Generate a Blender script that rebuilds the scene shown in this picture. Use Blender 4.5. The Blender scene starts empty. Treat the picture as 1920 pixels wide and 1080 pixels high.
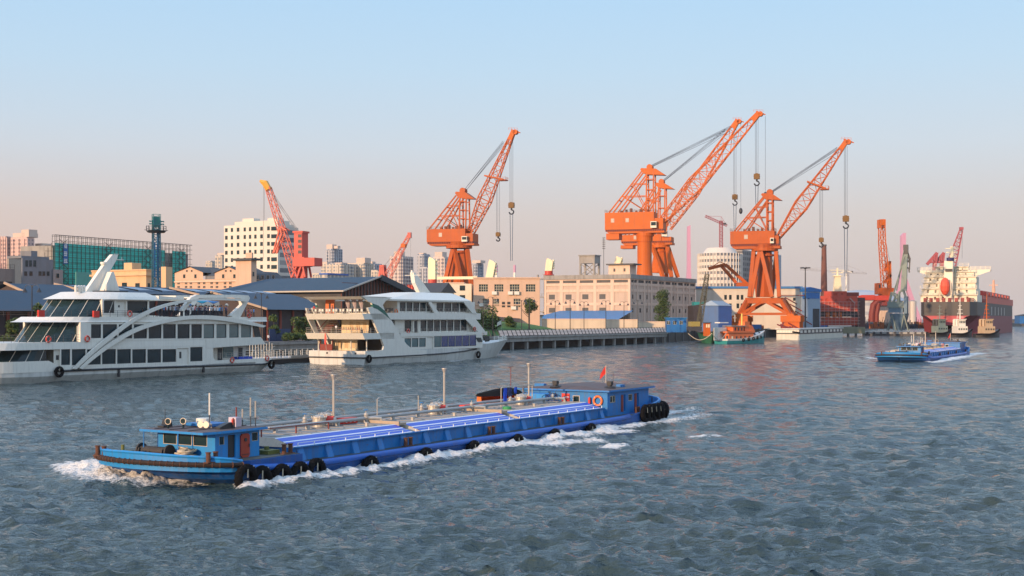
import bpy, math, random
import numpy as np
from mathutils import Vector, Matrix
C = bpy.context.scene
random.seed(7)
# ---------------------------------------------------------------- camera / world / sun / exposure
F = 2400.0; H = 9.5; Y0 = 597.0; CX = 960.0
cam = bpy.data.cameras.new("camera"); camo = bpy.data.objects.new("camera", cam); C.collection.objects.link(camo)
camo.location = (0, 0, H); camo.rotation_euler = (math.pi/2, 0, 0)
cam.sensor_width = 36; cam.lens = 36*F/1920; cam.shift_y = (Y0-540)/1920
cam.clip_start = 1; cam.clip_end = 30000
C.camera = camo
SUN_EL = math.radians(13); SX, SY = -0.64, -0.77
W = bpy.data.worlds.new("World"); C.world = W; W.use_nodes = True
wn = W.node_tree.nodes; wl = W.node_tree.links
for n in list(wn): wn.remove(n)
out = wn.new("ShaderNodeOutputWorld"); bg = wn.new("ShaderNodeBackground"); sky = wn.new("ShaderNodeTexSky")
sky.sky_type = 'NISHITA'; sky.sun_disc = False; sky.sun_elevation = SUN_EL
sky.sun_rotation = math.atan2(SX, SY) % (2*math.pi)
sky.altitude = 0; sky.air_density = 1.3; sky.dust_density = 2.0; sky.ozone_density = 1.5
# the evening band: pinkish beige low over the horizon, pale blue above
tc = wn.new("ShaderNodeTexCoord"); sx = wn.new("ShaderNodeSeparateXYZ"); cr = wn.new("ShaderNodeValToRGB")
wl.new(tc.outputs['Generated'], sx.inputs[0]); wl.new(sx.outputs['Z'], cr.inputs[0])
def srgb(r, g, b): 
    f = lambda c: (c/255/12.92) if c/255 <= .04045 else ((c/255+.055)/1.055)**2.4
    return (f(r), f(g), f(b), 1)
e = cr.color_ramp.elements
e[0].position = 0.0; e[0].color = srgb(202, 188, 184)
e[1].position = 1.0; e[1].color = (.50, .72, 1.10, 1)  # overhead sky, out of view, brightened to lift the ambient light
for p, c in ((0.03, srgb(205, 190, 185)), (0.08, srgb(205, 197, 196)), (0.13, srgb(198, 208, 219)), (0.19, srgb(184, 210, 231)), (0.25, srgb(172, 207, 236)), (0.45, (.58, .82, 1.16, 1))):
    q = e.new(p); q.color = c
warm = wn.new("ShaderNodeMix"); warm.data_type = 'RGBA'; warm.blend_type = 'MULTIPLY'
mr = wn.new("ShaderNodeMapRange"); mr.inputs[1].default_value = 0.25; mr.inputs[2].default_value = -0.45
zr = wn.new("ShaderNodeMapRange"); zr.inputs[1].default_value = 0.15; zr.inputs[2].default_value = 0.0
ml = wn.new("ShaderNodeMath"); ml.operation = 'MULTIPLY'
wl.new(sx.outputs['X'], mr.inputs[0]); wl.new(sx.outputs['Z'], zr.inputs[0]); wl.new(mr.outputs[0], ml.inputs[0]); wl.new(zr.outputs[0], ml.inputs[1])
wl.new(ml.outputs[0], warm.inputs[0]); wl.new(cr.outputs[0], warm.inputs[6]); warm.inputs[7].default_value = (1.10, .90, .80, 1)
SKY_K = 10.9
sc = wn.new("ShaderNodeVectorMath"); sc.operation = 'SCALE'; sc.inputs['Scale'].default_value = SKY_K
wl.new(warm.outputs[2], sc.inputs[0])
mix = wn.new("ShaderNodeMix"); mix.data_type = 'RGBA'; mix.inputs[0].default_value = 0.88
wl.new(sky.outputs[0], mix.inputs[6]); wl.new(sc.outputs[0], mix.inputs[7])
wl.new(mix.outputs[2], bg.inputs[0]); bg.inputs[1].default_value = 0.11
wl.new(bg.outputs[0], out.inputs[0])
sl = bpy.data.lights.new("sun", 'SUN'); sl.energy = 4.9; sl.angle = math.radians(0.6); sl.color = (1.0, 0.66, 0.40)
so = bpy.data.objects.new("sun", sl); C.collection.objects.link(so)
n_ = math.hypot(SX, SY); sd = Vector((SX/n_*math.cos(SUN_EL), SY/n_*math.cos(SUN_EL), math.sin(SUN_EL)))
so.rotation_euler = sd.to_track_quat('Z', 'Y').to_euler(); so.location = (-60, -40, 60)
C.view_settings.view_transform = 'Standard'; C.view_settings.look = 'None'; C.view_settings.exposure = 0.0; C.view_settings.gamma = 1
C.render.engine = 'CYCLES'
C.cycles.max_bounces = 6; C.cycles.volume_bounces = 0; C.cycles.transparent_max_bounces = 8

# ---------------------------------------------------------------- materials
MATS = {}
def mat(name, col, rough=.6, metal=0., var=.15, scale=1.5, streak=0., rust=0., bump=0., spec=.5, emit=None, dirt=(.25, .2, .16), wave=None):
    if name in MATS: return MATS[name]
    m = bpy.data.materials.new(name); m.use_nodes = True; MATS[name] = m
    N = m.node_tree.nodes; L = m.node_tree.links; b = N['Principled BSDF']
    b.inputs['Roughness'].default_value = rough; b.inputs['Metallic'].default_value = metal
    b.inputs['Specular IOR Level'].default_value = spec
    t = N.new('ShaderNodeTexCoord')
    no = N.new('ShaderNodeTexNoise'); no.inputs['Scale'].default_value = scale; no.inputs['Detail'].default_value = 5
    L.new(t.outputs['Object'], no.inputs['Vector'])
    mx = N.new('ShaderNodeMix'); mx.data_type = 'RGBA'
    mx.inputs[6].default_value = tuple(min(1, c*(1+var)) for c in col[:3])+(1,)
    mx.inputs[7].default_value = tuple(c*(1-var) for c in col[:3])+(1,)
    L.new(no.outputs[0], mx.inputs[0]); cur = mx.outputs[2]
    if streak:
        mp = N.new('ShaderNodeMapping'); mp.inputs['Scale'].default_value = (2.2, 2.2, .18)
        L.new(t.outputs['Object'], mp.inputs[0])
        n2 = N.new('ShaderNodeTexNoise'); n2.inputs['Scale'].default_value = scale*1.2; n2.inputs['Detail'].default_value = 6
        L.new(mp.outputs[0], n2.inputs['Vector'])
        r = N.new('ShaderNodeMapRange'); r.inputs[1].default_value = .48; r.inputs[2].default_value = .72; r.inputs[4].default_value = streak
        L.new(n2.outputs[0], r.inputs[0])
        m2 = N.new('ShaderNodeMix'); m2.data_type = 'RGBA'; L.new(r.outputs[0], m2.inputs[0]); L.new(cur, m2.inputs[6])
        m2.inputs[7].default_value = tuple(a*.45+d*.25 for a, d in zip(col, dirt))+(1,); cur = m2.outputs[2]
    if rust:
        n3 = N.new('ShaderNodeTexNoise'); n3.inputs['Scale'].default_value = scale*2.3; n3.inputs['Detail'].default_value = 8; n3.inputs['Roughness'].default_value = .7
        L.new(t.outputs['Object'], n3.inputs['Vector'])
        r = N.new('ShaderNodeMapRange'); r.inputs[1].default_value = .60; r.inputs[2].default_value = .68; r.inputs[4].default_value = rust
        L.new(n3.outputs[0], r.inputs[0])
        m3 = N.new('ShaderNodeMix'); m3.data_type = 'RGBA'; L.new(r.outputs[0], m3.inputs[0]); L.new(cur, m3.inputs[6])
        m3.inputs[7].default_value = (.10, .045, .025, 1); cur = m3.outputs[2]
    if wave:   # ribbed sheet / tiles: (axis, pitch, depth)
        wv = N.new('ShaderNodeTexWave'); wv.bands_direction = wave[0]; wv.inputs['Scale'].default_value = wave[1]
        wv.inputs['Distortion'].default_value = 0
        L.new(t.outputs['Object'], wv.inputs['Vector'])
        m4 = N.new('ShaderNodeMix'); m4.data_type = 'RGBA'; m4.blend_type = 'MULTIPLY'; m4.inputs[0].default_value = wave[2]
        L.new(cur, m4.inputs[6]); L.new(wv.outputs[0], m4.inputs[7]); cur = m4.outputs[2]
    L.new(cur, b.inputs['Base Color'])
    if bump:
        bp = N.new('ShaderNodeBump'); bp.inputs['Strength'].default_value = bump; bp.inputs['Distance'].default_value = .05
        n4 = N.new('ShaderNodeTexNoise'); n4.inputs['Scale'].default_value = scale*6; L.new(t.outputs['Object'], n4.inputs['Vector'])
        L.new(n4.outputs[0], bp.inputs['Height']); L.new(bp.outputs[0], b.inputs['Normal'])
    if emit: 
        b.inputs['Emission Color'].default_value = tuple(emit[:3])+(1,); b.inputs['Emission Strength'].default_value = emit[3]
    return m
def gridmat(name, wall, win, cw, ch, fw=.5, fh=.55, rough=.7, ax=None, wide=0):
    """facade of a far tower: rows of small dark openings of one storey / one bay pitch"""
    m = bpy.data.materials.new(name); m.use_nodes = True; MATS[name] = m
    N = m.node_tree.nodes; L = m.node_tree.links; b = N['Principled BSDF']; b.inputs['Roughness'].default_value = rough
    t = N.new('ShaderNodeTexCoord'); s = N.new('ShaderNodeSeparateXYZ'); L.new(t.outputs['Object'], s.inputs[0])
    def mth(op, a, bb=None, c=None):
        n = N.new('ShaderNodeMath'); n.operation = op
        for i, v in enumerate((a, bb, c)):
            if v is None: continue
            if isinstance(v, (int, float)): n.inputs[i].default_value = v
            else: L.new(v, n.inputs[i])
        return n.outputs[0]
    hor = mth('ADD', s.outputs['X'], s.outputs['Y'])
    fx = mth('FRACT', mth('DIVIDE', hor, cw)); fz = mth('FRACT', mth('DIVIDE', s.outputs['Z'], ch))
    a = mth('LESS_THAN', fx, fw); c = mth('LESS_THAN', fz, fh); k = mth('MULTIPLY', a, c)
    wn_ = N.new('ShaderNodeTexWhiteNoise'); cb = N.new('ShaderNodeCombineXYZ')
    L.new(mth('FLOOR', mth('DIVIDE', hor, cw)), cb.inputs[0]); L.new(mth('FLOOR', mth('DIVIDE', s.outputs['Z'], ch)), cb.inputs[1]); L.new(cb.outputs[0], wn_.inputs[0])
    k2 = mth('MULTIPLY', k, mth('MULTIPLY_ADD', wn_.outputs[0], .5, .5))
    no = N.new('ShaderNodeTexNoise'); no.inputs['Scale'].default_value = .15; L.new(t.outputs['Object'], no.inputs['Vector'])
    w = N.new('ShaderNodeMix'); w.data_type = 'RGBA'; L.new(no.outputs[0], w.inputs[0]); w.inputs[6].default_value = tuple(wall)+(1,); w.inputs[7].default_value = tuple(c*.8 for c in wall)+(1,)
    x = N.new('ShaderNodeMix'); x.data_type = 'RGBA'; L.new(k2, x.inputs[0]); L.new(w.outputs[2], x.inputs[6]); x.inputs[7].default_value = tuple(win)+(1,)
    L.new(x.outputs[2], b.inputs['Base Color'])
    return m
white = mat('white_paint', (.74, .71, .62), .35, streak=.25, var=.06)
cream = mat('cream_paint', (.70, .66, .56), .45, streak=.2, var=.06)
orange = mat('crane_orange', (.44, .085, .010), .55, streak=.45, var=.16, rust=.35, spec=.25, scale=.25)
orange2 = mat('crane_orange_bright', (.54, .110, .008), .55, streak=.4, var=.12, rust=.25, spec=.25, scale=.25)
redp = mat('crane_red', (.52, .05, .03), .5, streak=.25, var=.15, scale=.3)
blue = mat('barge_blue', (.005, .165, .46), .5, streak=.65, rust=.6, var=.22, scale=1.6)
blued = mat('hull_blue', (.004, .078, .29), .5, streak=.7, rust=.55, var=.25, scale=1.3)
bluel = mat('cabin_blue', (.012, .22, .54), .5, streak=.55, rust=.5, var=.15, scale=2)
bstripe = mat('stripe_blue', (.004, .06, .50), .4, var=.1)
wstripe = mat('stripe_white', (.78, .80, .80), .5, var=.05)
black = mat('black_rubber', (.007, .007, .008), .95, var=.3, scale=6, bump=.3, spec=.15)
blackp = mat('black_paint', (.02, .022, .026), .5, streak=.3)
steelg = mat('deck_steel', (.25, .235, .215), .6, streak=.2, rust=.5, var=.2, scale=1.2)
roofb = mat('cabin_roof', (.10, .07, .065), .7, rust=.5, var=.3, scale=1.5)
galv = mat('galvanised_pipe', (.46, .42, .36), .4, metal=.35, var=.15, scale=3, rust=.3)
rusty = mat('rusty_iron', (.11, .045, .025), .85, var=.4, scale=4, bump=.4)
glassd = mat('dark_glass', (.014, .034, .042), .10, var=.6, scale=.6, spec=.3)
glasst = mat('teal_glass', (.05, .13, .14), .08, var=.35, scale=.5, spec=.8)
glassb = mat('blue_glass', (.008, .035, .15), .08, var=.8, scale=1.5, spec=.8)
frame_d = mat('window_frame_dark', (.02, .028, .035), .45)
red = mat('red_paint', (.62, .035, .02), .45, var=.12)
reddark = mat('maroon_paint', (.20, .03, .02), .6, var=.2, rust=.4, scale=3)
orangeb = mat('buoy_orange', (.78, .17, .03), .55, var=.1, scale=5)
rope = mat('rope', (.52, .45, .33), .9, var=.3, scale=12, bump=.6)
green = mat('valve_green', (.03, .26, .09), .5)
yellow = mat('yellow_paint', (.75, .52, .10), .45, var=.1)
yellowc = mat('cream_yellow_paint', (.80, .71, .46), .45, var=.08, streak=.2, scale=.3)
wood = mat('timber', (.25, .14, .07), .7, var=.3, scale=4)
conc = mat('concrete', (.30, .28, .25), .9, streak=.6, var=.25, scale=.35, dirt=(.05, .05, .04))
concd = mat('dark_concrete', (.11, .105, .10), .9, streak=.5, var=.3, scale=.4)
peach = mat('peach_render', (.60, .40, .28), .85, streak=.25, var=.08, scale=.25)
peachl = mat('pale_peach_frame', (.66, .48, .36), .85, streak=.35, var=.08, scale=.3)
peachy = mat('warm_render', (.66, .42, .23), .85, streak=.25, var=.08, scale=.2)
greyw = mat('grey_render', (.17, .18, .20), .85, streak=.5, var=.15, scale=.25)
roofblue = mat('slate_roof', (.028, .070, .115), .75, var=.12, scale=.3, wave=('X', 1.2, .35), streak=.3)
roofblue_y = mat('slate_roof_ribs', (.028, .070, .115), .75, var=.12, scale=.3, wave=('Y', 1.2, .35), streak=.3)
roofdark = mat('dark_roof', (.05, .055, .06), .7, var=.2, scale=.3)
canopyb = mat('blue_sheet_roof', (.05, .22, .47), .5, var=.12, scale=.3, wave=('X', .8, .25))
contb = mat('blue_corrugated', (.02, .19, .54), .5, var=.2, scale=.4, wave=('X', 1.6, .5), streak=.3)
grass = mat('grass', (.07, .15, .025), .9, var=.45, scale=.6, bump=.6)
leafm = mat('foliage', (.045, .085, .02), .8, var=.5, scale=.7)
leafl = mat('foliage_light', (.09, .13, .03), .8, var=.4, scale=.7)
bark = mat('bark', (.08, .06, .045), .9, var=.3, scale=3)
netg = mat('green_netting', (.05, .52, .42), .9, var=.3, scale=.25, streak=.35, wave=('Z', .35, .3))
steeld = mat('dark_steel', (.05, .05, .055), .6, var=.2)
cable = mat('steel_cable', (.10, .11, .13), .5, metal=.4)
pink = mat('pink_pylon', (.55, .27, .37), .6, var=.06, scale=.05)
brick = mat('brick_chimney', (.17, .07, .05), .9, var=.25, scale=.6, streak=.3)
teal = mat('teal_hull', (.02, .24, .24), .5, streak=.3, var=.15, scale=.5)
shipred = mat('shipyard_red', (.50, .06, .03), .6, streak=.35, var=.2, scale=.3, rust=.3)
hullred = mat('antifouling_red', (.22, .035, .045), .6, streak=.3, var=.12, scale=.12)
hullpink = mat('faded_red', (.45, .06, .07), .6, streak=.2, var=.1, scale=.1)
hullbrown = mat('weathered_hull', (.14, .10, .07), .6, streak=.5, var=.2, scale=.15)
hullnavy = mat('navy_hull', (.02, .03, .045), .5, streak=.3, var=.15, scale=.15)
hullgrey = mat('grey_hull', (.10, .105, .11), .6, streak=.3, var=.1, scale=.15)
greygreen = mat('grey_green_paint', (.19, .24, .21), .6, streak=.3, var=.12, scale=.3)
fgreen = mat('hull_green', (.02, .13, .07), .6, streak=.4, rust=.4)
skinm = mat('skin', (.42, .22, .14), .6); hairm = mat('hair', (.012, .01, .009), .6)
pants = mat('dark_trousers', (.025, .028, .04), .8); shoe = mat('shoes', (.02, .02, .02), .7)
SH = {k: mat('shirt_'+k, c, .8) for k, c in dict(white=(.8, .8, .8), black=(.02, .02, .025), red=(.5, .03, .03), blue=(.10, .35, .75), grey=(.2, .2, .22), pink=(.55, .25, .28), navy=(.03, .04, .12), teal=(.06, .50, .70), orange=(.7, .16, .03)).items()}

# ---------------------------------------------------------------- mesh helpers
class MB:
    def __init__(s): s.v = []; s.f = []; s.m = []
    def add(s, vs, fs, m=0):
        o = len(s.v); s.v += [tuple(v) for v in vs]; s.f += [tuple(i+o for i in f) for f in fs]; s.m += [m]*len(fs); return s
    def box(s, x0, x1, y0, y1, z0, z1, m=0):
        vs = [(x, y, z) for x in (x0, x1) for y in (y0, y1) for z in (z0, z1)]
        return s.add(vs, [(0, 1, 3, 2), (4, 6, 7, 5), (0, 4, 5, 1), (2, 3, 7, 6), (0, 2, 6, 4), (1, 5, 7, 3)], m)
    def bar(s, p, q, w, h=None, m=0, up=(0, 0, 1)):
        p = Vector(p); q = Vector(q); d = (q-p)
        if d.length < 1e-6: return s
        d.normalize(); up = Vector(up)
        if abs(d.dot(up)) > .95: up = Vector((0, 1, 0)) if abs(d.y) < .9 else Vector((1, 0, 0))
        a = d.cross(up).normalized(); b = a.cross(d).normalized(); h = h or w
        vs = []
        for c in (p, q):
            for i, j in ((-1, -1), (1, -1), (1, 1), (-1, 1)): vs.append(c+a*(i*w/2)+b*(j*h/2))
        return s.add(vs, [(3, 2, 1, 0), (4, 5, 6, 7), (0, 1, 5, 4), (1, 2, 6, 5), (2, 3, 7, 6), (3, 0, 4, 7)], m)
    def tube(s, pts, r, n=8, m=0, closed=False):
        pts = [Vector(p) for p in pts]; k = len(pts); rs = r if isinstance(r, (list, tuple)) else [r]*k
        rings = []; prev = None
        for i, p in enumerate(pts):
            if closed: d = pts[(i+1) % k]-pts[i-1]
            else: d = pts[min(i+1, k-1)]-pts[max(i-1, 0)]
            d.normalize()
            if prev is None:
                u = Vector((0, 0, 1)) if abs(d.z) < .9 else Vector((1, 0, 0)); a = d.cross(u).normalized()
            else: a = (prev-d*prev.dot(d)).normalized()
            prev = a; b = d.cross(a)
            rings.append([p+(a*math.cos(t)+b*math.sin(t))*rs[i] for t in [2*math.pi*j/n for j in range(n)]])
        vs = [v for r_ in rings for v in r_]; fs = []
        for i in range(k if closed else k-1):
            for j in range(n):
                a0 = i*n+j; a1 = i*n+(j+1) % n; b0 = ((i+1) % k)*n+j; b1 = ((i+1) % k)*n+(j+1) % n
                fs.append((a0, b0, b1, a1))
        if not closed: fs.append(tuple(range(n))); fs.append(tuple((k-1)*n+j for j in reversed(range(n))))
        return s.add(vs, fs, m)
    def cyl(s, p, q, r, r2=None, n=12, m=0): return s.tube([p, q], [r, r if r2 is None else r2], n, m)
    def torus(s, c, ax, R, r, n=16, k=6, m=0):
        ax = Vector(ax).normalized(); a = ax.orthogonal().normalized(); b = ax.cross(a); c = Vector(c)
        return s.tube([c+(a*math.cos(t)+b*math.sin(t))*R for t in [2*math.pi*i/n for i in range(n)]], r, k, m, True)
    def prism(s, poly, y0, y1, m=0):     # poly in (x,z), extruded along y
        n = len(poly); vs = [(x, y0, z) for x, z in poly]+[(x, y1, z) for x, z in poly]
        fs = [tuple(range(n)), tuple(range(2*n-1, n-1, -1))]+[(i, i+n, (i+1) % n+n, (i+1) % n) for i in range(n)]
        return s.add(vs, fs, m)
    def slab(s, poly, z0, z1, m=0, top=None):    # poly in (x,y); optional other polygon for the top
        n = len(poly); top = top or poly
        vs = [(p[0], p[1], z0) for p in poly]+[(p[0], p[1], z1) for p in top]
        fs = [tuple(reversed(range(n))), tuple(range(n, 2*n))]+[(i, (i+1) % n, (i+1) % n+n, i+n) for i in range(n)]
        return s.add(vs, fs, m)
    def loft(s, secs, m=0, cap=True):    # list of equal-length open or closed point rings
        n = len(secs[0]); vs = [p for q in secs for p in q]; fs = []
        for i in range(len(secs)-1):
            for j in range(n-1): fs.append((i*n+j, i*n+j+1, (i+1)*n+j+1, (i+1)*n+j))
        if cap: fs.append(tuple(reversed(range(n)))); fs.append(tuple((len(secs)-1)*n+j for j in range(n)))
        return s.add(vs, fs, m)
    def sphere(s, c, r, n=10, m=0, sz=1.):
        vs = []; fs = []; k = n//2
        for i in range(k+1):
            a = math.pi*i/k
            for j in range(n):
                t = 2*math.pi*j/n; vs.append((c[0]+r*math.sin(a)*math.cos(t), c[1]+r*math.sin(a)*math.sin(t), c[2]+r*sz*math.cos(a)))
        for i in range(k):
            for j in range(n): fs.append((i*n+j, (i+1)*n+j, (i+1)*n+(j+1) % n, i*n+(j+1) % n))
        return s.add(vs, fs, m)
    def mesh(s, name, mats):
        me = bpy.data.meshes.new(name); me.from_pydata(s.v, [], s.f)
        mats = mats if isinstance(mats, (list, tuple)) else [mats]
        for m in mats: me.materials.append(m)
        if len(mats) > 1: me.polygons.foreach_set('material_index', s.m)
        me.update(); return me
    def build(s, name, mats, parent=None, smooth=False, loc=None, rz=0, label=None):
        me = s.mesh(name, mats)
        if smooth: me.polygons.foreach_set('use_smooth', [True]*len(me.polygons))
        o = bpy.data.objects.new(name, me); C.collection.objects.link(o)
        if parent: o.parent = parent
        if loc: o.location = loc
        if rz: o.rotation_euler = (0, 0, rz)
        if label: o['label'] = label
        return o
def tag(o, label, cat, group=None, kind=None):
    o['label'] = label; o['category'] = cat
    if group: o['group'] = group
    if kind: o['kind'] = kind
    return o
def struct(o): o['kind'] = 'structure'; return o
def thing(name, label, cat, loc=(0, 0, 0), rz=0, group=None):
    o = bpy.data.objects.new(name, None); C.collection.objects.link(o); o.location = loc; o.rotation_euler = (0, 0, rz)
    o.empty_display_size = .5
    return tag(o, label, cat, group)
def copy_tree(o, parent=None):
    c = o.copy(); C.collection.objects.link(c); c.parent = parent
    for ch in list(o.children): copy_tree(ch, c)
    return c
def repeat(proto, locs, labels=None, rzs=None, group=None):
    outl = []
    for i, l in enumerate(locs):
        o = proto if i == 0 else copy_tree(proto)
        o.location = l
        if rzs: o.rotation_euler = (0, 0, rzs[i])
        if labels: o['label'] = labels[i] if isinstance(labels, (list, tuple)) else labels
        if group: o['group'] = group
        outl.append(o)
    return outl
def gp(px, py, z=0.):
    d = F*(H-z)/(py-Y0); return ((px-CX)/F*d, d)
def at(px, d, z=0.): return ((px-CX)/F*d, d, z)
def zz(py, d): return H+(Y0-py)*d/F
class Fr:
    """a local frame: origin O on the ground, x axis U, y axis V to its left, heights above z0"""
    def __init__(s, O, U, z0=0.):
        n = math.hypot(*U); s.O = O; s.U = (U[0]/n, U[1]/n); s.V = (-s.U[1], s.U[0]); s.z0 = z0; s.rz = math.atan2(U[1], U[0])
    def uz(s, px, py, v=0.):
        ox = s.O[0]+v*s.V[0]; oy = s.O[1]+v*s.V[1]; r = (px-CX)/F
        u = (r*oy-ox)/(s.U[0]-r*s.U[1]); t = oy+u*s.U[1]
        return (u, H+(Y0-py)/F*t-s.z0)
    def vz(s, px, py, u=0.):
        ox = s.O[0]+u*s.U[0]; oy = s.O[1]+u*s.U[1]; r = (px-CX)/F
        v = (r*oy-ox)/(s.V[0]-r*s.V[1]); t = oy+v*s.V[1]
        return (v, H+(Y0-py)/F*t-s.z0)
    def uv(s, px, py, z):
        x, y = gp(px, py, z+s.z0); x -= s.O[0]; y -= s.O[1]
        return (x*s.U[0]+y*s.U[1], x*s.V[0]+y*s.V[1])
    def w(s, u, v, z=0.): return (s.O[0]+u*s.U[0]+v*s.V[0], s.O[1]+u*s.U[1]+v*s.V[1], s.z0+z)
    def thing(s, name, label, cat, group=None): return thing(name, label, cat, (s.O[0], s.O[1], s.z0), s.rz, group)
    def poly(s, pts, v=0.): return [s.uz(x, y, v) for x, y in pts]
def lattice(mb, p, q, w0, w1, h0, h1, n, r, m=0, side=(0, 1, 0), cross=True, rc=None):
    """box truss from p to q; side = width direction"""
    p = Vector(p); q = Vector(q); d = (q-p).normalized(); sv = Vector(side).normalized(); up = d.cross(sv).normalized()
    rc = rc or r*.55; st = []
    for i in range(n+1):
        t = i/n; c = p.lerp(q, t); w = w0+(w1-w0)*t; h = h0+(h1-h0)*t
        st.append([c+sv*(a*w/2)+up*(b*h/2) for a, b in ((-1, -1), (1, -1), (1, 1), (-1, 1))])
    for k in range(4): mb.bar(st[0][k], st[-1][k], 2*r, m=m)
    for i in range(n):
        for k in range(4):
            a = k; b = (k+1) % 4
            if i % 2: a, b = b, a
            mb.bar(st[i][a], st[i+1][b], 2*rc, m=m)
            if cross: mb.bar(st[i+1][k], st[i+1][(k+1) % 4], 2*rc, m=m)
    return mb
_wm = {}
def win_mesh(w, h, nx, ny, gm, fm, fr=.07):
    key = (round(w, 1), round(h, 1), nx, ny, gm.name, fm.name, fr)
    if key in _wm: return _wm[key]
    w, h = key[0], key[1]; b = MB(); b.box(-w/2, w/2, .0, .03, -h/2, h/2, 0)
    for i in range(nx+1):
        x = -w/2+w*i/nx; b.box(max(x-fr/2, -w/2), min(x+fr/2, w/2), -.05, .0-.003, -h/2, h/2, 1)
    for j in range(ny+1):
        z = -h/2+h*j/ny; b.box(-w/2, w/2, -.045, -.004, max(z-fr/2, -h/2), min(z+fr/2, h/2), 1)
    _wm[key] = b.mesh('window', [gm, fm]); return _wm[key]
def window(parent, x, y, z, w, h, nx=2, ny=1, gm=None, fm=None, rz=0, fr=.1, name='window'):
    o = bpy.data.objects.new(name, win_mesh(w, h, nx, ny, gm or glassd, fm or frame_d, fr)); C.collection.objects.link(o)
    o.parent = parent; o.location = (x, y, z); o.rotation_euler = (0, 0, rz); return o
def facade(mb, x0, x1, z0, z1, holes, dep=.3, y=0., m=0, mr=None):
    """wall face in the plane y (facing -y) with real recesses for the openings (hole: xa,xb,za,zb)"""
    xs = sorted({x0, x1} | {c for h in holes for c in h[:2]}); zs = sorted({z0, z1} | {c for h in holes for c in h[2:]})
    mr = m if mr is None else mr
    for i in range(len(xs)-1):
        for j in range(len(zs)-1):
            cx = (xs[i]+xs[i+1])/2; cz = (zs[j]+zs[j+1])/2
            if any(h[0] < cx < h[1] and h[2] < cz < h[3] for h in holes): continue
            mb.add([(xs[i], y, zs[j]), (xs[i+1], y, zs[j]), (xs[i+1], y, zs[j+1]), (xs[i], y, zs[j+1])], [(0, 1, 2, 3)], m)
    for a, b, c, d in holes:
        mb.add([(a, y, c), (b, y, c), (b, y, d), (a, y, d), (a, y+dep, c), (b, y+dep, c), (b, y+dep, d), (a, y+dep, d)],
               [(0, 4, 5, 1), (1, 5, 6, 2), (2, 6, 7, 3), (3, 7, 4, 0), (4, 7, 6, 5)], mr)
    return mb
def rotmb(src, rz, loc=(0, 0, 0)):
    c, s = math.cos(rz), math.sin(rz); r = MB(); r.f = list(src.f); r.m = list(src.m)
    r.v = [(x*c-y*s+loc[0], x*s+y*c+loc[1], z+loc[2]) for x, y, z in src.v]; return r
def join(a, b): a.add(b.v, b.f, 0); a.m[len(a.m)-len(b.f):] = b.m; return a
def rail(mb, pts, h=1.0, n=3, post=1.6, r=.03, m=0):
    for a, b in zip(pts[:-1], pts[1:]):
        a = Vector(a); b = Vector(b); L = (b-a).length; k = max(1, int(L/post))
        for i in range(1, n+1): mb.bar(a+Vector((0, 0, h*i/n)), b+Vector((0, 0, h*i/n)), r*1.4, m=m)
        for i in range(k+1):
            c = a.lerp(b, i/k); mb.bar(c, c+Vector((0, 0, h)), r*2, m=m)
    return mb

# ---------------------------------------------------------------- water with waves and foam
QF = Fr(gp(950, 656), (1300, 2400), 0)       # the quay line
GZ = 4.0
BU = (1490, 2400)
BF = Fr(gp(598, 867, .7), BU, 0)             # near tanker barge, x runs towards its stern
FOAM = []   # (x,y,halfwidth,amount,height) samples in world metres
def foam_line(pts, step=.5):
    ws = [(gp(a, b)[0], gp(a, b)[1], w, k, h) for a, b, w, k, h in pts]
    for p, q in zip(ws[:-1], ws[1:]):
        n = max(1, int(math.hypot(p[0]-q[0], p[1]-q[1])/step))
        for i in range(n): t = i/n; FOAM.append(tuple(p[j]*(1-t)+q[j]*t for j in range(5)))
foam_line([(128, 868, .6, .5, .1), (170, 880, 1.0, .85, .30), (225, 890, 1.3, 1.1, .45), (290, 899, 1.5, 1.15, .45), (350, 901, 1.2, .9, .2), (400, 897, .8, .8, .15), (440, 899, .7, .9, .2), (500, 899, .6, .7, .1), (560, 897, .6, .7, .1), (610, 892, .8, .7, .1)])
foam_line([(110, 874, .5, .6, .1), (150, 888, .9, .8, .2), (215, 903, 1.0, .9, .3), (280, 908, .9, .8, .2), (340, 905, .6, .6, .1)])
foam_line([(600, 893, .9, .7, .1), (660, 874, 1.1, .9, .15), (740, 862, .8, .7, .1), (830, 848, .8, .8, .1), (950, 838, .9, .75, .1), (1060, 830, 1., .7, .1), (1130, 826, .8, .5, .05)])
for bx, by in ((686, 858), (790, 845), (880, 833), (962, 824), (1036, 813), (1102, 803)):
    foam_line([(bx-14, by+3, .5, .8, .2), (bx, by+2, .8, 1.4, .5), (bx+14, by+5, .8, 1.1, .25), (bx+60, by+6, .7, .7, .1), (bx+100, by+4, .5, .45, .05)])
foam_line([(1110, 812, .8, .6, .1), (1170, 797, 1.0, .8, .15), (1240, 790, 1.2, .6, .1), (1330, 778, 1.2, .3, .05)])
foam_line([(1140, 838, .6, .9, .15), (1180, 836, .4, .6, .1)]); foam_line([(1310, 820, .7, .7, .1), (1350, 818, .5, .6, .1)])
foam_line([(1240, 777, 1., .5, .1), (1300, 768, 1.2, .3, .05)])
foam_line([(1628, 671, .8, .5, .1), (1680, 674, 1.2, .8, .15), (1725, 676, 1., .7, .1), (1752, 680, .9, .6, .1), (1790, 672, 1.6, .9, .2), (1815, 666, 1.6, .9, .15), (1840, 662, 1.8, .4, 0)])
foam_line([(845, 678, .6, .6, .1), (868, 675, .5, .5, .05)])
for _k in range(125):
    _w = BF.w(-7+_k*.4, -.75); _q = .5+.5*math.sin(_k*.9)*math.sin(_k*.37+1); FOAM.append((_w[0], _w[1], .45+.2*_q, .62+.35*_q, .1+.12*_q))
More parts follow.
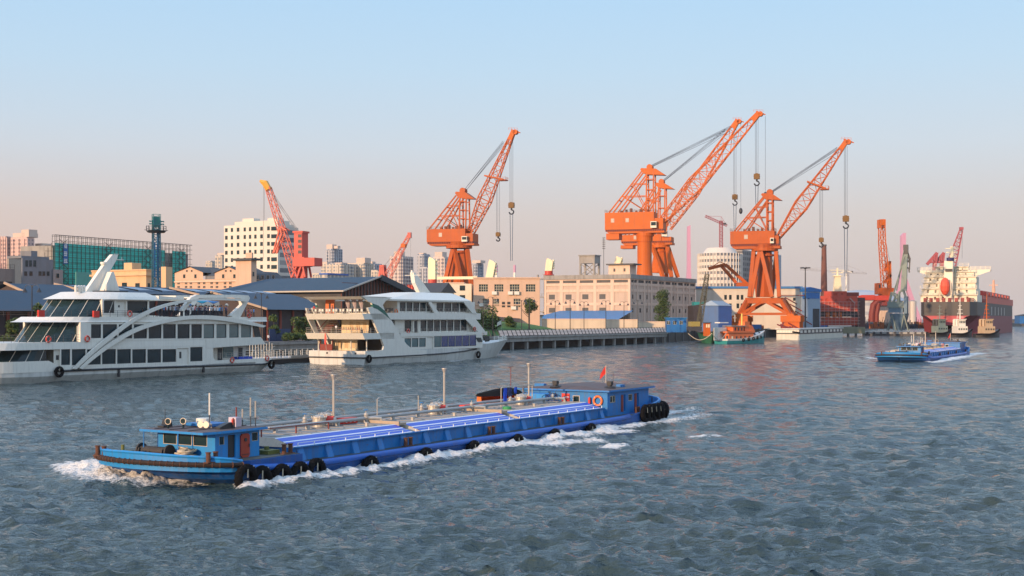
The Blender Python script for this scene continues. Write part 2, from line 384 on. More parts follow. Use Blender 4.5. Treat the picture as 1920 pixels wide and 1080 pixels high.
def make_water():
    th = np.linspace(-math.radians(37), math.radians(37), 700); nr = 1020
    r = 20*np.exp(np.linspace(0, math.log(7000/20), nr))
    R, T = np.meshgrid(r, th, indexing='ij'); X = R*np.sin(T); Y = R*np.cos(T); Zv = np.zeros_like(X)
    cell = np.maximum(R*(th[1]-th[0]), R*(r[1]/r[0]-1)*.6)
    rng = np.random.RandomState(5); DX = np.zeros_like(X); DY = np.zeros_like(X)
    env = .9+.16*np.sin(X*.061+Y*.023)*np.sin(Y*.037-X*.02+1)+.14*np.sin(X*.17-Y*.11)
    for i in range(96):
        lam = .45*(11/.45)**(rng.rand()**1.5); a = rng.normal(-1.9, .75); k = 2*math.pi/lam
        amp = lam*.0145*(1 if lam < 1.6 else (.62 if lam < 3.5 else .26))*rng.uniform(.6, 1.3); ph = rng.rand()*6.28; cx, cy = math.cos(a), math.sin(a)
        w = np.clip((lam/cell-2.2)/2.2, 0, 1)*env
        A = k*(X*cx+Y*cy)+ph+.9*np.sin(k*.23*(-X*cy+Y*cx)+ph*2); s = np.sin(A)
        Zv += amp*w*s; c = np.cos(A); DX += amp*w*c*cx*.9; DY += amp*w*c*cy*.9
    fo = np.zeros_like(X); hb = np.zeros_like(X)
    m = (R > 40) & (R < 420); xs = X[m]; ys = Y[m]; f = np.zeros(xs.shape); hh = np.zeros(xs.shape)
    for x, y, w, k, h in [(a_, b_, c_*1.25, d_*1.15, e_*1.3) for a_, b_, c_, d_, e_ in FOAM]:
        sel = np.where((np.abs(xs-x) < 3*w) & (np.abs(ys-y) < 4*w))[0]
        d2 = ((xs[sel]-x)**2+(ys[sel]-y)**2/1.6)/(w*w); g = np.exp(-d2)
        f[sel] = np.maximum(f[sel], g*k); hh[sel] = np.maximum(hh[sel], g*h)
    fo[m] = f; hb[m] = hh
    nz = .5+.5*np.sin(X*3.1+np.sin(Y*2.3)*2)*np.sin(Y*2.7+np.sin(X*3.7)*1.5)
    nz2 = .5+.5*np.sin(X*7.9+np.sin(Y*6.3)*2)*np.sin(Y*8.7+np.sin(X*6.7)*1.7)
    Zv += hb*(.35+.9*nz+.55*nz2)
    V = np.stack([X+DX, Y+DY, Zv], -1).reshape(-1, 3).astype(np.float32)
    nc = len(th); i, j = np.meshgrid(np.arange(nr-1), np.arange(nc-1), indexing='ij'); a = (i*nc+j).ravel()
    Q = np.stack([a, a+1, a+nc+1, a+nc], -1)[:, ::-1].astype(np.int32)
    me = bpy.data.meshes.new('water'); me.vertices.add(len(V)); me.vertices.foreach_set('co', V.ravel())
    me.loops.add(Q.size); me.loops.foreach_set('vertex_index', np.ascontiguousarray(Q).ravel()); me.polygons.add(len(Q))
    me.polygons.foreach_set('loop_start', np.arange(0, Q.size, 4)); me.polygons.foreach_set('loop_total', np.full(len(Q), 4))
    me.update(calc_edges=True); me.validate()
    if me.polygons[0].normal.z < 0: me.flip_normals()
    me.polygons.foreach_set('use_smooth', np.ones(len(Q), bool))
    at_ = me.attributes.new('foam', 'FLOAT', 'POINT'); at_.data.foreach_set('value', fo.ravel().astype(np.float32))
    m = bpy.data.materials.new('river_water'); m.use_nodes = True; N = m.node_tree.nodes; L = m.node_tree.links; b = N['Principled BSDF']
    t = N.new('ShaderNodeTexCoord')
    b.inputs['IOR'].default_value = 1.333; b.inputs['Roughness'].default_value = .12
    n0 = N.new('ShaderNodeTexNoise'); n0.inputs['Scale'].default_value = .05; L.new(t.outputs['Object'], n0.inputs['Vector'])
    c0 = N.new('ShaderNodeMix'); c0.data_type = 'RGBA'; c0.inputs[6].default_value = (.020, .050, .064, 1); c0.inputs[7].default_value = (.048, .062, .050, 1); L.new(n0.outputs[0], c0.inputs[0])
    n1 = N.new('ShaderNodeTexNoise'); n1.inputs['Scale'].default_value = 3.2; n1.inputs['Detail'].default_value = 8; n1.inputs['Roughness'].default_value = .72; L.new(t.outputs['Object'], n1.inputs['Vector'])
    at2 = N.new('ShaderNodeAttribute'); at2.attribute_name = 'foam'
    ad = N.new('ShaderNodeMath'); ad.operation = 'MULTIPLY_ADD'; ad.inputs[1].default_value = 1.9; L.new(n1.outputs[0], ad.inputs[0])
    sb = N.new('ShaderNodeMath'); sb.operation = 'SUBTRACT'; sb.inputs[1].default_value = 1.22; L.new(at2.outputs['Fac'], sb.inputs[0]); L.new(sb.outputs[0], ad.inputs[2])
    mr_ = N.new('ShaderNodeMapRange'); mr_.inputs[1].default_value = -.05; mr_.inputs[2].default_value = .35; L.new(ad.outputs[0], mr_.inputs[0])
    gt = N.new('ShaderNodeMath'); gt.operation = 'MULTIPLY'; L.new(mr_.outputs[0], gt.inputs[0])
    g2 = N.new('ShaderNodeMapRange'); g2.inputs[1].default_value = .02; g2.inputs[2].default_value = .2; L.new(at2.outputs['Fac'], g2.inputs[0]); L.new(g2.outputs[0], gt.inputs[1])
    c1 = N.new('ShaderNodeMix'); c1.data_type = 'RGBA'; L.new(gt.outputs[0], c1.inputs[0]); L.new(c0.outputs[2], c1.inputs[6]); c1.inputs[7].default_value = (.85, .83, .78, 1)
    L.new(c1.outputs[2], b.inputs['Base Color'])
    rr = N.new('ShaderNodeMapRange'); rr.inputs[3].default_value = .07; rr.inputs[4].default_value = .8; L.new(gt.outputs[0], rr.inputs[0]); L.new(rr.outputs[0], b.inputs['Roughness'])
    mp = N.new('ShaderNodeMapping'); mp.inputs['Scale'].default_value = (.85, 1.7, 1); mp.inputs['Rotation'].default_value = (0, 0, .15); L.new(t.outputs['Object'], mp.inputs[0])
    n2 = N.new('ShaderNodeTexNoise'); n2.noise_type = 'RIDGED_MULTIFRACTAL'; n2.inputs['Scale'].default_value = .62; n2.inputs['Detail'].default_value = 5; n2.inputs['Roughness'].default_value = .55; n2.inputs['Lacunarity'].default_value = 2.3; L.new(mp.outputs[0], n2.inputs['Vector'])
    n3 = N.new('ShaderNodeTexNoise'); n3.inputs['Scale'].default_value = .35; n3.inputs['Detail'].default_value = 4; L.new(mp.outputs[0], n3.inputs['Vector'])
    s3 = N.new('ShaderNodeMath'); s3.operation = 'MULTIPLY_ADD'; s3.inputs[1].default_value = 1.5; L.new(n3.outputs[0], s3.inputs[0]); L.new(n2.outputs[0], s3.inputs[2])
    n5 = N.new('ShaderNodeTexNoise'); n5.inputs['Scale'].default_value = 3.4; n5.inputs['Detail'].default_value = 3; L.new(mp.outputs[0], n5.inputs['Vector'])
    s5 = N.new('ShaderNodeMath'); s5.operation = 'MULTIPLY_ADD'; s5.inputs[1].default_value = .55; L.new(n5.outputs[0], s5.inputs[0]); L.new(s3.outputs[0], s5.inputs[2])
    bp = N.new('ShaderNodeBump'); bp.inputs['Strength'].default_value = 1.; bp.inputs['Distance'].default_value = .33; L.new(s5.outputs[0], bp.inputs['Height'])
    bp2 = N.new('ShaderNodeBump'); bp2.inputs['Distance'].default_value = .25; L.new(n1.outputs[0], bp2.inputs['Height']); L.new(gt.outputs[0], bp2.inputs['Strength']); L.new(bp.outputs[0], bp2.inputs['Normal'])
    L.new(bp2.outputs[0], b.inputs['Normal'])
    me.materials.append(m)
    o = bpy.data.objects.new('water', me); C.collection.objects.link(o); struct(o)
make_water()
# ---------------------------------------------------------------- land
def qp(u, v, z=0): return QF.w(u, v, z)
edge = [qp(-420, 7), qp(131, 7), qp(131, 9), qp(345, 9), (240, 900, 0), (330, 1150, 0), (620, 1560, 0), (2400, 2600, 0), (6000, 3800, 0)]
land = MB(); poly = [(p[0], p[1]) for p in edge]+[(6000, 6800), (-5500, 6800), (-5500, 60)]
land.slab(poly, -1.5, GZ)
struct(land.build('ground', mat('ground', (.20, .18, .15), .95, var=.25, scale=.08, bump=.3)))
# ---------------------------------------------------------------- tanker barge
B_ = BF; BEAM = 11.0; VC = 5.5
def barge_hull_secs(u_list):
    """sections across the barge (x, then y from near to far side)"""
    out_ = []
    for u in u_list:
        # blunt raked bow u=-9.8 .. -6 ; rounded stern 45 .. 50.3
        if u < -6: t = (u+9.85)/3.85; hw = VC*(max(0.0, 1-(1-t)**2.4))**.62
        elif u > 47: t = (52.3-u)/5.3; hw = VC*(max(0.0, 1-(1-t)**2.6))**.5
        else: hw = VC
        hw = max(hw, .25); rk = 2.6*min(1, max(0, (-3-u)/6.8))**1.5
        top = 1.38 if u < -1.5 else .82
        if u < -6: top = 1.38+.2*((-6-u)/3.85)
        if u > 43: top = .82+.5*((u-43)/7)
        out_.append([(u+rk*1.6, VC-hw*.86, -1.2), (u+rk, VC-hw*.97, 0.0), (u+rk*.62, VC-hw*1.0, .35), (u, VC-hw, top), (u, VC+hw, top), (u+rk*.62, VC+hw, .35), (u+rk, VC+hw*.97, 0), (u+rk*1.6, VC+hw*.86, -1.2)])
    return out_
def outline(us, off=0.):
    near = [(s[3][0], s[3][1]+off, s[3][2]) for s in barge_hull_secs(us)]
    return near
def bollard_pair(m, u, v, z, h=.5, along=True):
    for k in (-.28, .28):
        x, y = (u+k, v) if along else (u, v+k)
        m.cyl((x, y, z), (x, y, z+h), .13, n=10); m.cyl((x, y, z+h), (x, y, z+h+.05), .17, n=10)
    if along: m.box(u-.5, u+.5, v-.18, v+.18, z, z+.05)
    else: m.box(u-.18, u+.18, v-.5, v+.5, z, z+.05)
def make_barge(hero=True):
    F_ = B_; lab = 'long low blue tanker barge with white striped tank deck ploughing across the foreground' if hero else 'small distant blue tanker barge sailing in front of the big ship'
    th = F_.thing('tanker_barge', lab, 'barge', 'blue tanker barges under way')
    us = [-9.84, -9.8, -9.7, -9.5, -9.2, -8.8, -8.2, -7.4, -6, -4, -1.51, -1.49, 0, 20, 43, 47, 48.5, 50, 51, 51.8, 52.2]
    m = MB(); m.loft(barge_hull_secs(us)); m.build('hull', blued, th)
    # light blue bow bulwark with a rounded cap, both sides and round the bow; same round the stern
    def ring(u0, u1, n):
        pts = []
        L_ = [u0+(u1-u0)*(i/n)**1.0 for i in range(n+1)]
        return L_
    bw = MB(); us2 = [-6.6, -7.2, -7.8, -8.4, -8.9, -9.25, -9.5, -9.68, -9.78, -9.84]
    near = [(u, barge_hull_secs([u])[0][3][1], barge_hull_secs([u])[0][3][2]) for u in us2]
    far = [(p[0], 2*VC-p[1], p[2]) for p in reversed(near)]
    loop = near+far
    hgt = [.0, .1, .16, .2, .22, .24, .26, .28, .3, .3]; hgt = hgt+hgt[::-1]
    vs = []; fs = []
    for (x, y, z), h in zip(loop, hgt):
        yi = y+(VC-y)*.035; xi = x+.12
        e_ = .03*(1 if y > VC else -1); vs += [(x-.02, y+e_, z-.62), (x-.05, y+e_, z+h), (xi, yi, z+h), (xi, yi, z-.1)]
    for i in range(len(loop)-1):
        for k in range(3): a = i*4+k; fs.append((a, a+4, a+5, a+1))
    bw.add(vs, fs); bw.tube([(p[0], p[1], p[2]+h) for p, h in zip(loop, hgt)], .1, 6)
    bw.build('bow_bulwark', bluel, th)
    # rope-wrapped rubber fender round the bow
    fp = [(p[0]-.12, p[1]-.13 if i < len(near) else p[1]+.13, p[2]-.2) for i, p in enumerate(loop)]
    m = MB(); m.tube(fp, .14, 8)
    for i in range(len(fp)-1):
        a = Vector(fp[i]); b = Vector(fp[i+1]); n = max(1, int((b-a).length/.35))
        for k in range(n): c = a.lerp(b, k/n); m.torus(c, b-a, .15, .03, 8, 4, 1)
    m.build('bow_fender', [mat('fender_rubber', (.022, .012, .009), .85, var=.5, scale=5, rust=.6), rusty], th)
    # deck plate and tank
    m = MB(); m.slab([(-1.4, .12), (46.9, .12), (46.9, 2*VC-.12), (50, 1), (51.6, 3), (51.6, 2*VC-3), (50, 2*VC-1), (-1.4, 2*VC-.12)], .78, .86); m.slab([(-8.4, .7), (-6, .12), (-1.6, .12), (-1.6, 2*VC-.12), (-6, 2*VC-.12), (-8.4, 2*VC-.7)], 1.34, 1.41); m.build('side_deck', mat('side_deck_paint', (.05, .065, .06), .7, rust=.7, scale=2, streak=.2), th)
    # coaming wall with buttresses
    c0, c1 = -1.4, 38.6
    m = MB(); ct = 1.66; m.slab([(c0, .75), (c1, .75), (c1, 2*VC-.75), (c0, 2*VC-.75)], .8, ct)
    n = 15
    for i in range(n+1):
        u = c0+.5+(c1-c0-1)*i/n
        for s in (0, 1):
            y0, y1, yy = ((.75, .45, 1) if s == 0 else (2*VC-.75, 2*VC-.45, -1))
            m.add([(u-.28, y0, ct-.02), (u+.28, y0, ct-.02), (u+.36, y0, .86), (u-.36, y0, .86), (u-.2, y0-.06*yy, ct-.02), (u+.2, y0-.06*yy, ct-.02), (u+.3, y1, .86), (u-.3, y1, .86)], [(4, 5, 6, 7), (0, 4, 7, 3), (1, 2, 6, 5), (0, 1, 5, 4)])
    for y in (.66, 2*VC-.66): m.box(c0-.05, c1+.05, y-.1, y+.1, ct, ct+.07)
    m.build('coaming', blue, th)
    zt = 2.14; y0, y1 = .85, 2.5
    secs = [(c0+.15, 10.9), (11.9, 24.2), (25.2, c1-.1)]
    for a, b in secs:
        m = MB()
        for s in (0, 1):
            def Y(v): return v if s == 0 else 2*VC-v
            ts = [0, .1, .5, .58, .92, 1.0]; ms = [1, 0, 1, 0, 1]
            for k in range(5):
                t0, t1 = ts[k], ts[k+1]
                p = [(a, Y(y0+(y1-y0)*t0), ct+.03+(zt-ct)*t0), (b, Y(y0+(y1-y0)*t0), ct+.03+(zt-ct)*t0), (b, Y(y0+(y1-y0)*t1), ct+.03+(zt-ct)*t1), (a, Y(y0+(y1-y0)*t1), ct+.03+(zt-ct)*t1)]
                m.add(p, [(0, 1, 2, 3) if s == 0 else (3, 2, 1, 0)], ms[k])
            for x in (a, b): m.add([(x, Y(y0), ct), (x, Y(y1), ct), (x, Y(y1), zt+.02)], [(0, 1, 2)], 2)
        m.build('tank_side_panel', [bstripe, wstripe, steelg], th)
    m = MB()
    for k, (a, b) in enumerate(secs):
        m.slab([(a, y1-.05), (b, y1-.05), (b, 2*VC-y1+.05), (a, 2*VC-y1+.05)], ct, zt+.02)
        if k < 2: m.slab([(b-.003, y1+.3), (secs[k+1][0]+.003, y1+.3), (secs[k+1][0]+.003, 2*VC-y1-.3), (b-.003, 2*VC-y1-.3)], ct, zt-.05)
    for i in range(28):
        u = c0+.8+i*1.43
        if not any(a+.1 < u < b-.1 for a, b in secs): continue
        m.box(u-.025, u+.025, y1, 2*VC-y1, zt+.02, zt+.055)
    m.build('tank_top', steelg, th)
    for a, b in secs:   # raked tank ends with bright bevels
        for x, d in ((a, -.35), (b, .35)):
            m = MB(); m.add([(x, y0, ct), (x+d, y1, ct), (x, y1, zt+.03), (x, 2*VC-y1, zt+.03), (x+d, 2*VC-y1, ct), (x, 2*VC-y0, ct)], [(0, 1, 2), (1, 4, 3, 2), (3, 4, 5)]); m.build('tank_end', mat('tank_end_paint', (.44, .36, .27), .6, rust=.5, streak=.4, scale=2), th)
    m = MB()
    rail(m, [(c0+.3, .72, ct+.06), (c1-.3, .72, ct+.06)], h=.22, n=1, post=1.5, r=.022); rail(m, [(c0+.3, 2*VC-.72, ct+.06), (c1-.3, 2*VC-.72, ct+.06)], h=.22, n=1, post=1.5, r=.022)
    m.build('handrail', wstripe, th)
    # long round rubbing strake painted blue
    m = MB()
    for y in (-.08, 2*VC+.08): m.tube([(-6.5, y, 1.0), (-3.5, y, .8), (-1, y, .68), (30, y, .66), (40, y, .72), (42, y, .8)], .2, 8)
    m.build('rubbing_strake', mat('strake_blue', (.004, .10, .44), .4, streak=.5, rust=.4, scale=2), th, smooth=True)
    # bollards
    for u, v, al in ((-9.0, 9.0, False), (-8.1, .9, True), (-2.3, .5, True), (9.6, .33, True), (20, .33, True), (30.5, .33, True), (44.8, .5, True)):
        m = MB(); bollard_pair(m, u, v, 1.41 if u < 0 else .86, .55, al); m.build('bollard', rusty, th)
    # wheelhouse
    wu0, wu1, wv0, wv1, z0, z1 = -7.5, -3.9, 1.25, 5.9, 1.38, 2.96
    m = MB()
    fw = []; nW = 3
    ww = [(wv0+.62+i*1.22, wv0+.62+i*1.22+1.12) for i in range(3)]
    g = facade(MB(), -wv1, -wv0, z0, z1, [(-b, -a, 2.2, 2.88) for a, b in ww], .12)     # front wall, faces -x
    join(m, rotmb(g, -math.pi/2, (wu0, 0, 0)))
    g = facade(MB(), wu0, wu1, z0, z1, [(wu0+.32, wu0+.72, 2.3, 2.75), (wu0+1.0, wu0+1.62, 1.5, 2.8), (wu0+3.0, wu0+3.45, 2.3, 2.8)], .1, wv0)
    join(m, g)
    m.add([(wu1, wv0, z0), (wu1, wv1, z0), (wu1, wv1, z1), (wu1, wv0, z1), (wu0, wv1, z0), (wu0, wv1, z1)], [(0, 1, 2, 3), (1, 4, 5, 2)])
    wh = m.build('wheelhouse', bluel, th)
    bw_ = mat('buff_frame', (.50, .40, .28), .6)
    for a, b in ww: window(wh, wu0+.05, (a+b)/2, 2.54, b-a, .67, 1, 1, glassd, bw_, -math.pi/2, .07)
    window(wh, wu0+.52, wv0+.05, 2.53, .4, .45, 1, 1, glassd, bw_, 0, .05); window(wh, wu0+3.22, wv0+.05, 2.55, .45, .5, 1, 1, glassd, bw_, 0, .05)
    m = MB(); m.box(wu0+1.0, wu0+1.62, wv0+.095, wv0+.1, 1.5, 2.8); d = m.build('doorway', blackp, wh)
    m = MB(); r_ = .12; m.prism([(wu0+1.98+r_, 1.42), (wu0+2.7-r_, 1.42), (wu0+2.7, 1.42+r_), (wu0+2.7, 2.8-r_), (wu0+2.7-r_, 2.8), (wu0+1.98+r_, 2.8), (wu0+1.98, 2.8-r_), (wu0+1.98, 1.42+r_)], wv0-.1, wv0-.002)
    m.cyl((wu0+2.34, wv0-.13, 2.45), (wu0+2.34, wv0-.1, 2.45), .11, n=12, m=1)
    m.bar((wu0+2.05, wv0-.12, 1.6), (wu0+2.63, wv0-.12, 1.6), .03, m=1); m.bar((wu0+2.62, wv0-.13, 2.0), (wu0+2.62, wv0-.13, 2.2), .04, m=1)
    m.build('door', [mat('door_red', (.36, .045, .02), .5, rust=.3), blackp], wh)
    m = MB(); m.slab([(wu0-1.05, wv0-.1), (wu0+.1, wv0-.35), (wu1+.35, wv0-.35), (wu1+.35, wv1+.35), (wu0-1.05, wv1+.35)], z1, z1+.13, 0); m.slab([(wu0-.98, wv0-.03), (wu0+.1, wv0-.26), (wu1+.28, wv0-.26), (wu1+.28, wv1+.28), (wu0-.98, wv1+.28)], z1+.13, z1+.15, 1)
    for v in (2.5, 4, 5.2): m.bar((wu0-.9, v, z1+.17), (wu1+.2, v, z1+.17), .05, m=1)
    m.build('roof', [bluel, roofb], wh)
    m = MB(); m.cyl((wu0-.95, wv1+.1, 1.4), (wu0-.95, wv1+.1, z1), .035); m.cyl((wu0-1, wv0+1.9, 1.4), (wu0-1, wv0+1.9, z1), .035); m.build('roof_post', blue, th)
    # roof kit
    zr_ = z1+.15
    m = MB(); m.cyl((-5.6, 4.1, zr_+.25), (-5.6, 4.1, zr_+.5), .42, n=16); m.cyl((-5.6, 4.1, zr_), (-5.6, 4.1, zr_+.25), .08); m.build('radar_dome', white, wh, smooth=False)
    for u, v in ((-7.6, 4.9), (-7.0, 4.3)):
        m = MB(); m.cyl((u, v, zr_), (u, v, zr_+.3), .06, m=1); m.cyl((u+.16, v, zr_+.42), (u-.12, v-.1, zr_+.42), .13, .19, n=14, m=0); m.cyl((u-.12, v-.1, zr_+.42), (u-.125, v-.102, zr_+.42), .16, n=14, m=1); m.build('searchlight', [galv, glassd], wh)
    for v in (3.3, 2.85):
        m = MB(); m.cyl((-6.2, v, zr_+.22), (-6.75, v-.12, zr_+.25), .05, .2, n=14); m.cyl((-6.2, v, zr_), (-6.2, v, zr_+.22), .03); m.build('loudhailer', galv, wh)
    m = MB(); m.box(-5.9, -4.4, 3.2, 5.2, zr_+.04, zr_+.2); m.build('roof_box', blue, wh)
    m = MB(); m.prism([(-7.4, zr_), (-6.7, zr_), (-6.75, zr_+.45), (-7.0, zr_+.45), (-7.1, zr_+.15), (-7.4, zr_+.1)], 5.5, 6.0); m.cyl((-7.0, 5.8, zr_+.4), (-7.0, 5.8, zr_+1.05), .02); m.build('navigation_light', blackp, wh)
    m = MB(); m.prism([(-6.6, zr_), (-5.4, zr_), (-5.4, zr_+.34), (-5.9, zr_+.34), (-6.6, zr_+.12)], 1.75, 2.15); m.build('navigation_light', blackp, wh)
    m = MB(); m.cyl((-5.5, 1.8, zr_+.33), (-5.5, 1.8, zr_+.52), .1, n=10); m.build('side_lamp', red, wh)
    m = MB(); m.box(-4.75, -4.3, 2.3, 2.9, zr_, zr_+.55); m.build('locker', mat('lilac_locker', (.52, .44, .50), .5), wh)
    for u, v, h, mt in ((-5.6, 3.6, 2.0, white), (-3.85, 1.6, 1.5, galv), (-3.95, 1.9, 1.7, galv), (-4.0, 2.5, 1.0, galv), (-4.1, 2.9, 1.1, reddark), (-5.6, 1.7, .6, reddark)):
        m = MB(); m.cyl((u, v, zr_), (u, v, zr_+h), .03, n=6, m=1); m.cyl((u, v, zr_+h*.35), (u, v, zr_+h), .045, n=6, m=0); m.build('antenna', [mt, steeld], wh)
    # foredeck winch and gear
    m = MB()
    for u in (-8.6, -8.1):
        for v in (4.3, 6.2): m.bar((u-.25, v, 1.3), (u, v, 2.0), .09); m.bar((u+.25, v, 1.3), (u, v, 2.0), .09)
    m.cyl((-8.3, 4.0, 1.85), (-8.3, 6.4, 1.85), .26, n=14); m.cyl((-8.3, 4.0, 1.85), (-8.3, 4.1, 1.85), .42, n=16); m.cyl((-8.3, 6.3, 1.85), (-8.3, 6.4, 1.85), .42, n=16)
    for k in range(16): m.sphere((-8.4+random.uniform(-.4, .5), 5.2+random.uniform(-1.6, 1.6), 1.5+random.uniform(0, .3)), random.uniform(.1, .25), 6)
    m.build('windlass', mat('dark_machinery', (.04, .035, .03), .7, rust=.6, scale=5, var=.4), th)
    m = MB(); m.box(-8.9, -8.1, 7.2, 8.1, 1.4, 1.75); m.cyl((-8.5, 7.7, 1.75), (-8.5, 7.7, 2.1), .1); m.build('hatch', mat('olive_gear', (.12, .13, .03), .7, rust=.5, scale=3), th)
    m = MB(); m.box(-3.4, -2.4, 1.0, 2.2, 1.41, 1.65); m.cyl((-2.9, 1.6, 1.65), (-2.9, 1.6, 1.85), .15); m.build('hatch', mat('olive_gear', (.12, .13, .03)), th)
    # red guard rail aft of wheelhouse
    m = MB(); rail(m, [(-1.2, 3.6, zt), (5.2, 3.6, zt)], h=.5, n=1, post=2.2, r=.035); m.build('guard_rail', reddark, th)
    DL = (0, 0, -.24)
# deck pipework groups: dome hatches, valves, vents
    vy = 6.0
    m = MB()
    for y in (4.9, 7.0):
        m.tube([(1.0, y, 2.72), (12, y, 2.72), (12.5, y, 2.72), (25, y, 2.75), (37, y, 2.75)], .115, 8)
    m.tube([(1.0, 4.9, 2.72), (.6, 5.4, 2.72), (.6, 6.5, 2.72), (1.0, 7.0, 2.72)], .115, 8)
    for i in range(12):
        for y in (4.9, 7.0): m.box(1.5+i*3.1-.1, 1.5+i*3.1+.1, y-.12, y+.12, 2.38, 2.63)
    m.build('cargo_pipe', mat('pale_pipe', (.36, .35, .33), .5, streak=.2, rust=.3, scale=3), th, loc=DL)
    for gu in (8.6, 22.0, 34.8):
        for y, du in ((5.6, -2.0), (6.6, -.1)):
            m = MB(); u = gu+du; m.cyl((u, y, 2.38), (u, y, 3.0), .46, n=16); m.cyl((u, y, 3.0), (u, y, 3.07), .54, n=16); m.sphere((u, y, 3.07), .4, 12, sz=.35)
            for k in range(8): a = k*math.pi/4; m.cyl((u+.5*math.cos(a), y+.5*math.sin(a), 2.95), (u+.5*math.cos(a), y+.5*math.sin(a), 3.14), .035, n=5)
            m.tube([(u+.6, y, 2.4), (u+.6, y, 3.2), (u+.3, y, 3.35), (u-.1, y, 3.2)], .03, 6)
            m.build('tank_dome', galv, th, loc=DL)
        m = MB(); m.cyl((gu-1.0, 5.7, 2.75), (gu-.8, 5.3, 2.8), .26, n=14); m.cyl((gu-.82, 5.3, 2.8), (gu-.75, 5.15, 2.8), .17, n=12, m=1); m.box(gu-1.25, gu-.75, 5.6, 6.1, 2.55, 3.05); m.build('pump', [red, galv], th, loc=DL)
        m = MB(); m.cyl((gu, vy, 2.38), (gu, vy, 5.6), .085, n=10); m.cyl((gu, vy, 5.5), (gu, vy, 5.8), .085, .2, n=12); m.cyl((gu, vy, 5.8), (gu, vy, 5.85), .22, n=12); m.build('vent_mast', galv, th, loc=DL)
        for u, y in ((gu-2.9, 6.1), (gu+.6, 6.6), (gu+2.2, 4.9)):
            m = MB(); m.cyl((u, y, 2.6), (u, y, 3.05), .13, n=10); m.cyl((u, y, 2.75), (u, y, 2.8), .22, n=10); m.sphere((u, y, 2.98), .16, 8); m.cyl((u, y, 3.05), (u, y, 3.3), .03, n=6); m.torus((u, y, 3.3), (0, 0, 1), .14, .022, 12, 5, 1)
            m.build('valve', [galv, blue], th, loc=DL)
        m = MB(); m.tube([(gu+2.2, 4.9, 2.72), (gu+2.7, 4.5, 2.72), (gu+3.0, 4.2, 2.68), (gu+3.05, 4.15, 2.38)], .12, 8); m.cyl((gu+3.05, 4.15, 2.38), (gu+3.05, 4.15, 2.44), .2, n=10); m.build('pipe_elbow', galv, th, loc=DL)
    for u, y in ((9.6, 5.6), (25.2, 6.0), (40.0, 6.6)):
        if u < 38:
            m = MB(); m.box(u-.75, u+.75, y-.3, y+.3, 2.42, 2.82)
            for k in (-.45, 0, .45): m.box(u+k-.09, u+k+.09, y-.305, y-.301, 2.52, 2.72, 1)
            m.build('extinguisher_box', [red, wstripe], th, loc=DL)
    m = MB(); m.cyl((27.4, 3.6, 2.38), (27.4, 3.6, 2.62), .36, n=14); m.build('hatch_cover', green, th, loc=DL)
    for a in (12.6, 29.2):   # goal-post frames over the tank deck
        m = MB(); m.tube([(a, 5.3, 2.38), (a, 5.3, 3.95), (a+.2, 5.3, 4.05), (a+4.8, 5.3, 4.05), (a+5, 5.3, 3.95), (a+5, 5.3, 2.38)], .04, 6); m.build('pipe_frame', galv, th, loc=DL)
    for u, y in ((11.4, 3.4), (24.7, 3.4)):
        m = MB(); m.box(u-.35, u+.35, 2.1, 8.6, 2.36, 2.48); m.box(u-.5, u-.35, 2.1, 8.6, 2.3, 2.6); m.build('cross_beam', mat('rust_beige', (.38, .29, .20), .7, rust=.6, scale=3), th, loc=DL)
    for u, y in ((14, 3.2), (17.6, 8), (2.2, 8.0), (31.2, 3.3), (8.6, 3.1), (19.3, 3.2)):
        m = MB(); m.cyl((u, y, 2.38), (u, y, 2.62), .13, n=8); m.cyl((u, y, 2.62), (u, y, 2.66), .17, n=8); m.build('deck_vent', galv, th, loc=DL)
    # aft deckhouse
    hu0, hu1, hv0, hv1, hz0, hz1 = 40.1, 48.4, 1.1, 10.0, .86, 3.0
    m = MB()
    g = facade(MB(), -hv1, -hv0, hz0, hz1, [(-4.6, -3.9, 2.0, 2.6), (-7.6, -6.8, 2.2, 2.7)], .1); join(m, rotmb(g, -math.pi/2, (hu0, 0, 0)))
    side = [(hu0+.5, hu0+1.5, 2.0, 2.65), (hu0+2.6, hu0+3.5, 1.1, 2.62), (hu0+5.3, hu0+6.2, 1.1, 2.62), (hu0+4.1, hu0+4.9, 2.0, 2.6)]
    join(m, facade(MB(), hu0, hu1, hz0, hz1, side, .12, hv0))
    m.add([(hu1, hv0, hz0), (hu1, hv1, hz0), (hu1, hv1, hz1), (hu1, hv0, hz1), (hu0, hv1, hz0), (hu0, hv1, hz1)], [(0, 1, 2, 3), (1, 4, 5, 2)])
    hs = m.build('deckhouse', blue, th)
    window(hs, hu0+1.0, hv0+.06, 2.32, 1.0, .62, 2, 1, glassd, bw_); window(hs, hu0+4.5, hv0+.06, 2.3, .8, .6, 1, 1, glassd, bw_)
    for y in (4.25,): window(hs, hu0+.05, y, 2.3, .7, .6, 1, 1, glassd, galv, -math.pi/2, .12)
    for u in (hu0+2.62, hu0+5.32):
        m = MB(); m.box(u, u+.42, hv0-.04, hv0+.01, 1.1, 2.6); m.build('door', reddark, hs)
    m = MB(); m.slab([(hu0-.35, hv0-.35), (hu1+.7, hv0-.35), (hu1+.7, hv1+.3), (hu0-.35, hv1+.3)], hz1, hz1+.14, 0); m.slab([(hu0-.28, hv0-.28), (hu1+.62, hv0-.28), (hu1+.62, hv1+.22), (hu0-.28, hv1+.22)], hz1+.14, hz1+.16, 1)
    m.box(hu0+1, hu0+1.5, 8.2, 9.2, hz1+.16, hz1+.5, 0); m.box(hu0+2.6, hu0+4, 6.6, 8.4, hz1+.16, hz1+.26, 0); m.box(hu0+4.2, hu0+4.8, 1.8, 2.4, hz1+.16, hz1+.45, 0)
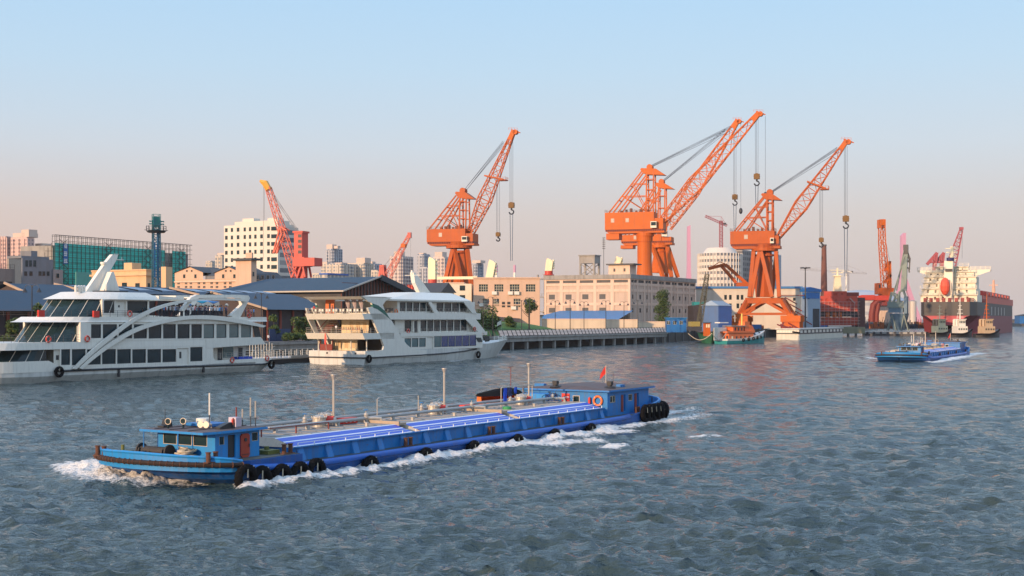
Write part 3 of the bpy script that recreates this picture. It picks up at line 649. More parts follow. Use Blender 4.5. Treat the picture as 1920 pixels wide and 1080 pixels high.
    m.slab([(hu0-.2, hv0-.2), (hu1+.5, hv0-.2), (hu1+.5, hv1+.15), (hu0-.2, hv1+.15)], hz1+.163, hz1+.42, 1, top=[(hu0+1, hv0+3), (hu1-1, hv0+3), (hu1-1, hv1-3), (hu0+1, hv1-3)])
    for k in range(5): m.bar((hu0, 2+k*1.7, hz1+.18), (hu1+.5, 2.2+k*1.7, hz1+.18), .05, m=1)
    m.build('roof', [blue, roofb], hs)
    for u, v in ((hu0+.4, 6.6), (hu0+2.2, 2.0)):
        m = MB(); m.torus((u, v, hz1+.28), (0, 0, 1), .42, .13, 18, 6); m.cyl((u, v, hz1+.16), (u, v, hz1+.8), .22, n=10); m.box(u-.22, u+.22, v-.22, v+.22, hz1+.5, hz1+.85); m.build('exhaust_funnel', blackp, hs)
    m = MB(); m.box(hu0-2.0, hu0-.02, 6.3, 8.6, 1.9, 2.75); m.build('engine_casing', bluel, th)
    m = MB(); m.cyl((hu0-.35, 2.6, 1.8), (hu0-.3, 2.6, 1.8), .1); m.box(hu0-.06, hu0-.01, 4.9, 5.7, 2.05, 2.75, 0)
    for k in range(3): m.box(hu0-.066, hu0-.061, 5.0+k*.2, 5.12+k*.2, 2.35, 2.5, 1)
    m.build('warning_sign', [red, wstripe], hs)
    # stern bulwark
    us3 = [45.6, 46.6, 47.6, 48.6, 49.6, 50.6, 51.4, 51.9, 52.15]
    near = [(u, barge_hull_secs([u])[0][3][1], barge_hull_secs([u])[0][3][2]) for u in us3]; far = [(p[0], 2*VC-p[1], p[2]) for p in reversed(near)]; loop = near+far
    m = MB(); vs = []; fs = []; hg = [.1, .45, .55, .6, .62, .64, .66, .68, .7]; hg += hg[::-1]
    for (x, y, z), h in zip(loop, hg): vs += [(x, y, z-.3), (x+.05, y, z+h), (x-.1, y+(VC-y)*.03, z+h), (x-.1, y+(VC-y)*.03, z-.2)]
    for i in range(len(loop)-1):
        for k in range(3): a = i*4+k; fs.append((a, a+4, a+5, a+1))
    m.add(vs, fs); m.build('stern_bulwark', bluel, th)
    m = MB()
    rail(m, [(50.6, 1.8, 1.5), (51.8, 5.5, 1.6), (50.6, 9.2, 1.5)], h=.5, n=1, post=1.2, r=.04); m.cyl((51.2, 3.2, 1.2), (51.2, 3.2, 2.4), .14); m.build('stern_rail', steeld, th)
    m = MB(); m.cyl((46.3, 4.5, hz1+.1), (46.3, 4.5, hz1+2.1), .035, n=6); m.build('flag_staff', galv, th)
    m = MB(); m.add([(46.3, 4.5, hz1+2.1), (46.3, 4.5, hz1+1.35), (46.05, 4.75, hz1+1.0), (45.9, 4.95, hz1+.75), (45.95, 4.9, hz1+1.25), (46.1, 4.7, hz1+1.7)], [(0, 1, 2, 4, 5), (2, 3, 4)]); m.build('flag', red, th)
    m = MB(); m.cyl((47.2, 4.2, hz1+.1), (47.2, 4.2, hz1+1.5), .025, n=6); m.build('antenna', steeld, th)
    m = MB(); m.cyl((36, 8.6, 2.0), (36, 8.6, 5.2), .03, n=6); m.bar((35.6, 8.6, 5.2), (36.4, 8.6, 5.2), .05); m.build('antenna', reddark, th)
    return th
def tyre_mesh(R=.62, r=.24):
    m = MB(); m.torus((0, 0, 0), (0, 1, 0), R, r, 22, 8); 
    for k in range(22):
        a = 2*math.pi*k/22; m.box(math.cos(a)*(R+r*.8)-.03, math.cos(a)*(R+r*.8)+.03, -.15, .15, math.sin(a)*(R+r*.8)-.03, math.sin(a)*(R+r*.8)+.03)
    return m
def local_copy(th, fr, u, v, z): return fr.w(u, v, z)
barge = make_barge(True)
# tyre fenders hanging on ropes
ty = thing('tyre_fender', 'x', 'tyre', (0, 0, 0), B_.rz)
tyre_mesh().build('tyre', black, ty, smooth=True)
m = MB(); m.tube([(0, .1, .75), (-.1, -.22, .55), (-.18, -.28, .1)], .035, 5); m.tube([(.15, .15, .78), (.35, -.2, .5), (.5, -.1, .7)], .03, 5); m.build('rope', rope, ty)
sp = [(-6.6, .42), (-5.4, .22), (-3.7, .16), (-2.1, .14), (-.6, .2)]
nm = ['tyre fender nearest the bow in the row under the wheelhouse', 'second tyre fender from the bow under the wheelhouse door', 'third tyre fender from the bow, below the wheelhouse corner', 'fourth tyre fender from the bow, just aft of the wheelhouse', 'fifth tyre fender from the bow, under the first blue buttress']
locs = [B_.w(u, -.28, z) for u, z in sp]; labs = list(nm); grp = 'tyre fenders along the near barge'
for i, (px, py) in enumerate(((694, 853), (798, 842), (888, 828), (970, 820), (1040, 802), (1108, 796))):
    u = B_.uz(px, py, -.3)[0]; locs.append(B_.w(u, -.3, -.12)); labs.append('half sunk tyre on the near barge rubbing strake, %s from the wheelhouse' % ['first', 'second', 'third', 'fourth', 'fifth', 'sixth'][i])
k = 0
for u in (44.9, 45.8, 46.7, 47.6, 48.5, 49.4, 50.3, 51.2):
    s = barge_hull_secs([min(u, 52.1)])[0][3]; locs.append(B_.w(u+.1, s[1]-.25, .85)); labs.append('black tyre hanging on the near barge stern, %s from the deckhouse' % ['first', 'second', 'third', 'fourth', 'fifth', 'sixth', 'seventh', 'last'][k]); k += 1
rz_ = [B_.rz]*len(locs)
for i in range(8): rz_[len(locs)-8+i] += [0, .05, .2, .35, .55, .9, 1.2, 1.4][i]
repeat(ty, locs, labs, rz_, grp)
# heap of mooring rope by the wheelhouse front
m = MB()
for k in range(26):
    R = random.uniform(.28, .62); c = (random.uniform(-.2, .2), random.uniform(-.2, .2), .07+k*.022)
    m.torus(c, (random.uniform(-.3, .3), random.uniform(-.3, .3), 1), R*(1-k*.012), .05, 18, 6)
tag(m.build('rope_coil', rope, loc=B_.w(-8.1, 3.0, 1.42), smooth=True), 'heap of pale mooring rope piled in front of the wheelhouse', 'rope')
def lifebuoy(loc, rz, lab, R=.36, col=None, grp=None):
    o = MB().torus((0, 0, 0), (0, 1, 0), R, R*.26, 20, 8, 0); 
    for k in range(4):
        a = math.pi/4+k*math.pi/2; o.torus((math.cos(a)*R, 0, math.sin(a)*R), (-math.sin(a), 0, math.cos(a)), R*.27, R*.05, 8, 4, 1)
    return tag(o.build('lifebuoy', [col or orangeb, wstripe], loc=loc, rz=rz, smooth=True), lab, 'lifebuoy', grp)
lifebuoy(B_.w(39.98, 2.0, 2.2), B_.rz-math.pi/2, 'orange lifebuoy hung on the front wall of the near barge deckhouse', .40)
m = MB(); m.cyl((0, 0, -.25), (0, 0, .25), .12, n=10); m.cyl((0, 0, .25), (0, 0, .33), .05, n=6); tag(m.build('fire_extinguisher', red, loc=B_.w(39.9, 2.8, 2.2)), 'small red fire extinguisher on the barge deckhouse wall', 'extinguisher')
# bicycle leaning on the deckhouse
bk = thing('bicycle', 'dark bicycle parked on the tank deck in front of the barge deckhouse', 'bicycle', B_.w(38.0, 5.6, 2.08), B_.rz-.9)
for x in (-.52, .52):
    m = MB(); m.torus((x, 0, .33), (0, 1, 0), .32, .025, 20, 5)
    for k in range(10): a = k*math.pi/5; m.bar((x, 0, .33), (x+.31*math.cos(a), 0, .33+.31*math.sin(a)), .01)
    m.build('wheel', black, bk)
m = MB()
for p, q in (((-.52, .33), (-.15, .78)), ((-.15, .78), (.38, .78)), ((.38, .78), (-.05, .3)), ((-.15, .85), (-.05, .3)), ((-.52, .33), (-.05, .3)), ((.52, .33), (.36, .9))): m.bar((p[0], 0, p[1]), (q[0], 0, q[1]), .04)
m.bar((.34, -.25, .95), (.34, .25, .95), .035); m.build('frame', steeld, bk); m = MB(); m.box(-.3, -.02, -.07, .07, .86, .93); m.build('saddle', black, bk)
# orange boat under a black cover
lb = thing('rubber_boat', 'small orange boat under a black cover on the far side of the near barge', 'boat', B_.w(36.6, 10.4, 1.9), B_.rz-.25)
m = MB(); m.loft([[(x, -w, .3), (x, -w*.8, 0), (x, w*.8, 0), (x, w, .3), (x, w*.9, .75), (x, -w*.9, .75)] for x, w in ((-2.2, .3), (-1.6, .75), (0, 1), (1.8, 1), (2.2, .9))]); m.build('hull', orangeb, lb)
m = MB(); m.loft([[(x, -w, .7), (x, -w*.4, .95+h), (x, 0, 1.05+h), (x, w*.4, .95+h), (x, w, .7)] for x, w, h in ((-2.4, .3, -.1), (-1.5, .9, .05), (0, 1.15, .25), (1.6, 1.15, .3), (2.5, 1.0, .1))]); m.build('cover', black, lb)
# washing on the frame
for i, (u, w, h, c, lab) in enumerate(((30.2, .55, 1.2, SH['blue'], 'long blue overalls drying on the pipe frame'), (30.9, .6, .85, SH['navy'], 'dark blue jacket drying in the middle of the pipe frame'), (31.9, .4, .6, SH['blue'], 'short blue shirt drying on the pipe frame'), (33.2, .3, .5, SH['grey'], 'grey cloth hanging alone on the pipe frame'))):
    m = MB(); n = 6; vs = []
    for k in range(n+1):
        for j in range(4): vs.append((w*k/n, .06*math.sin(k*2.1+j), -h*j/3*(1-.12*((k*7+i) % 3))))
    m.add(vs, [(k*4+j, k*4+j+1, (k+1)*4+j+1, (k+1)*4+j) for k in range(n) for j in range(3)])
    tag(m.build('washing', bstripe if c is SH['blue'] else c, loc=B_.w(u-.6, 5.3, 3.72), rz=B_.rz), lab, 'washing', 'washing on the barge')
# second barge: a copy further away, heading the same way
b2 = copy_tree(barge); b2.scale = (1.04, 1, 1.12); b2['label'] = 'small distant blue tanker barge sailing in front of the big ship'
p0 = gp(1750, 677); b2.rotation_euler = (0, 0, math.radians(61.5)); 
b2.location = (p0[0], p0[1], 0)
# ---------------------------------------------------------------- people
def make_person_mesh(pose, seed=0):
    rnd = random.Random(seed); V_ = []; E_ = []; R_ = []
    def v(x, y, z, r): V_.append((x, y, z)); R_.append(r); return len(V_)-1
    def e(a, b): E_.append((a, b))
    hip = v(0, 0, .92, .13); bel = v(0, 0, 1.08, .125); ch = v(0, .01, 1.32, .145); nk = v(0, 0, 1.49, .055); hd = v(0, -.01, 1.60, .085); tp = v(0, 0, 1.70, .075); ns = v(0, -.095, 1.60, .018)
    for a, b in ((hip, bel), (bel, ch), (ch, nk), (nk, hd), (hd, tp), (hd, ns)): e(a, b)
    st = .03 if pose != 'walk' else .2
    for s in (-1, 1):
        f = s*st
        h = v(s*.095, 0, .86, .095); k = v(s*.10, -abs(f)*.6-.01, .48, .06); a = v(s*.10, f, .09, .042); t = v(s*.11, f-.16, .04, .035)
        e(hip, h); e(h, k); e(k, a); e(a, t)
        sh = v(s*.19, 0, 1.42, .06); e(ch, sh)
        if pose == 'rail': el = v(s*.25, -.12, 1.18, .042); ha = v(s*.17, -.36, 1.10, .028)
        elif pose == 'photo': el = v(s*.27, -.16, 1.30, .042); ha = v(s*.08, -.30, 1.55, .028)
        elif pose == 'walk': el = v(s*.25, -f*.5, 1.15, .042); ha = v(s*.24, -f-.12, .92, .028)
        elif pose == 'talk': el = v(s*.27, .02, 1.15, .042); ha = v(s*.16, -.26, 1.12 if s > 0 else 1.25, .028)
        else: el = v(s*.25, .03, 1.14, .042); ha = v(s*.24, -.04, .90, .028)
        e(sh, el); e(el, ha)
        d = Vector(V_[ha])-Vector(V_[el]); d.normalize(); sd_ = d.cross(Vector((0, 0, 1)) if abs(d.z) < .9 else Vector((0, 1, 0))).normalized(); hp = Vector(V_[ha])
        pm = hp+d*.05; pv = v(*pm, .028); e(ha, pv)
        for j, L in enumerate((.07, .08, .075, .06)):
            q = pm+sd_*(j-1.5)*.02+d*L*.6; g = v(*q, .009); q2 = q+d*L*.4+Vector((0, 0, -.015)); g2 = v(*q2, .008); e(pv, g); e(g, g2)
        q = hp+sd_*.05+d*.03; g = v(*q, .010); e(ha, g)
    me = bpy.data.meshes.new('body'); me.from_pydata(V_, E_, []); o = bpy.data.objects.new('tmp', me); C.collection.objects.link(o)
    md = o.modifiers.new('s', 'SKIN'); me.skin_vertices.new() if not me.skin_vertices else None
    for i, r in enumerate(R_): me.skin_vertices[0].data[i].radius = (r, r*.85 if i in (0, 1, 2) else r)
    me.skin_vertices[0].data[0].use_root = True
    m2 = o.modifiers.new('u', 'SUBSURF'); m2.levels = 1; m2.render_levels = 1
    dg = bpy.context.evaluated_depsgraph_get(); dg.update(); res = bpy.data.meshes.new_from_object(o.evaluated_get(dg)); bpy.data.objects.remove(o)
    res.name = 'body'; return res
POSES = {p: make_person_mesh(p) for p in ('stand', 'rail', 'photo', 'walk', 'talk')}
_pv = {}
def person_mesh(pose, shirt, leg=pants):
    key = (pose, shirt.name, leg.name)
    if key in _pv: return _pv[key]
    me = POSES[pose].copy(); me.materials.clear()
    for m in (skinm, shirt, leg, shoe): me.materials.append(m)
    for p in me.polygons:
        x, y, z = p.center; p.use_smooth = True
        if z > 1.47: k = 0
        elif z < .1: k = 3
        elif z < .95 and abs(x) < .21 and y > -.2: k = 2
        elif abs(x) > .2 and z < 1.22: k = 0
        elif y < -.13 and z < 1.5: k = 0
        else: k = 1
        p.material_index = k
    _pv[key] = me; return me
hb = MB(); hb.sphere((0, .012, 1.655), .108, 10); hair_me = hb.mesh('hair', hairm)
def person(loc, rz, shirt, lab, pose='stand', leg=pants, grp=None, sc=1.):
    o = bpy.data.objects.new('person', person_mesh(pose, SH[shirt], leg)); C.collection.objects.link(o); o.location = loc; o.rotation_euler = (0, 0, rz); o.scale = (sc, sc, sc)
    h = bpy.data.objects.new('hair', hair_me); C.collection.objects.link(h); h.parent = o
    return tag(o, lab, 'person', grp)
# ---------------------------------------------------------------- ferry 1 (left, bow towards the left)
FU = (1386, 2400)
A = Fr(gp(113, 716), FU); BM = 13.0; VM = BM/2
f1 = A.thing('river_cruise_boat', 'white three deck cruise boat with two thin side arches and a crowded top deck', 'cruise boat', 'white cruise boats by the pontoon')
stain = mat('stained_white', (.58, .57, .52), .5, streak=.55, rust=.15, scale=.5, dirt=(.2, .16, .1))
def px(u_or_pts, v=0): return A.poly(u_or_pts, v)
# hull
ux = lambda x, y, v=0: A.uz(x, y, v)[0]
zx = lambda x, y, v=0: A.uz(x, y, v)[1]
def ship_hull(mb, us, half, top, bot_in=.12, rake=lambda u: 0., vm=VM, zlow=-1.0):
    secs = []
    for u in us:
        h = max(half(u), .15); t = top(u); r = rake(u)
        secs.append([(u+r*1.3, vm-h*(1-bot_in*1.6), zlow), (u+r, vm-h*(1-bot_in), 0), (u+r*.5, vm-h, t*.55), (u, vm-h, t), (u, vm+h, t), (u+r*.5, vm+h, t*.55), (u+r, vm+h*(1-bot_in), 0), (u+r*1.3, vm+h*(1-bot_in*1.6), zlow)])
    mb.loft(secs); return mb
ub = -19.0; us_ = ux(500, 690); ue = ux(511, 672)
def half1(u):
    if u < -5: return VM*max(0, 1-((-5-u)/14.2)**2.1)
    if u > us_-3: return VM*(1-.06*((u-us_+3)/4))
    return VM
deck1 = zx(250, 690)   # fender line height
hl = MB(); hb_us = [-19, -18.6, -17.5, -16, -14, -12, -10, -8, -5, 0, 20, us_-3, us_, ue]
ship_hull(hl, hb_us, half1, lambda u: deck1+.1+(.35*((-5-u)/14) if u < -5 else 0), .1, lambda u: (2.2*((-5-u)/14)**1.5 if u < -5 else (-.9*(u-us_+4)/4*1.6 if u > us_-4 else 0)))
hl.build('hull', stain, f1)
# raised bow bulwark
m = MB(); n = 14; L = []
for i in range(n+1): u = 0.2-19.3*(i/n)**.8; L.append(u)
top_bw = zx(60, 679)
for s in (1, -1):
    vs = []
    for u in L:
        h = half1(max(u, -18.95)); t = deck1+.12+(top_bw-deck1)*min(1, (1.2-u+.0)/3.2 if u > -2 else 1); vs += [(u, VM-s*h-(0.02*s), deck1), (u, VM-s*h-.02*s, t), (u+.1, VM-s*(h-.15), t), (u+.1, VM-s*(h-.15), deck1)]
    m.add(vs, [(i*4+k, i*4+4+k, i*4+5+k, i*4+1+k) for i in range(n) for k in range(3)])
m.build('bow_bulwark', white, f1)
m = MB(); pts = [(-1.2, -.12, deck1+.05), (10, -.12, deck1+.02), (us_-1, -.12, zx(470, 684)+.02), (us_+1.2, .3, zx(500, 681)+.02)]; m.tube(pts, .17, 6)
for x in (222, 381): u = ux(x, 690); m.box(u-.18, u+.18, -.2, .05, deck1-1.3, deck1)
m.build('rubbing_strip', blackp, f1)
# decks: plan outline with rounded bow
def plan(u0, u1, v0, v1, ell, n=9):
    c = (v0+v1)/2; r = (v1-v0)/2
    return [(u1, v0)]+[(u0+ell*(1-math.cos(a)), c-r*math.sin(a)) for a in [math.pi/2*(1-2*i/(2*n)) for i in range(2*n+1)]]+[(u1, v1)]
z2 = zx(150, 641); z2b = zx(150, 654); z3 = zx(150, 594); z3b = zx(150, 604); z4 = zx(200, 548); z4b = zx(200, 561)
zu1 = ux(492, 640)
m = MB(); m.slab(plan(-15.5, zu1-.1, .0, BM, 9), z2b, z2, top=plan(-14.9, zu1-.1, .05, BM-.05, 9)); m.build('deck', white, f1)
u3l = A.uz(33, 602, VM)[0]; u3r = ux(500, 612)
m = MB(); m.slab(plan(u3l, u3r, -.15, BM+.15, 9), z3b, z3b+.22, top=plan(u3l+.9, u3r, 0, BM, 8.4)); m.slab(plan(u3l+.9, u3r, 0, BM, 8.4), z3b+.22, z3, top=plan(u3l+2.2, u3r, .02, BM-.02, 7.6)); m.build('deck', white, f1)
u4l = A.uz(95, 560, VM)[0]; u4r = ux(300, 560)
m = MB(); m.slab(plan(u4l, u4r, -.1, BM+.1, 9), z4b, z4b+.45, top=plan(u4l+1.3, u4r-.2, .3, BM-.3, 8)); m.slab(plan(u4l+1.3, u4r-.2, .3, BM-.3, 8), z4b+.45, z4+.1, top=plan(u4l+3.2, u4r-2, 1.2, BM-1.2, 7))
m.prism([(u4r-.3, z4b+.15), (u4r-.3, z4b+.7), (ux(345, 560), z4b+.42), (ux(345, 564), z4b+.15)], .0, 1.2); m.build('roof', white, f1)
m = MB(); m.box(ux(225, 545), ux(265, 548), 3, 10, z4+.1, z4+.35); m.build('roof_box', blackp, f1)
# curved glass fronts
def glass_front(px0, px1, zb, zt, lean, u_end):
    ul = A.uz(px0, 600, VM)[0]
    b = MB(); a0 = plan(ul, u_end, .5, BM-.5, 7); a1 = plan(ul+lean, u_end, .6, BM-.6, 6)
    b.slab(a0, zb, zt, top=a1); b.m = [0]*len(b.f)
    for i in range(1, len(a0)-1, 2): b.bar((a0[i][0]-.03, a0[i][1], zb), (a1[i][0]-.03, a1[i][1], zt), .07, m=1)
    b.build('glass_front', [glassd, white], f1)
glass_front(42, 150, z2, z3b, 2.6, ux(150, 620))
glass_front(-60, 90, deck1+.2, z2b, 2.6, ux(92, 670))
glass_front(84, 160, z3, z4b, 2.4, ux(197, 575))
# level walls with recessed windows. near and far side alike
def level(x0, x1, y_top, y_bot, wins, zb, zt, name, v=0.02, doors=()):
    u0 = ux(x0, 650); u1 = ux(x1, 650); holes = []; ws = []
    for a, b, t, o in wins:
        ua, zt_ = A.uz(a, t); ub_, zb_ = A.uz(b, o); ws.append((ua, ub_, zb_, zt_)); holes.append((ua, ub_, zb_, zt_))
    for a, b, t, o in doors:
        ua, zt_ = A.uz(a, t); ub_, zb_ = A.uz(b, o); holes.append((ua, ub_, zb_, zt_))
    m = facade(MB(), u0, u1, zb, zt, holes, .2, v, 0)
    m.add([(u0, BM-v, zb), (u1, BM-v, zb), (u1, BM-v, zt), (u0, BM-v, zt), (u0, v, zb), (u0, v, zt), (u1, v, zb), (u1, v, zt)], [(0, 1, 2, 3), (4, 0, 3, 5), (6, 7, 2, 1)])
    w = m.build(name, white, f1)
    for ua, ub_, a, b in ws: window(w, (ua+ub_)/2, v+.16, (a+b)/2, ub_-ua-.02, b-a-.02, 1, 1, glasst if ua > ux(380, 620) and b > 5 else glassd, frame_d, 0, .22)
    for a, b, t, o in doors:
        ua, zt_ = A.uz(a, t); ub_, zb_ = A.uz(b, o); d = MB(); d.box(ua+.1, ua+.1+(ub_-ua)*.5, v+.12, v+.17, zb_+.05, zt_-.2); d.box(ua+.1+(ub_-ua)*.2, ua+.1+(ub_-ua)*.38, v+.115, v+.119, zb_+1.4, zt_-.6, 1); d.build('door', [white, blackp], w)
    return w
wl1 = [(115, 133, 655, 684)]+[(135+28.3*i, 161+28.3*i, 655, 684-.9*i) for i in range(7)]+[(357, 380, 651, 677)]
wl1[0] = (115, 132, 655, 684)
level(113, 400, 0, 0, wl1, deck1, z2b+.02, 'saloon_wall', doors=((332, 354, 653, 687),))
wl2 = [(171, 190, 608, 634), (193, 220, 608, 634), (223, 248, 608, 634.5), (251, 276, 608, 634.5), (279, 303, 608, 634.5), (306, 330, 608, 634.5), (333, 356, 608, 634.5), (359, 379, 608, 634), (382, 402, 608, 634), (406, 425, 608, 633.5), (430, 448, 608, 633), (452, 471, 609, 633)]
level(151, 474, 0, 0, wl2, z2, z3b+.02, 'upper_saloon_wall')
level(196, 284, 0, 0, [(199, 219, 563, 587), (243, 281, 564, 587)], z3, z4b+.02, 'bridge_wall', .5, doors=((222, 240, 565, 593),))
# stern part of the hull above the fender: open working deck
m = MB(); u0 = ux(400, 680); u1 = ue
m.prism([A.uz(390, 656), A.uz(404, 676), A.uz(510, 671), A.uz(508, 682), A.uz(396, 686), A.uz(386, 686), A.uz(386, 652)], .0, .25); m.prism([A.uz(390, 656), A.uz(404, 676), A.uz(510, 671), A.uz(508, 682), A.uz(396, 686), A.uz(386, 686), A.uz(386, 652)], BM-.25, BM); m.build('stern_bulwark', white, f1)
m = MB(); m.box(ux(395, 660), ux(478, 660), 2.2, BM-2.2, deck1-.3, z2b); m.build('stern_house', cream, f1)
for x, w in ((408, 1.1), (447, 1.0)):
    m = MB(); a = A.uz(x, 675, 2.2)[0]; m.box(a, a+w, 2.12, 2.19, deck1+.1, z2b-.6); m.build('door', frame_d, f1)
m = MB(); a = A.uz(418, 675, 2.2)[0]; m.box(a, a+2.6, 2.13, 2.19, deck1+1.0, z2b-.1); m.build('window', glasst, f1)
m = MB(); rail(m, [(ux(403, 675), .15, deck1+.9), (ue-.3, .2, deck1+.9)], 1.0, 3, 1.4, .025); m.build('stern_railing', galv, f1)
m = MB(); m.box(ux(455, 675), ux(480, 675), .8, 2.0, deck1+.1, deck1+1.1); m.build('fender_board', bstripe, f1)
# level 2 belt between the two window rows at the stern: slanted end
for s in (0, 1):
    m = MB(); v0 = -.02 if s == 0 else BM-.28
    m.prism([A.uz(386, 634.5), A.uz(489, 632), A.uz(498, 645), A.uz(386, 653)], v0, v0+.3); m.build('side_panel', white, f1)
    m = MB(); m.prism([A.uz(474, 606), A.uz(486, 613), A.uz(490, 632), A.uz(479, 633)], v0+.1, v0+.2); m.build('end_glass', glassd, f1)
# broad curved band over the upper windows, ending in a drooping tail
def arcpts(pts, k=6):   # Catmull-Rom through pixel points
    out_ = []
    for i in range(len(pts)-1):
        p0 = pts[max(i-1, 0)]; p1 = pts[i]; p2 = pts[i+1]; p3 = pts[min(i+2, len(pts)-1)]
        for j in range(k):
            t = j/k; out_.append(tuple(.5*((2*b)+(-a+c)*t+(2*a-5*b+4*c-d)*t*t+(-a+3*b-3*c+d)*t**3) for a, b, c, d in zip(p0, p1, p2, p3)))
    out_.append(pts[-1]); return out_
lo_top = arcpts([(144, 690), (170, 666), (205, 640), (250, 615), (300, 600), (350, 592), (400, 592), (450, 599), (495, 611)])
lo_bot = arcpts([(150, 692), (176, 670), (210, 646), (253, 622), (300, 607), (350, 599), (400, 600), (450, 607), (489, 614)])
up_top = arcpts([(134, 691), (160, 664), (200, 630), (250, 594), (300, 572), (350, 562), (400, 559), (440, 560), (462, 562)])
up_bot = arcpts([(139, 692), (166, 667), (205, 635), (253, 600), (302, 577), (350, 566), (400, 563), (440, 564), (458, 566)])
for s in (0, 1):
    v0 = -.55 if s == 0 else BM+.15
    for t_, b_ in ((lo_top, lo_bot), (up_top, up_bot)):
        m = MB(); T_ = A.poly(t_, 0); Q = A.poly(b_, 0); vs = []
        for p, q in zip(T_, Q): vs += [(p[0], v0, p[1]), (q[0], v0, q[1]), (q[0], v0+.4, q[1]), (p[0], v0+.4, p[1])]
        n = len(T_); m.add(vs, [(i*4+k, i*4+(k+1) % 4, i*4+4+(k+1) % 4, i*4+4+k) for i in range(n-1) for k in range(4)]+[(0, 3, 2, 1), (n*4-4, n*4-3, n*4-2, n*4-1)])
        m.build('arch', white, f1, smooth=False)
m = MB(); T_ = A.poly(arcpts([(300, 600), (350, 592), (400, 592), (450, 599), (495, 611)])); Q = A.poly([(474, 607), (300, 607)])
m.prism(T_+Q, -.12, .0); m.prism(T_+Q, BM, BM+.12); m.build('top_bulwark', white, f1)
# canopy loop over the open top deck
for s in (0, 1):
    v0 = .0 if s == 0 else BM-.7
    outer = [(432, 592), (454, 571), (452, 560), (444, 558), (372, 559), (362, 563), (346, 583), (340, 583), (358, 558), (370, 552.5), (446, 552.5), (466, 554), (469, 559), (448, 600)]
    m = MB(); m.prism(A.poly(outer), v0, v0+.7); m.build('canopy_frame', white, f1)
m = MB(); a = A.uz(374, 555); b = A.uz(444, 555)
for k in range(2): u = a[0]+.2+(b[0]-a[0]-.8)*k; m.box(u, u+.4, .7, BM-.7, a[1]-.15, a[1]+.12)
m.build('canopy_beam', white, f1)
# mast fin
m = MB(); mv = VM
fin = [(160, 548), (186, 510), (197, 494), (211, 477), (221, 478), (219, 486), (205, 510), (190, 547)]
m.prism(A.poly(fin, mv-.3), mv-.35, mv+.35); fin2 = [(183, 547), (199, 510), (203, 510), (214, 547)]; m.prism(A.poly(fin2, mv-.3), mv-1.6, mv+1.6)
m.build('mast_fin', white, f1)
m = MB(); c = A.uz(194, 496, mv); m.cyl((c[0], mv, c[1]-.5), (c[0], mv, c[1]+.15), .12, .5, n=12); m.cyl((c[0], mv, c[1]+.15), (c[0], mv, c[1]+.4), .5, n=12); m.build('radar', white, f1)
m = MB(); c = A.uz(218, 487, mv); m.bar((c[0], mv-.2, c[1]), (c[0]+1.4, mv-.2, c[1]), .12); m.bar((c[0]-.6, mv-.2, c[1]+.9), (c[0]+.3, mv-.2, c[1]+.9), .08); m.cyl((c[0]+1, mv-.2, c[1]), (c[0]+1, mv-.2, c[1]+.5), .05); m.build('antenna', white, f1)
for x in (142, 148, 153, 158, 199):
    m = MB(); c = A.uz(x, 546, 4); m.cyl((c[0], 4, z4), (c[0], 4, z4+(.9 if x < 190 else 1.2)), .2, n=10); m.sphere((c[0], 4, z4+(.9 if x < 190 else 1.2)), .22, 8); m.build('life_raft_canister', white, f1)
# railings
m = MB(); ar = [(A.uz(57, 640, VM)[0]+3.5*(1-math.cos(a))-6, VM-(VM-.2)*math.sin(a), z2) for a in [math.pi/2*(-1+i/7) for i in range(15)]]; rail(m, [(ux(170, 640), BM-.2, z2)]+ar+[(ux(170, 640), .2, z2)], 1.1, 3, 1.5, .022); m.build('railing', steeld, f1)
m = MB(); rail(m, [(ux(290, 595), .25, z3), (ux(58, 595), .25, z3), (ux(58, 595)-1.5, 2.5, z3), (ux(58, 595)-1.5, BM-2.5, z3), (ux(58, 595), BM-.3, z3)], 1.0, 3, 1.5, .02); m.build('railing', steeld, f1)
m = MB(); rail(m, [(ux(345, 592), .4, z3+.1), (ux(480, 600), .4, z3-.2), (ux(480, 600), BM-.4, z3-.2)], 1.1, 3, 1.6, .02); m.build('railing', steeld, f1)
for x, y in ((146, 612), (86, 610)): pass
m = MB(); a = A.uz(144, 609, .6); m.box(a[0], a[0]+1.3, .5, .6, z2+.05, z2+2.4); m.box(a[0]+.4, a[0]+.9, .47, .499, z2+1.3, z2+1.9, 1); m.build('door', [white, blackp], f1)
m = MB(); a = A.uz(100, 660, .4); m.box(a[0], a[0]+1.4, .3, .4, deck1+.3, z2b-.05); m.box(a[0]+.4, a[0]+.9, .27, .299, deck1+1.7, deck1+2.4, 1); m.build('door', [cream, blackp], f1)
for x, y in ((78, 584), (181, 585)):
    m = MB(); a = A.uz(x, y+4, -.05); m.box(a[0]-.55, a[0]+.55, -.1, .25, a[1]-.5, a[1]+.5); m.build('raft_box', red, f1)
for x, y, l in ((91, 636, 'red lifebuoy on the bow railing of the arched cruise boat, one deck up'), (164, 635, 'red lifebuoy beside the bow deck door of the arched cruise boat'), (243.5, 588, 'red lifebuoy on the top railing of the arched cruise boat near the bridge door'), (435.5, 675, 'red lifebuoy on the stern bulwark of the arched cruise boat, nearer the saloon'), (501, 672, 'red lifebuoy at the very stern corner of the arched cruise boat'), (467.5, 591, 'red lifebuoy on the aft railing behind the crowd')):
    a = A.uz(x, y, -.12); lifebuoy(A.w(a[0], -.12, a[1]), A.rz, l, .42, mat('buoy_red', (.62, .06, .03), .5), 'lifebuoys on the cruise boats')
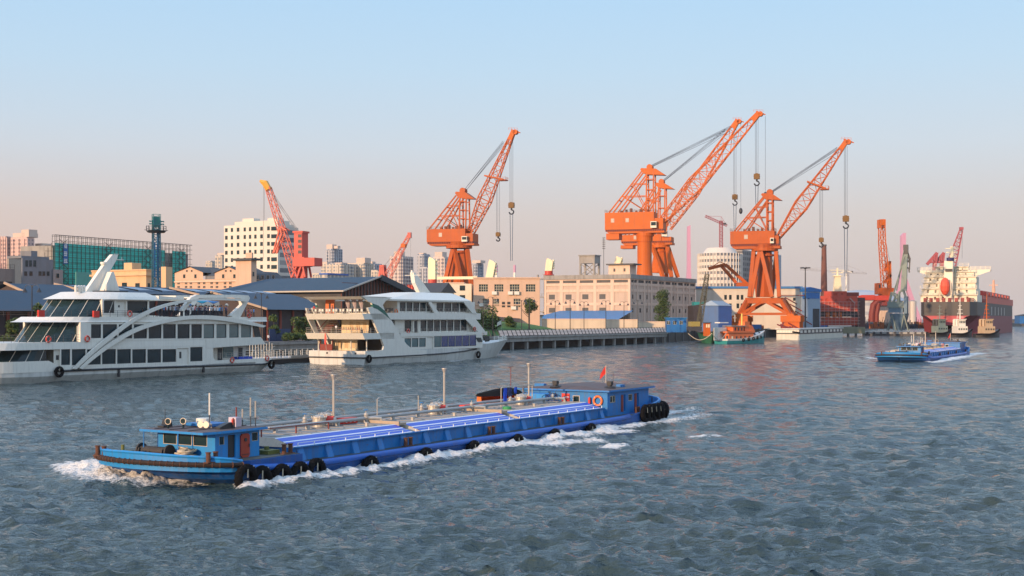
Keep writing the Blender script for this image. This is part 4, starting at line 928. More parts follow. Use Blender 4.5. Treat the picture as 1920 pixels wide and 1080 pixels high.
for fr_, x, y, l in ((A, 111, 696, 'black tyre fender hung at the bow fender strip of the arched cruise boat'), (A, 509, 682, 'black tyre fender hung at the stern corner of the arched cruise boat')):
    a = fr_.uz(x, y, -.4); o = copy_tree(ty); o.location = fr_.w(a[0], -.4, a[1]-.1); o.rotation_euler = (0, 0, fr_.rz); tag(o, l, 'tyre', 'tyre fenders on the cruise boats')
# the crowd on the top deck
rnd = random.Random(11); cols = ['white', 'white', 'black', 'white', 'blue', 'grey', 'pink', 'red', 'white', 'navy', 'teal', 'black', 'white', 'grey']
poses = ['stand', 'talk', 'rail', 'photo', 'stand']
i = 0; k_ = 0
ORD = 'first second third fourth fifth sixth seventh eighth ninth tenth eleventh twelfth thirteenth fourteenth fifteenth sixteenth seventeenth eighteenth nineteenth twentieth twenty-first twenty-second twenty-third twenty-fourth twenty-fifth twenty-sixth twenty-seventh'.split()
for row, (v, x0, x1, n) in enumerate(((.6, 294, 428, 27), (2.3, 300, 426, 22), (3.6, 340, 420, 12))):
    for j in range(n):
        x = x0+(x1-x0)*(j+.5)/n+rnd.uniform(-1.5, 1.5); u = A.uz(x, 590, v)[0]; c = cols[i % len(cols)] if row else rnd.choice(cols); i += 1
        person(A.w(u, v+rnd.uniform(-.3, .3), z3+.02), A.rz+rnd.uniform(0, 6.28), c, 'person in a %s shirt, %s from the bow, %s row of the crowd' % (c, ORD[j], ['front', 'middle', 'back'][row]), rnd.choice(poses), grp='people crowding the top deck', sc=rnd.uniform(1.08, 1.2))
for x, c, l in ((460, 'navy', 'person in a navy shirt alone at the aft rail'), (466, 'red', 'person in a red top just left of the stern lifebuoy rail'), (471, 'pink', 'person in a pink top above the stern lifebuoy'), (476, 'blue', 'person in a pale blue shirt furthest aft on the top deck')):
    u = A.uz(x, 590, 1.5)[0]; person(A.w(u, 1.5, z3-.1), A.rz+1, c, l+' of the arched boat', 'talk', grp='people crowding the top deck')
for x, c, l in ((265, 'black', 'person in black standing beside the bridge window of the arched cruise boat'), (278, 'blue', 'person in a blue shirt walking under the upper arch beside the bridge')):
    u = A.uz(x, 590, .8)[0]; person(A.w(u, .8, z3), A.rz+2, c, l, 'stand', grp='people crowding the top deck')
for x in (356, 331, 380, 425):
    a = A.uz(x, 569, 3); tag(MB().sphere((0, 0, 0), .3, 10).build('balloon', bluel if x in (356,) else white, loc=A.w(a[0], 3, a[1]-.3), smooth=True), {356: 'blue balloon floating above the crowd beside the awning', 331: 'white balloon floating above the forward end of the crowd', 380: 'white balloon floating between the two awning halves', 425: 'white balloon floating over the aft end of the crowd'}[x], 'balloon', 'balloons over the crowd')
aw = thing('awning', 'sky blue and white party awning over the middle of the crowd', 'awning', A.w(0, 0, 0), A.rz)
for (xa, xb, c) in ((362, 383, 'teal'), (383, 405, 'blue')):
    m = MB(); a = A.uz(xa, 565, 4)[0]; b = A.uz(xb, 565, 4)[0]; z = zx(383, 565, 4)
    m.add([(a, 3.2, z-1.6), (b, 3.2, z-1.6), ((a+b)/2, 3.2, z-.4), (a, 3.2, z), (b, 3.2, z), (a, 6.5, z+.2), (b, 6.5, z+.2)], [(3, 2, 4), (3, 4, 6, 5)], 0); m.add([(a, 3.19, z-1.6), ((a+b)/2, 3.19, z-.5), (a, 3.19, z)], [(0, 1, 2)], 1); m.add([(b, 3.19, z-1.6), ((a+b)/2, 3.19, z-.5), (b, 3.19, z)], [(0, 1, 2)], 1)
    m.build('cloth', [SH[c], white], aw)
# ---------------------------------------------------------------- ferry 2 (stern towards the left, bow to the right)
Bf = Fr(gp(685, 684.5), FU); B2 = 14.6
f2 = Bf.thing('river_cruise_boat', 'white three deck cruise boat with a sunlit open stern and sweeping white side fin', 'cruise boat', 'white cruise boats by the pontoon')
P = Bf.poly; Z = lambda x, y, v=0: Bf.uz(x, y, v)[1]; Uq = lambda x, y=620, v=0: Bf.uz(x, y, v)[0]
def both(name, pts, th_=.35, mats=None, v=0., vm=None, inset=0.):
    outl = []
    for s in (0, 1):
        v0 = v if s == 0 else B2-v-th_
        outl.append(MB().prism(P(pts, v), v0, v0+th_).build(name, mats or white, f2))
    return outl
ubow = Uq(951, 634, B2/2)
fz = Z(690, 671)   # fender line
def half2(u):
    if u > 30: return (B2/2)*max(0.02, 1-((u-30)/(ubow+.2-30))**2.3)
    return B2/2
def top2(u): return Z(700, 658)+((Z(945, 636, B2/2)-Z(700, 658))*max(0, (u-28)/(ubow-28))**1.25)
m = MB(); uss = [0, 10, 20, 28, 32, 36, 40, 44, 47, 49.5, 52, 54, 56, 58, 60, ubow-2.5, ubow-1.2, ubow-.4, ubow]
ship_hull(m, [u for u in sorted(uss) if u <= ubow+.01], half2, top2, .05, lambda u: -(5.5*max(0, (u-34)/(ubow-34))**1.3), B2/2)
m.build('hull', stain, f2)
m = MB(); m.tube([(-.05, B2+.05, fz), (-.1, -.08, fz), (20, -.1, fz+.1), (30, -.1, fz+.25), (38, half2(30)-half2(38)-.1, fz+.55), (44, B2/2-half2(44)-.1, fz+.9)], .16, 6); m.build('rubbing_strip', blackp, f2)
for y in (2.5, 9.8):
    m = MB(); m.cyl((-.06, y, fz+.9), (.1, y, fz+.9), .22, n=12); m.build('porthole', blackp, f2)
# stern decks (sunlit fascias)
zA, zAb = Bf.vz(640, 588, -.3)[1], Bf.vz(640, 599, -.3)[1]; zB, zBb = Bf.vz(640, 624.5, -.3)[1], Bf.vz(640, 636, -.3)[1]
sa = 2.4
m = MB(); m.slab([(-.4, -.1), (10, -.1), (10, B2+.1), (-.4, B2+.1)], zAb, zA, top=[(-1.2, -.1), (10, -.1), (10, B2+.1), (-1.2, B2+.1)]); m.build('upper_deck', white, f2)
m = MB(); m.slab([(-.3, -.1), (10, -.1), (10, B2+.1), (-.3, B2+.1)], zBb, zB, top=[(-1.1, -.1), (10, -.1), (10, B2+.1), (-1.1, B2+.1)]); m.build('lower_deck', white, f2)
# aft canopy roof
zc = Bf.vz(640, 556, -1)[1]
m = MB(); m.slab([(-.6, .2), (8, .2), (8, B2-.2), (-.6, B2-.2)], zc-.55, zc, top=[(-1.8, -.2), (7, -.2), (7, B2+.2), (-1.8, B2+.2)]); m.build('canopy_roof', cream, f2)
# side fin panels
fin = [(680, 555.5), (736, 557.5), (724, 563), (718, 572), (722, 584), (735, 602), (750, 628), (762, 645), (770, 652), (780, 656), (800, 657), (800, 668), (688, 672), (688, 661), (704, 659), (718, 656), (720, 648), (714, 632), (706, 615), (698, 597), (690, 577), (700, 575), (697, 568), (690, 565)]
both('side_fin', fin, .45, white, -.1)
both('fin_stripe', [(698, 568.5), (710, 573), (722, 583), (733, 600), (722, 590), (708, 580), (700, 577)], .47, mat('fin_green', (.01, .12, .09), .4), -.13)
both('aft_strut', [(584, 600), (581, 577), (584, 577), (597, 603), (606, 634), (612, 652), (607, 650), (600, 632)][:0] or [(683, 600), (679, 577), (682, 577), (694, 603), (705, 634), (712, 652), (707, 650), (698, 632)], .3, cream, -.05)
_s = [o for o in f2.children if o.name.startswith('aft_strut')][0]; bpy.data.objects.remove(_s)
# middle walls
zl3, zl3b = Z(820, 587), Z(820, 599); zl2, zl2b = Z(820, 623.5), Z(820, 630)
m = MB(); u0, u1 = Uq(726, 590), Uq(903, 592); 
m.slab([(u0, -.12), (u1, .25), (u1+1.2, 3), (u1+1.2, B2-3), (u1, B2-.25), (u0, B2+.12)], zl3b, zl3); m.build('deck_band', white, f2)
m = MB(); u0, u1 = Uq(750, 627), Uq(928, 625)
m.slab([(u0, -.12), (u1-6, .0), (u1-1, 1.5), (u1+1.5, 5), (u1+1.5, B2-5), (u1-1, B2-1.5), (u1-6, B2), (u0, B2+.12)], zl2b, zl2); m.build('deck_band', white, f2)
def wallrow(x0, x1, zb, zt, y0, y1, xs, v, name, gm, xe=None, doors=()):
    u0, u1 = Uq(x0, 620, v), Uq(x1, 620, v); holes = []; ws = []
    for a, b in xs: ua, ub_ = Uq(a, 620, v), Uq(b, 620, v); ws.append((ua, ub_)); holes.append((ua, ub_, y0, y1))
    for a, b, t, o in doors: holes.append((Uq(a, 620, v), Uq(b, 620, v), o, t))
    m = facade(MB(), u0, u1, zb, zt, holes, .22, v); m.add([(u0, v, zb), (u0, B2-v, zb), (u0, B2-v, zt), (u0, v, zt), (u1, v, zb), (u1, B2-v, zb), (u1, B2-v, zt), (u1, v, zt)], [(0, 3, 2, 1), (4, 5, 6, 7), (1, 2, 6, 5)])
    w = m.build(name, white, f2)
    for a, b in ws: window(w, (a+b)/2, v+.17, (y0+y1)/2, b-a-.02, y1-y0-.02, 1, 1, gm, frame_d, 0, .14)
    return w
def split(x0, x1, n, g=1.2): w = (x1-x0)/n; return [(x0+i*w+g/2, x0+(i+1)*w-g/2) for i in range(n)]
wallrow(745, 890, zl3, Z(800, 564), zl3+.35, Z(800, 567), split(749, 812, 5)+split(818, 876, 4), 1.1, 'top_saloon_wall', glassd)
wallrow(740, 893, zl2, zl3b, zl2+.3, zl3b-.15, split(758, 772, 1)+split(788, 876, 7), 1.1, 'middle_saloon_wall', glassd)
m = MB(); a = Uq(773, 615, 1.0); m.box(a, a+.6, .9, 1.05, zl2+.1, zl3b-.2); m.box(a+1.9, a+2.5, .9, 1.05, zl2+.1, zl3b-.2); m.box(a+.7, a+1.8, .98, 1.07, zl2+.1, zl3b-.3, 1); m.build('door', [cream, blackp], f2)
zh = top2(10)
wallrow(745, 905, zh-.2, zl2b, zh+.5, zl2b-.35, split(758, 799, 3), .03, 'lower_saloon_wall', glasst, doors=((801, 812.5, zl2b-.2, zh),))
lw = f2
for a, b in split(814, 893, 6): window(f2, (Uq(a)+Uq(b))/2, .02, zh+1.65, Uq(b)-Uq(a), 2.6, 1, 1, glassb if a > 825 else glasst, frame_d, 0, .12)
both('forward_panel', [(893, 633), (902, 633), (905, 641), (897, 641)], .2, glassd, -.1)
both('window_quarter', [(905, 630), (918, 630), (918, 640), (911, 641)], .2, glassd, -.06)
# slanting white struts between decks
both('strut', [(803, 566), (809, 566), (824, 588), (815, 588)], .3, white, .2)
both('strut', [(868, 565), (885, 567), (894, 588), (886, 588)], .3, white, .1)
both('strut', [(872, 598), (892, 598), (912, 624), (898, 624)], .3, white, .05)
# faceted roof and mast
c_ = B2/2; ra = Uq(731, 563, 0); rb = Uq(897, 562, 0); zr0 = Z(800, 565); zr1 = Z(790, 549, c_)
m = MB(); base = [(ra, 0.2), (rb-3, .2), (rb+.6, 3), (rb+.6, B2-3), (rb-3, B2-.2), (ra, B2-.2)]; m.slab(base, zr0, zr0+.35)
top = [(Uq(770, 547, c_-2.), c_-2.8), (Uq(825, 547, c_), c_-2.8), (Uq(838, 547, c_), c_-1.5), (Uq(838, 547, c_), c_+1.5), (Uq(825, 547, c_), c_+2.8), (Uq(770, 547, c_-2), c_+2.8)]
m.slab(base, zr0+.35, zr1, top=top); m.build('roof', white, f2)
m = MB(); mp = P([(772, 511), (775, 511), (790, 530), (803, 548), (784, 549), (775, 530)], c_); m.prism(mp, c_-.5, c_+.5); m.build('mast_fin', white, f2)
m = MB(); a = Bf.uz(773, 516, c_); m.bar((a[0], c_-2, a[1]), (a[0], c_+2, a[1]), .1); m.box(a[0]-.3, a[0]+.3, c_-.2, c_+.2, a[1]+.5, a[1]+1.1); m.bar((a[0]-.4, c_, a[1]+.2), (a[0]+1.2, c_, a[1]+.2), .08); m.build('antenna', white, f2)
m = MB(); ra_ = [(Uq(740, 588, .3), .3, zl3), (Uq(900, 588, .3), .3, zl3)]; rail(m, ra_, 1.0, 3, 1.2, .02); m.build('railing', galv, f2)
m = MB(); rail(m, [(Uq(750, 622, .1), .1, zl2), (Uq(905, 622, .1), .1, zl2)], 1.0, 3, 1.3, .02); m.build('railing', galv, f2)
m = MB(); rail(m, [(8, .1, zB), (-1, .1, zB), (-1, B2-.1, zB), (4, B2-.1, zB)], 1.05, 3, 1.3, .03); m.build('railing', galv, f2)
m = MB(); rail(m, [(8, .1, zA), (-1, .1, zA), (-1, B2-.1, zA), (4, B2-.1, zA)], 1.0, 2, 1.3, .025); m.build('railing', galv, f2)
m = MB(); zbw = Z(940, 636, 2); rail(m, [(ubow-9, B2/2-half2(ubow-9)+.2, top2(ubow-9)), (ubow-4, B2/2-half2(ubow-4)+.2, top2(ubow-4)), (ubow-.3, c_, top2(ubow)), (ubow-4, B2/2+half2(ubow-4)-.2, top2(ubow-4))], .9, 2, 1.3, .06); m.build('bow_railing', white, f2)
# stern interiors: bulkheads, stairs
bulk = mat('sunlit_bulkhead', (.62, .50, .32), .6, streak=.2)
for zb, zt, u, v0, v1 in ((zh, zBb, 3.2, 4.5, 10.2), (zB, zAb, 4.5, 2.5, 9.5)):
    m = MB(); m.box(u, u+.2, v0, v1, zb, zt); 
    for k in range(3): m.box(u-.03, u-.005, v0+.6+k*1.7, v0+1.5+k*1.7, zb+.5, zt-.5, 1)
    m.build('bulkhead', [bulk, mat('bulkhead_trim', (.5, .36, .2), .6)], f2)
m = MB(); m.box(9.9, 10.1, .2, B2-.2, zh, zAb+2.4); m.build('inner_wall', concd, f2)
m = MB()
for k in range(9): m.box(1.0+k*.55, 1.6+k*.55, 10.5, 12.6, zB+k*.38, zB+k*.38+.12)
m.bar((1, 12.7, zB+.9), (6, 12.7, zB+4.2), .1); m.build('stair', reddark, f2)
m = MB(); m.box(1.5, 1.7, 9.6, 12.9, zh, zh+1.3); m.box(1.5, 1.7, 9.6, 9.75, zh, zBb); m.box(1.5, 1.7, 12.8, 12.95, zh, zBb); m.build('red_gate', reddark, f2)
for v in (1.0, 5.0, 10.0, 13.5):
    m = MB(); m.cyl((1.8, v, zh), (1.8, v, zBb), .12, n=8); m.build('post', cream, f2)
m = MB(); m.cyl((-.9, 9.3, zh), (-1.3, 9.3, zB+.4), .05, n=6); m.build('flag_staff', galv, f2)
m = MB(); m.add([(-1.3, 9.3, zB+.3), (-1.2, 9.0, zB-1), (-1.15, 9.2, zB-2.5), (-1.3, 9.5, zB-2.2), (-1.32, 9.45, zB-.6)], [(0, 1, 2, 3, 4)]); m.build('flag', red, f2)
m = MB(); m.box(3.0, 3.3, 10.4, 12.6, zA, zA+2.9); m.box(2.97, 2.999, 11.2, 11.7, zA+.3, zA+2.2, 1); m.build('kiosk', [mat('kiosk_orange', (.6, .15, .04), .5), blackp], f2)
for k in range(3):   # gathered curtains under the canopy
    m = MB(); v = 2.1+k*1.7; m.loft([[(2+.15*math.sin(j*2), v+.14*j*s_, z) for j in range(9)] for z, s_ in ((zc-.55, 1.2), (zc-1.6, .8), (zc-3.0, .25))], cap=False); m.build('curtain', mat('curtain', (.5, .42, .42), .8), f2)
# chairs on the upper deck
ch = thing('deck_chair', 'x', 'chair'); 
m = MB(); m.box(-.25, .25, -.25, .25, .42, .46); m.build('seat', white, ch); m = MB(); m.box(-.25, -.21, -.25, .25, .46, .95); m.build('backrest', white, ch)
for x in (-.22, .22):
    for y in (-.22, .22): m = MB(); m.bar((x, y, 0), (x, y, .44), .05); m.build('leg', white, ch)
cl = []; lb_ = []
for k in range(14): cl.append(Bf.w(-.5 if k % 2 else .2, .9+k*.9, zA)); lb_.append('white plastic chair behind the sunlit stern railing, %s from the right' % ORD[k])
repeat(ch, cl, lb_, [Bf.rz+(math.pi if k % 2 else 0) for k in range(14)], 'white chairs on the stern deck')
tb = thing('table', 'long dark table with bottles on the lower stern deck', 'table', Bf.w(1.0, 4.5, zB), Bf.rz+math.pi/2)
m = MB(); m.box(-3, 3, -.4, .4, .7, .76); m.build('tabletop', reddark, tb)
for x in (-2.8, 2.8): m = MB(); m.box(x-.05, x+.05, -.35, .35, 0, .7); m.build('leg', steeld, tb)
for k in range(12):
    b = MB(); b.cyl((0, 0, 0), (0, 0, .4), .09, n=8); b.cyl((0, 0, .4), (0, 0, .62), .035, n=6); tag(b.build('bottle', reddark if k % 3 else fgreen, loc=Bf.w(1.0, 1.8+k*.46, zB+.76)), 'dark bottle on the stern deck table, %s from the right' % ORD[k], 'bottle', 'bottles on the stern table')
for k, (v, c) in enumerate(((7.6, 'white'), (13.4, 'red'))):
    person(Bf.w(.2, v, zB if k == 0 else zA), Bf.rz+2, c, ['person in white at the lower stern rail of the middle cruise boat', 'person in a red shirt on the upper stern deck beside the kiosk'][k], 'rail')
person(Bf.w(1.2, 9.4, zA), Bf.rz, 'pink', 'person in a pale top standing in front of the orange kiosk', 'stand')
for x, y, l, v in ((743, 584, 'orange lifebuoy on the top deck railing of the middle cruise boat', .2), (765.5, 621, 'red lifebuoy on the middle deck railing beside the double door', .0), (890, 617, 'red lifebuoy on the middle deck near the bow of the middle cruise boat', .0)):
    a = Bf.uz(x, y, v); lifebuoy(Bf.w(a[0], v, a[1]), Bf.rz, l, .45, orangeb if y < 600 else mat('buoy_red', (.62, .06, .03)), 'lifebuoys on the cruise boats')
for x, y, l, v in ((692, 673, 'tyre fender at the stern corner of the middle cruise boat', -.3), (897, 665, 'tyre fender under the bow of the middle cruise boat', .2)):
    a = Bf.uz(x, y, v); o = copy_tree(ty); o.location = Bf.w(a[0], v, a[1]); o.rotation_euler = (0, 0, Bf.rz); tag(o, l, 'tyre', 'tyre fenders on the cruise boats')
# ---------------------------------------------------------------- pontoon between the boats
PF = Fr(gp(505, 683), (1300, 2400)); 
pt = PF.thing('landing_pontoon', 'dark floating landing pontoon with white railings between the two cruise boats', 'pontoon')
m = MB(); m.box(-6, 44, 1, 9, -.6, .9); m.build('float', blackp, pt)
m = MB(); m.box(-6, 44, .8, 9.2, .9, 1.15); m.box(8, 44, .7, .8, 1.1, 1.6); m.build('deck', mat('pontoon_deck', (.45, .42, .38), .7, streak=.3), pt)
m = MB(); rail(m, [(-4, 1.2, 1.15), (40, 1.2, 1.15)], 1.5, 3, 2.0, .05); rail(m, [(-4, 8.5, 1.15), (40, 8.5, 1.15)], 1.5, 3, 2.0, .05); m.build('railing', white, pt)
m = MB()
for k in range(9): m.bar((-2+k*.9, 3.5, 1.15), (-2+k*.9, 3.5, 4.2+.3*(k % 2)), .08); m.bar((-2+k*.9, 3.5, 2+(k % 3)*.7), (-1.1+k*.9, 3.5, 2.2+(k % 3)*.7), .08)
m.build('gangway_frame', cream, pt)
for k, (x, l) in enumerate(((588, 'person in a white shirt on the pontoon, furthest from the middle boat stern'), (597.5, 'person in a white shirt on the pontoon, middle of the three'), (607, 'person in a white shirt on the pontoon, closest to the middle boat'))):
    u = PF.uz(x, 660, 4)[0]; person(PF.w(u, 4, 1.15), PF.rz+1+k, 'white', l, 'walk', grp='people on the pontoon')
u = PF.uz(527, 665, 3)[0]; person(PF.w(u, 3, 1.15), PF.rz, 'black', 'person in dark clothes on the pontoon behind the arched cruise boat stern', 'stand', grp='people on the pontoon')
# crewman in orange inside the barge doorway
person(B_.w(-5.9, 1.6, 1.35), B_.rz-.4, 'orange', 'crewman in an orange jacket standing in the barge wheelhouse doorway', 'stand', sc=.8)
# ---------------------------------------------------------------- quay
qy = QF.thing('quay', 'long concrete riverside quay on dark piles with a sloping railing', 'quay')
U0, U1 = -215, 131
m = MB(); m.box(U0, U1, 0, 7.5, 2.35, 4.0); m.box(U0, U1+.3, -.35, .0, 3.5, 3.98); m.build('deck_beam', conc, qy)
m = MB(); m.box(U0, U1, .25, 7.2, 4.0, 4.12); m.build('coping', concd, qy)
pile = None
for k in range(36):
    u = U1-1.5-k*9.6
    o = MB().box(-.45, .45, .3, 1.2, -1.5, 2.35).build('pile', conc, qy, loc=(u, 0, 0)) if pile is None else pile.copy()
    if pile is None: pile = o
    else: C.collection.objects.link(o); o.parent = qy; o.location = (u, 0, 0)
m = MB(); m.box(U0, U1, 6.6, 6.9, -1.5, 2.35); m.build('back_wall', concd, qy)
rl = QF.thing('quay_railing', 'dark slanted railing with pale pink glass panels along the quay edge', 'railing')
m = MB(); m.bar((0, .1, 4.1), (.0, 1.0, 6.05), .22); m.box(.15, 2.75, .3, .36, 4.5, 4.55); me = m.mesh('post', blackp)
g = MB(); g.add([(.25, .18, 4.3), (2.5, .18, 4.3), (2.5, .88, 5.85), (.25, .88, 5.85)], [(0, 1, 2, 3)]); 
for t in (.5,): g.bar((.2, .18+.7*t-.02, 4.3+1.55*t), (2.6, .18+.7*t-.02, 4.3+1.55*t), .05, m=1)
gme = g.mesh('glass_panel', [mat('frosted_panel', (.78, .55, .43), .6), blackp])
for k in range(49):
    u = U1-2.8-k*2.75
    for nm_, me_ in (('post', me), ('glass_panel', gme)):
        o = bpy.data.objects.new(nm_, me_); C.collection.objects.link(o); o.parent = rl; o.location = (u, 0, 0)
m = MB(); 
for k in range(32): u = U1-2.8-(49+k)*2.75; m.bar((u, .1, 4.1), (u, 1., 6.05), .22)
m.box(U1-2.8-81*2.75, U1, .95, 1.1, 6.0, 6.1); m.build('top_rail', blackp, rl)
# double street lamps on the quay
lp = thing('street_lamp', 'x', 'street lamp')
m = MB(); m.cyl((0, 0, 0), (0, 0, 11.6), .14, .09, 8); m.cyl((0, 0, 0), (0, 0, .8), .28, .2, 8)
for s in (-1, 1): m.tube([(0, 0, 10.4)]+[(s*(.75-.75*math.cos(a)), 0, 10.9+.75*math.sin(a)) for a in (.0, .7, 1.4, 2.1, 2.8)], .05, 5)
m.build('pole', blackp, lp)
for s in (-1, 1): m = MB(); m.cyl((s*1.46, 0, 10.2), (s*1.46, 0, 11.0), .5, .08, 10); m.build('lamp_shade', blackp, lp)
pl = [(60, 533), (398, 546), (490, 548), (906, 560), (924, 556), (978, 562), (993, 557), (1041, 563), (1069, 561), (1095, 565), (1136, 563), (1170, 565), (1196, 562)]
where = ['left of the arched cruise boat', 'behind the arched boat canopy', 'between the two cruise boats', 'first past the middle boat bow', 'second past the middle boat bow', 'just left of the round topped tree', 'just right of the round topped tree', 'first from the left before the concrete warehouse', 'second from the left before the concrete warehouse', 'third from the left before the concrete warehouse', 'fourth from the left before the concrete warehouse', 'fifth in front of the warehouse, near its corner', 'right of the warehouse corner, last of the row']
for k, (x, y) in enumerate(pl):
    o = lp if k == 0 else copy_tree(lp); v = 2.5 if k % 2 or k > 6 else 5; u, z = QF.uz(x, y, v); o.location = QF.w(u, v, 4.1); s = (z-4.1)/11.7; o.scale = (s, s, s); o.rotation_euler = (0, 0, -.2)
    tag(o, 'black double street lamp on the quay, '+where[k], 'street lamp', 'double street lamps on the quay')
# ---------------------------------------------------------------- vegetation
def leaves(mb, c, rx, rz_, n, s, rnd):
    for _ in range(n):
        while True:
            p = Vector((rnd.uniform(-1, 1), rnd.uniform(-1, 1), rnd.uniform(-1, 1)))
            if p.length < 1 and p.length > rnd.random()*.8: break
        p = Vector((c[0]+p.x*rx, c[1]+p.y*rx, c[2]+p.z*rz_)); a = Vector((rnd.uniform(-1, 1), rnd.uniform(-1, 1), rnd.uniform(-.6, .6))).normalized(); b = a.orthogonal().normalized(); b = (b*math.cos(1)+a.cross(b)*math.sin(rnd.random()*6)); q = s*rnd.uniform(.6, 1.3)
        mb.add([p-a*q, p+b*q*.6, p+a*q, p-b*q*.6], [(0, 1, 2, 3)], 1 if rnd.random() < .35 else 0)
def tree(loc, h, w, lab, cat='tree', trunk=.4, name='tree', grp=None, n=1500, seed=1, dens=7, s=.28):
    rnd = random.Random(seed); t = thing(name, lab, cat, loc, rnd.random()*6, grp)
    th_ = h*trunk
    if trunk > .05:
        m = MB(); m.tube([(0, 0, -.2), (.1, 0, th_*.5), (0, .1, th_), (.1, 0, h*.75)], [h*.025, h*.02, h*.016, h*.006], 7)
        for k in range(6): a = k*1.05; z = th_*(.8+.12*k); m.tube([(0, 0, z), (math.cos(a)*w*.25, math.sin(a)*w*.25, z+h*.12), (math.cos(a)*w*.38, math.sin(a)*w*.38, z+h*.2)], [h*.01, h*.007, h*.003], 5)
        m.build('trunk', bark, t)
    m = MB()
    for k in range(dens):
        a = rnd.random()*6.28; r = w*.5*rnd.uniform(.1, .62); z = th_+(h-th_)*rnd.uniform(.12, .85); q = w*.5*rnd.uniform(.3, .5)
        if trunk <= .05: z = h*rnd.uniform(.2, .65)
        leaves(m, (math.cos(a)*r, math.sin(a)*r, z), q, min(q, (h-th_)*.28), n//dens, s, rnd)
    m.build('crown', [leafm, leafl], t); return t
def veg(px_, py, v, h, w, lab, **k):
    u, z = QF.uz(px_, py, v); k.setdefault('n', 1300); return tree(QF.w(u, v, GZ), h, w, lab, **k)
veg(992, 600, 12, 12.5, 8, 'young round topped street tree at the left end of the blue shed roof', trunk=.5, seed=3, s=.35)
veg(1243, 600, 16, 19, 8, 'tall narrow grey green tree against the shaded side of the concrete warehouse', trunk=.1, seed=4, dens=34, n=5200, s=.3)
veg(870, 600, 10, 8, 9, 'dark bushy tree half hidden by the middle cruise boat bow', trunk=.2, seed=5, s=.4)
veg(903, 600, 12, 9, 10, 'dark bushy tree left of the white flag on the lawn', trunk=.15, seed=6, s=.4)
veg(928, 600, 14, 9, 9, 'dark bushy tree right of the white flag on the lawn', trunk=.2, seed=7, s=.4)
veg(955, 600, 16, 6, 6, 'brownish young tree by the low white outbuilding', trunk=.35, seed=8, s=.3)
veg(514, 600, 9, 6.5, 4.5, 'small light green tree between the two cruise boats', trunk=.3, seed=9)
veg(567, 600, 9, 6.3, 7.5, 'wide bushy tree just left of the sunlit boat stern', trunk=.25, seed=10, n=2000)
veg(20, 590, 8, 5.5, 4, 'thin brownish tree in front of the leftmost shed', trunk=.3, seed=12)
veg(84, 585, 10, 9, 5, 'slender green tree behind the bridge of the arched boat', trunk=.3, seed=13)
for k, (x, w_, l) in enumerate(((2, 5, 'far left'), (12, 5, 'under the thin brownish tree'), (24, 5, 'right of the thin brownish tree'), (545, 5, 'left of the wide bushy tree'), (562, 6, 'under the wide bushy tree'), (580, 6, 'hard against the sunlit boat stern'), (1000, 3, 'below the round topped tree'))):
    u = QF.uz(x, 600, 3.5)[0]; tree(QF.w(u, 4.5, 4.05), 2.6, w_, 'clipped dark green bush on the quay, '+l, 'bush', 0, 'bush', 'bushes along the quay', 900, 20+k, 6, .22)
# lawn and its flag, paths
m = MB(); a = QF.uz(905, 600, 9)[0]; b = QF.uz(1100, 600, 9)[0]
NX, NY = 40, 14
vs = []
for i in range(NX+1):
    for j in range(NY+1): vs.append((a+(b-a)*i/NX, 9+30*j/NY, GZ+.05+4.4*math.sin(math.pi*min(1, j/NY))*math.sin(math.pi*min(1, (i/NX)))**.7))
m.add(vs, [(i*(NY+1)+j, (i+1)*(NY+1)+j, (i+1)*(NY+1)+j+1, i*(NY+1)+j+1) for i in range(NX) for j in range(NY)])
lw_ = m.build('lawn', grass, loc=(QF.O[0], QF.O[1], 0), rz=QF.rz, smooth=True); lw_['kind'] = 'structure'
fg = thing('flag', 'small white flag on a thin pole standing on the lawn', 'flag', QF.w(QF.uz(940, 610, 10)[0], 10, GZ)); m = MB(); m.cyl((0, 0, 0), (0, 0, 5), .06, n=6); m.build('pole', galv, fg); m = MB(); m.add([(0, 0, 4.9), (-1.3, .1, 4.2), (-1.4, .1, 3.0), (0, 0, 3.7)], [(0, 1, 2, 3)]); m.build('cloth', white, fg)
# ---------------------------------------------------------------- buildings
BDIR = (1300, 2400)
def cb(pxc, d, px0, px1, dirv=BDIR, z0=GZ):
    f = Fr(at(pxc, d)[:2], dirv, z0); L = f.uz(px1, 600)[0]; Wd = f.vz(px0, 600)[0]; return f, L, Wd
def box_building(name, lab, cat, pxc, d, px0, px1, ytop, wmat, roofmat=None, par=.0, grp=None, dirv=BDIR, Wmin=None):
    f, L, Wd = cb(pxc, d, px0, px1, dirv); h = zz(ytop, d)-GZ; t = f.thing(name, lab, cat, grp)
    MB().box(0, L, 0, Wd, 0, h).build('wall', wmat, t)
    if roofmat: m = MB(); m.box(-.4, L+.4, -.4, Wd+.4, h+.003, h+.9); m.build('roof', roofmat, t)
    return t, f, L, Wd, h
def face_windows(t, f, L, Wd, rects, side, mat_=glassd, fm=frame_d, fr=.14, nx=2, ny=1):
    """windows given as px rectangles on the lit end (side 'e') or long shaded side ('s')"""
    for x0, y0, x1, y1 in rects:
        if side == 'e':
            a, za = f.vz(x0, y0); b, zb = f.vz(x1, y1); window(t, -.06, (a+b)/2, (za+zb)/2, abs(a-b), abs(za-zb), nx, ny, mat_, fm, -math.pi/2, fr)
        else:
            a, za = f.uz(x0, y0); b, zb = f.uz(x1, y1); window(t, (a+b)/2, -.06, (za+zb)/2, abs(a-b), abs(za-zb), nx, ny, mat_, fm, 0, fr)
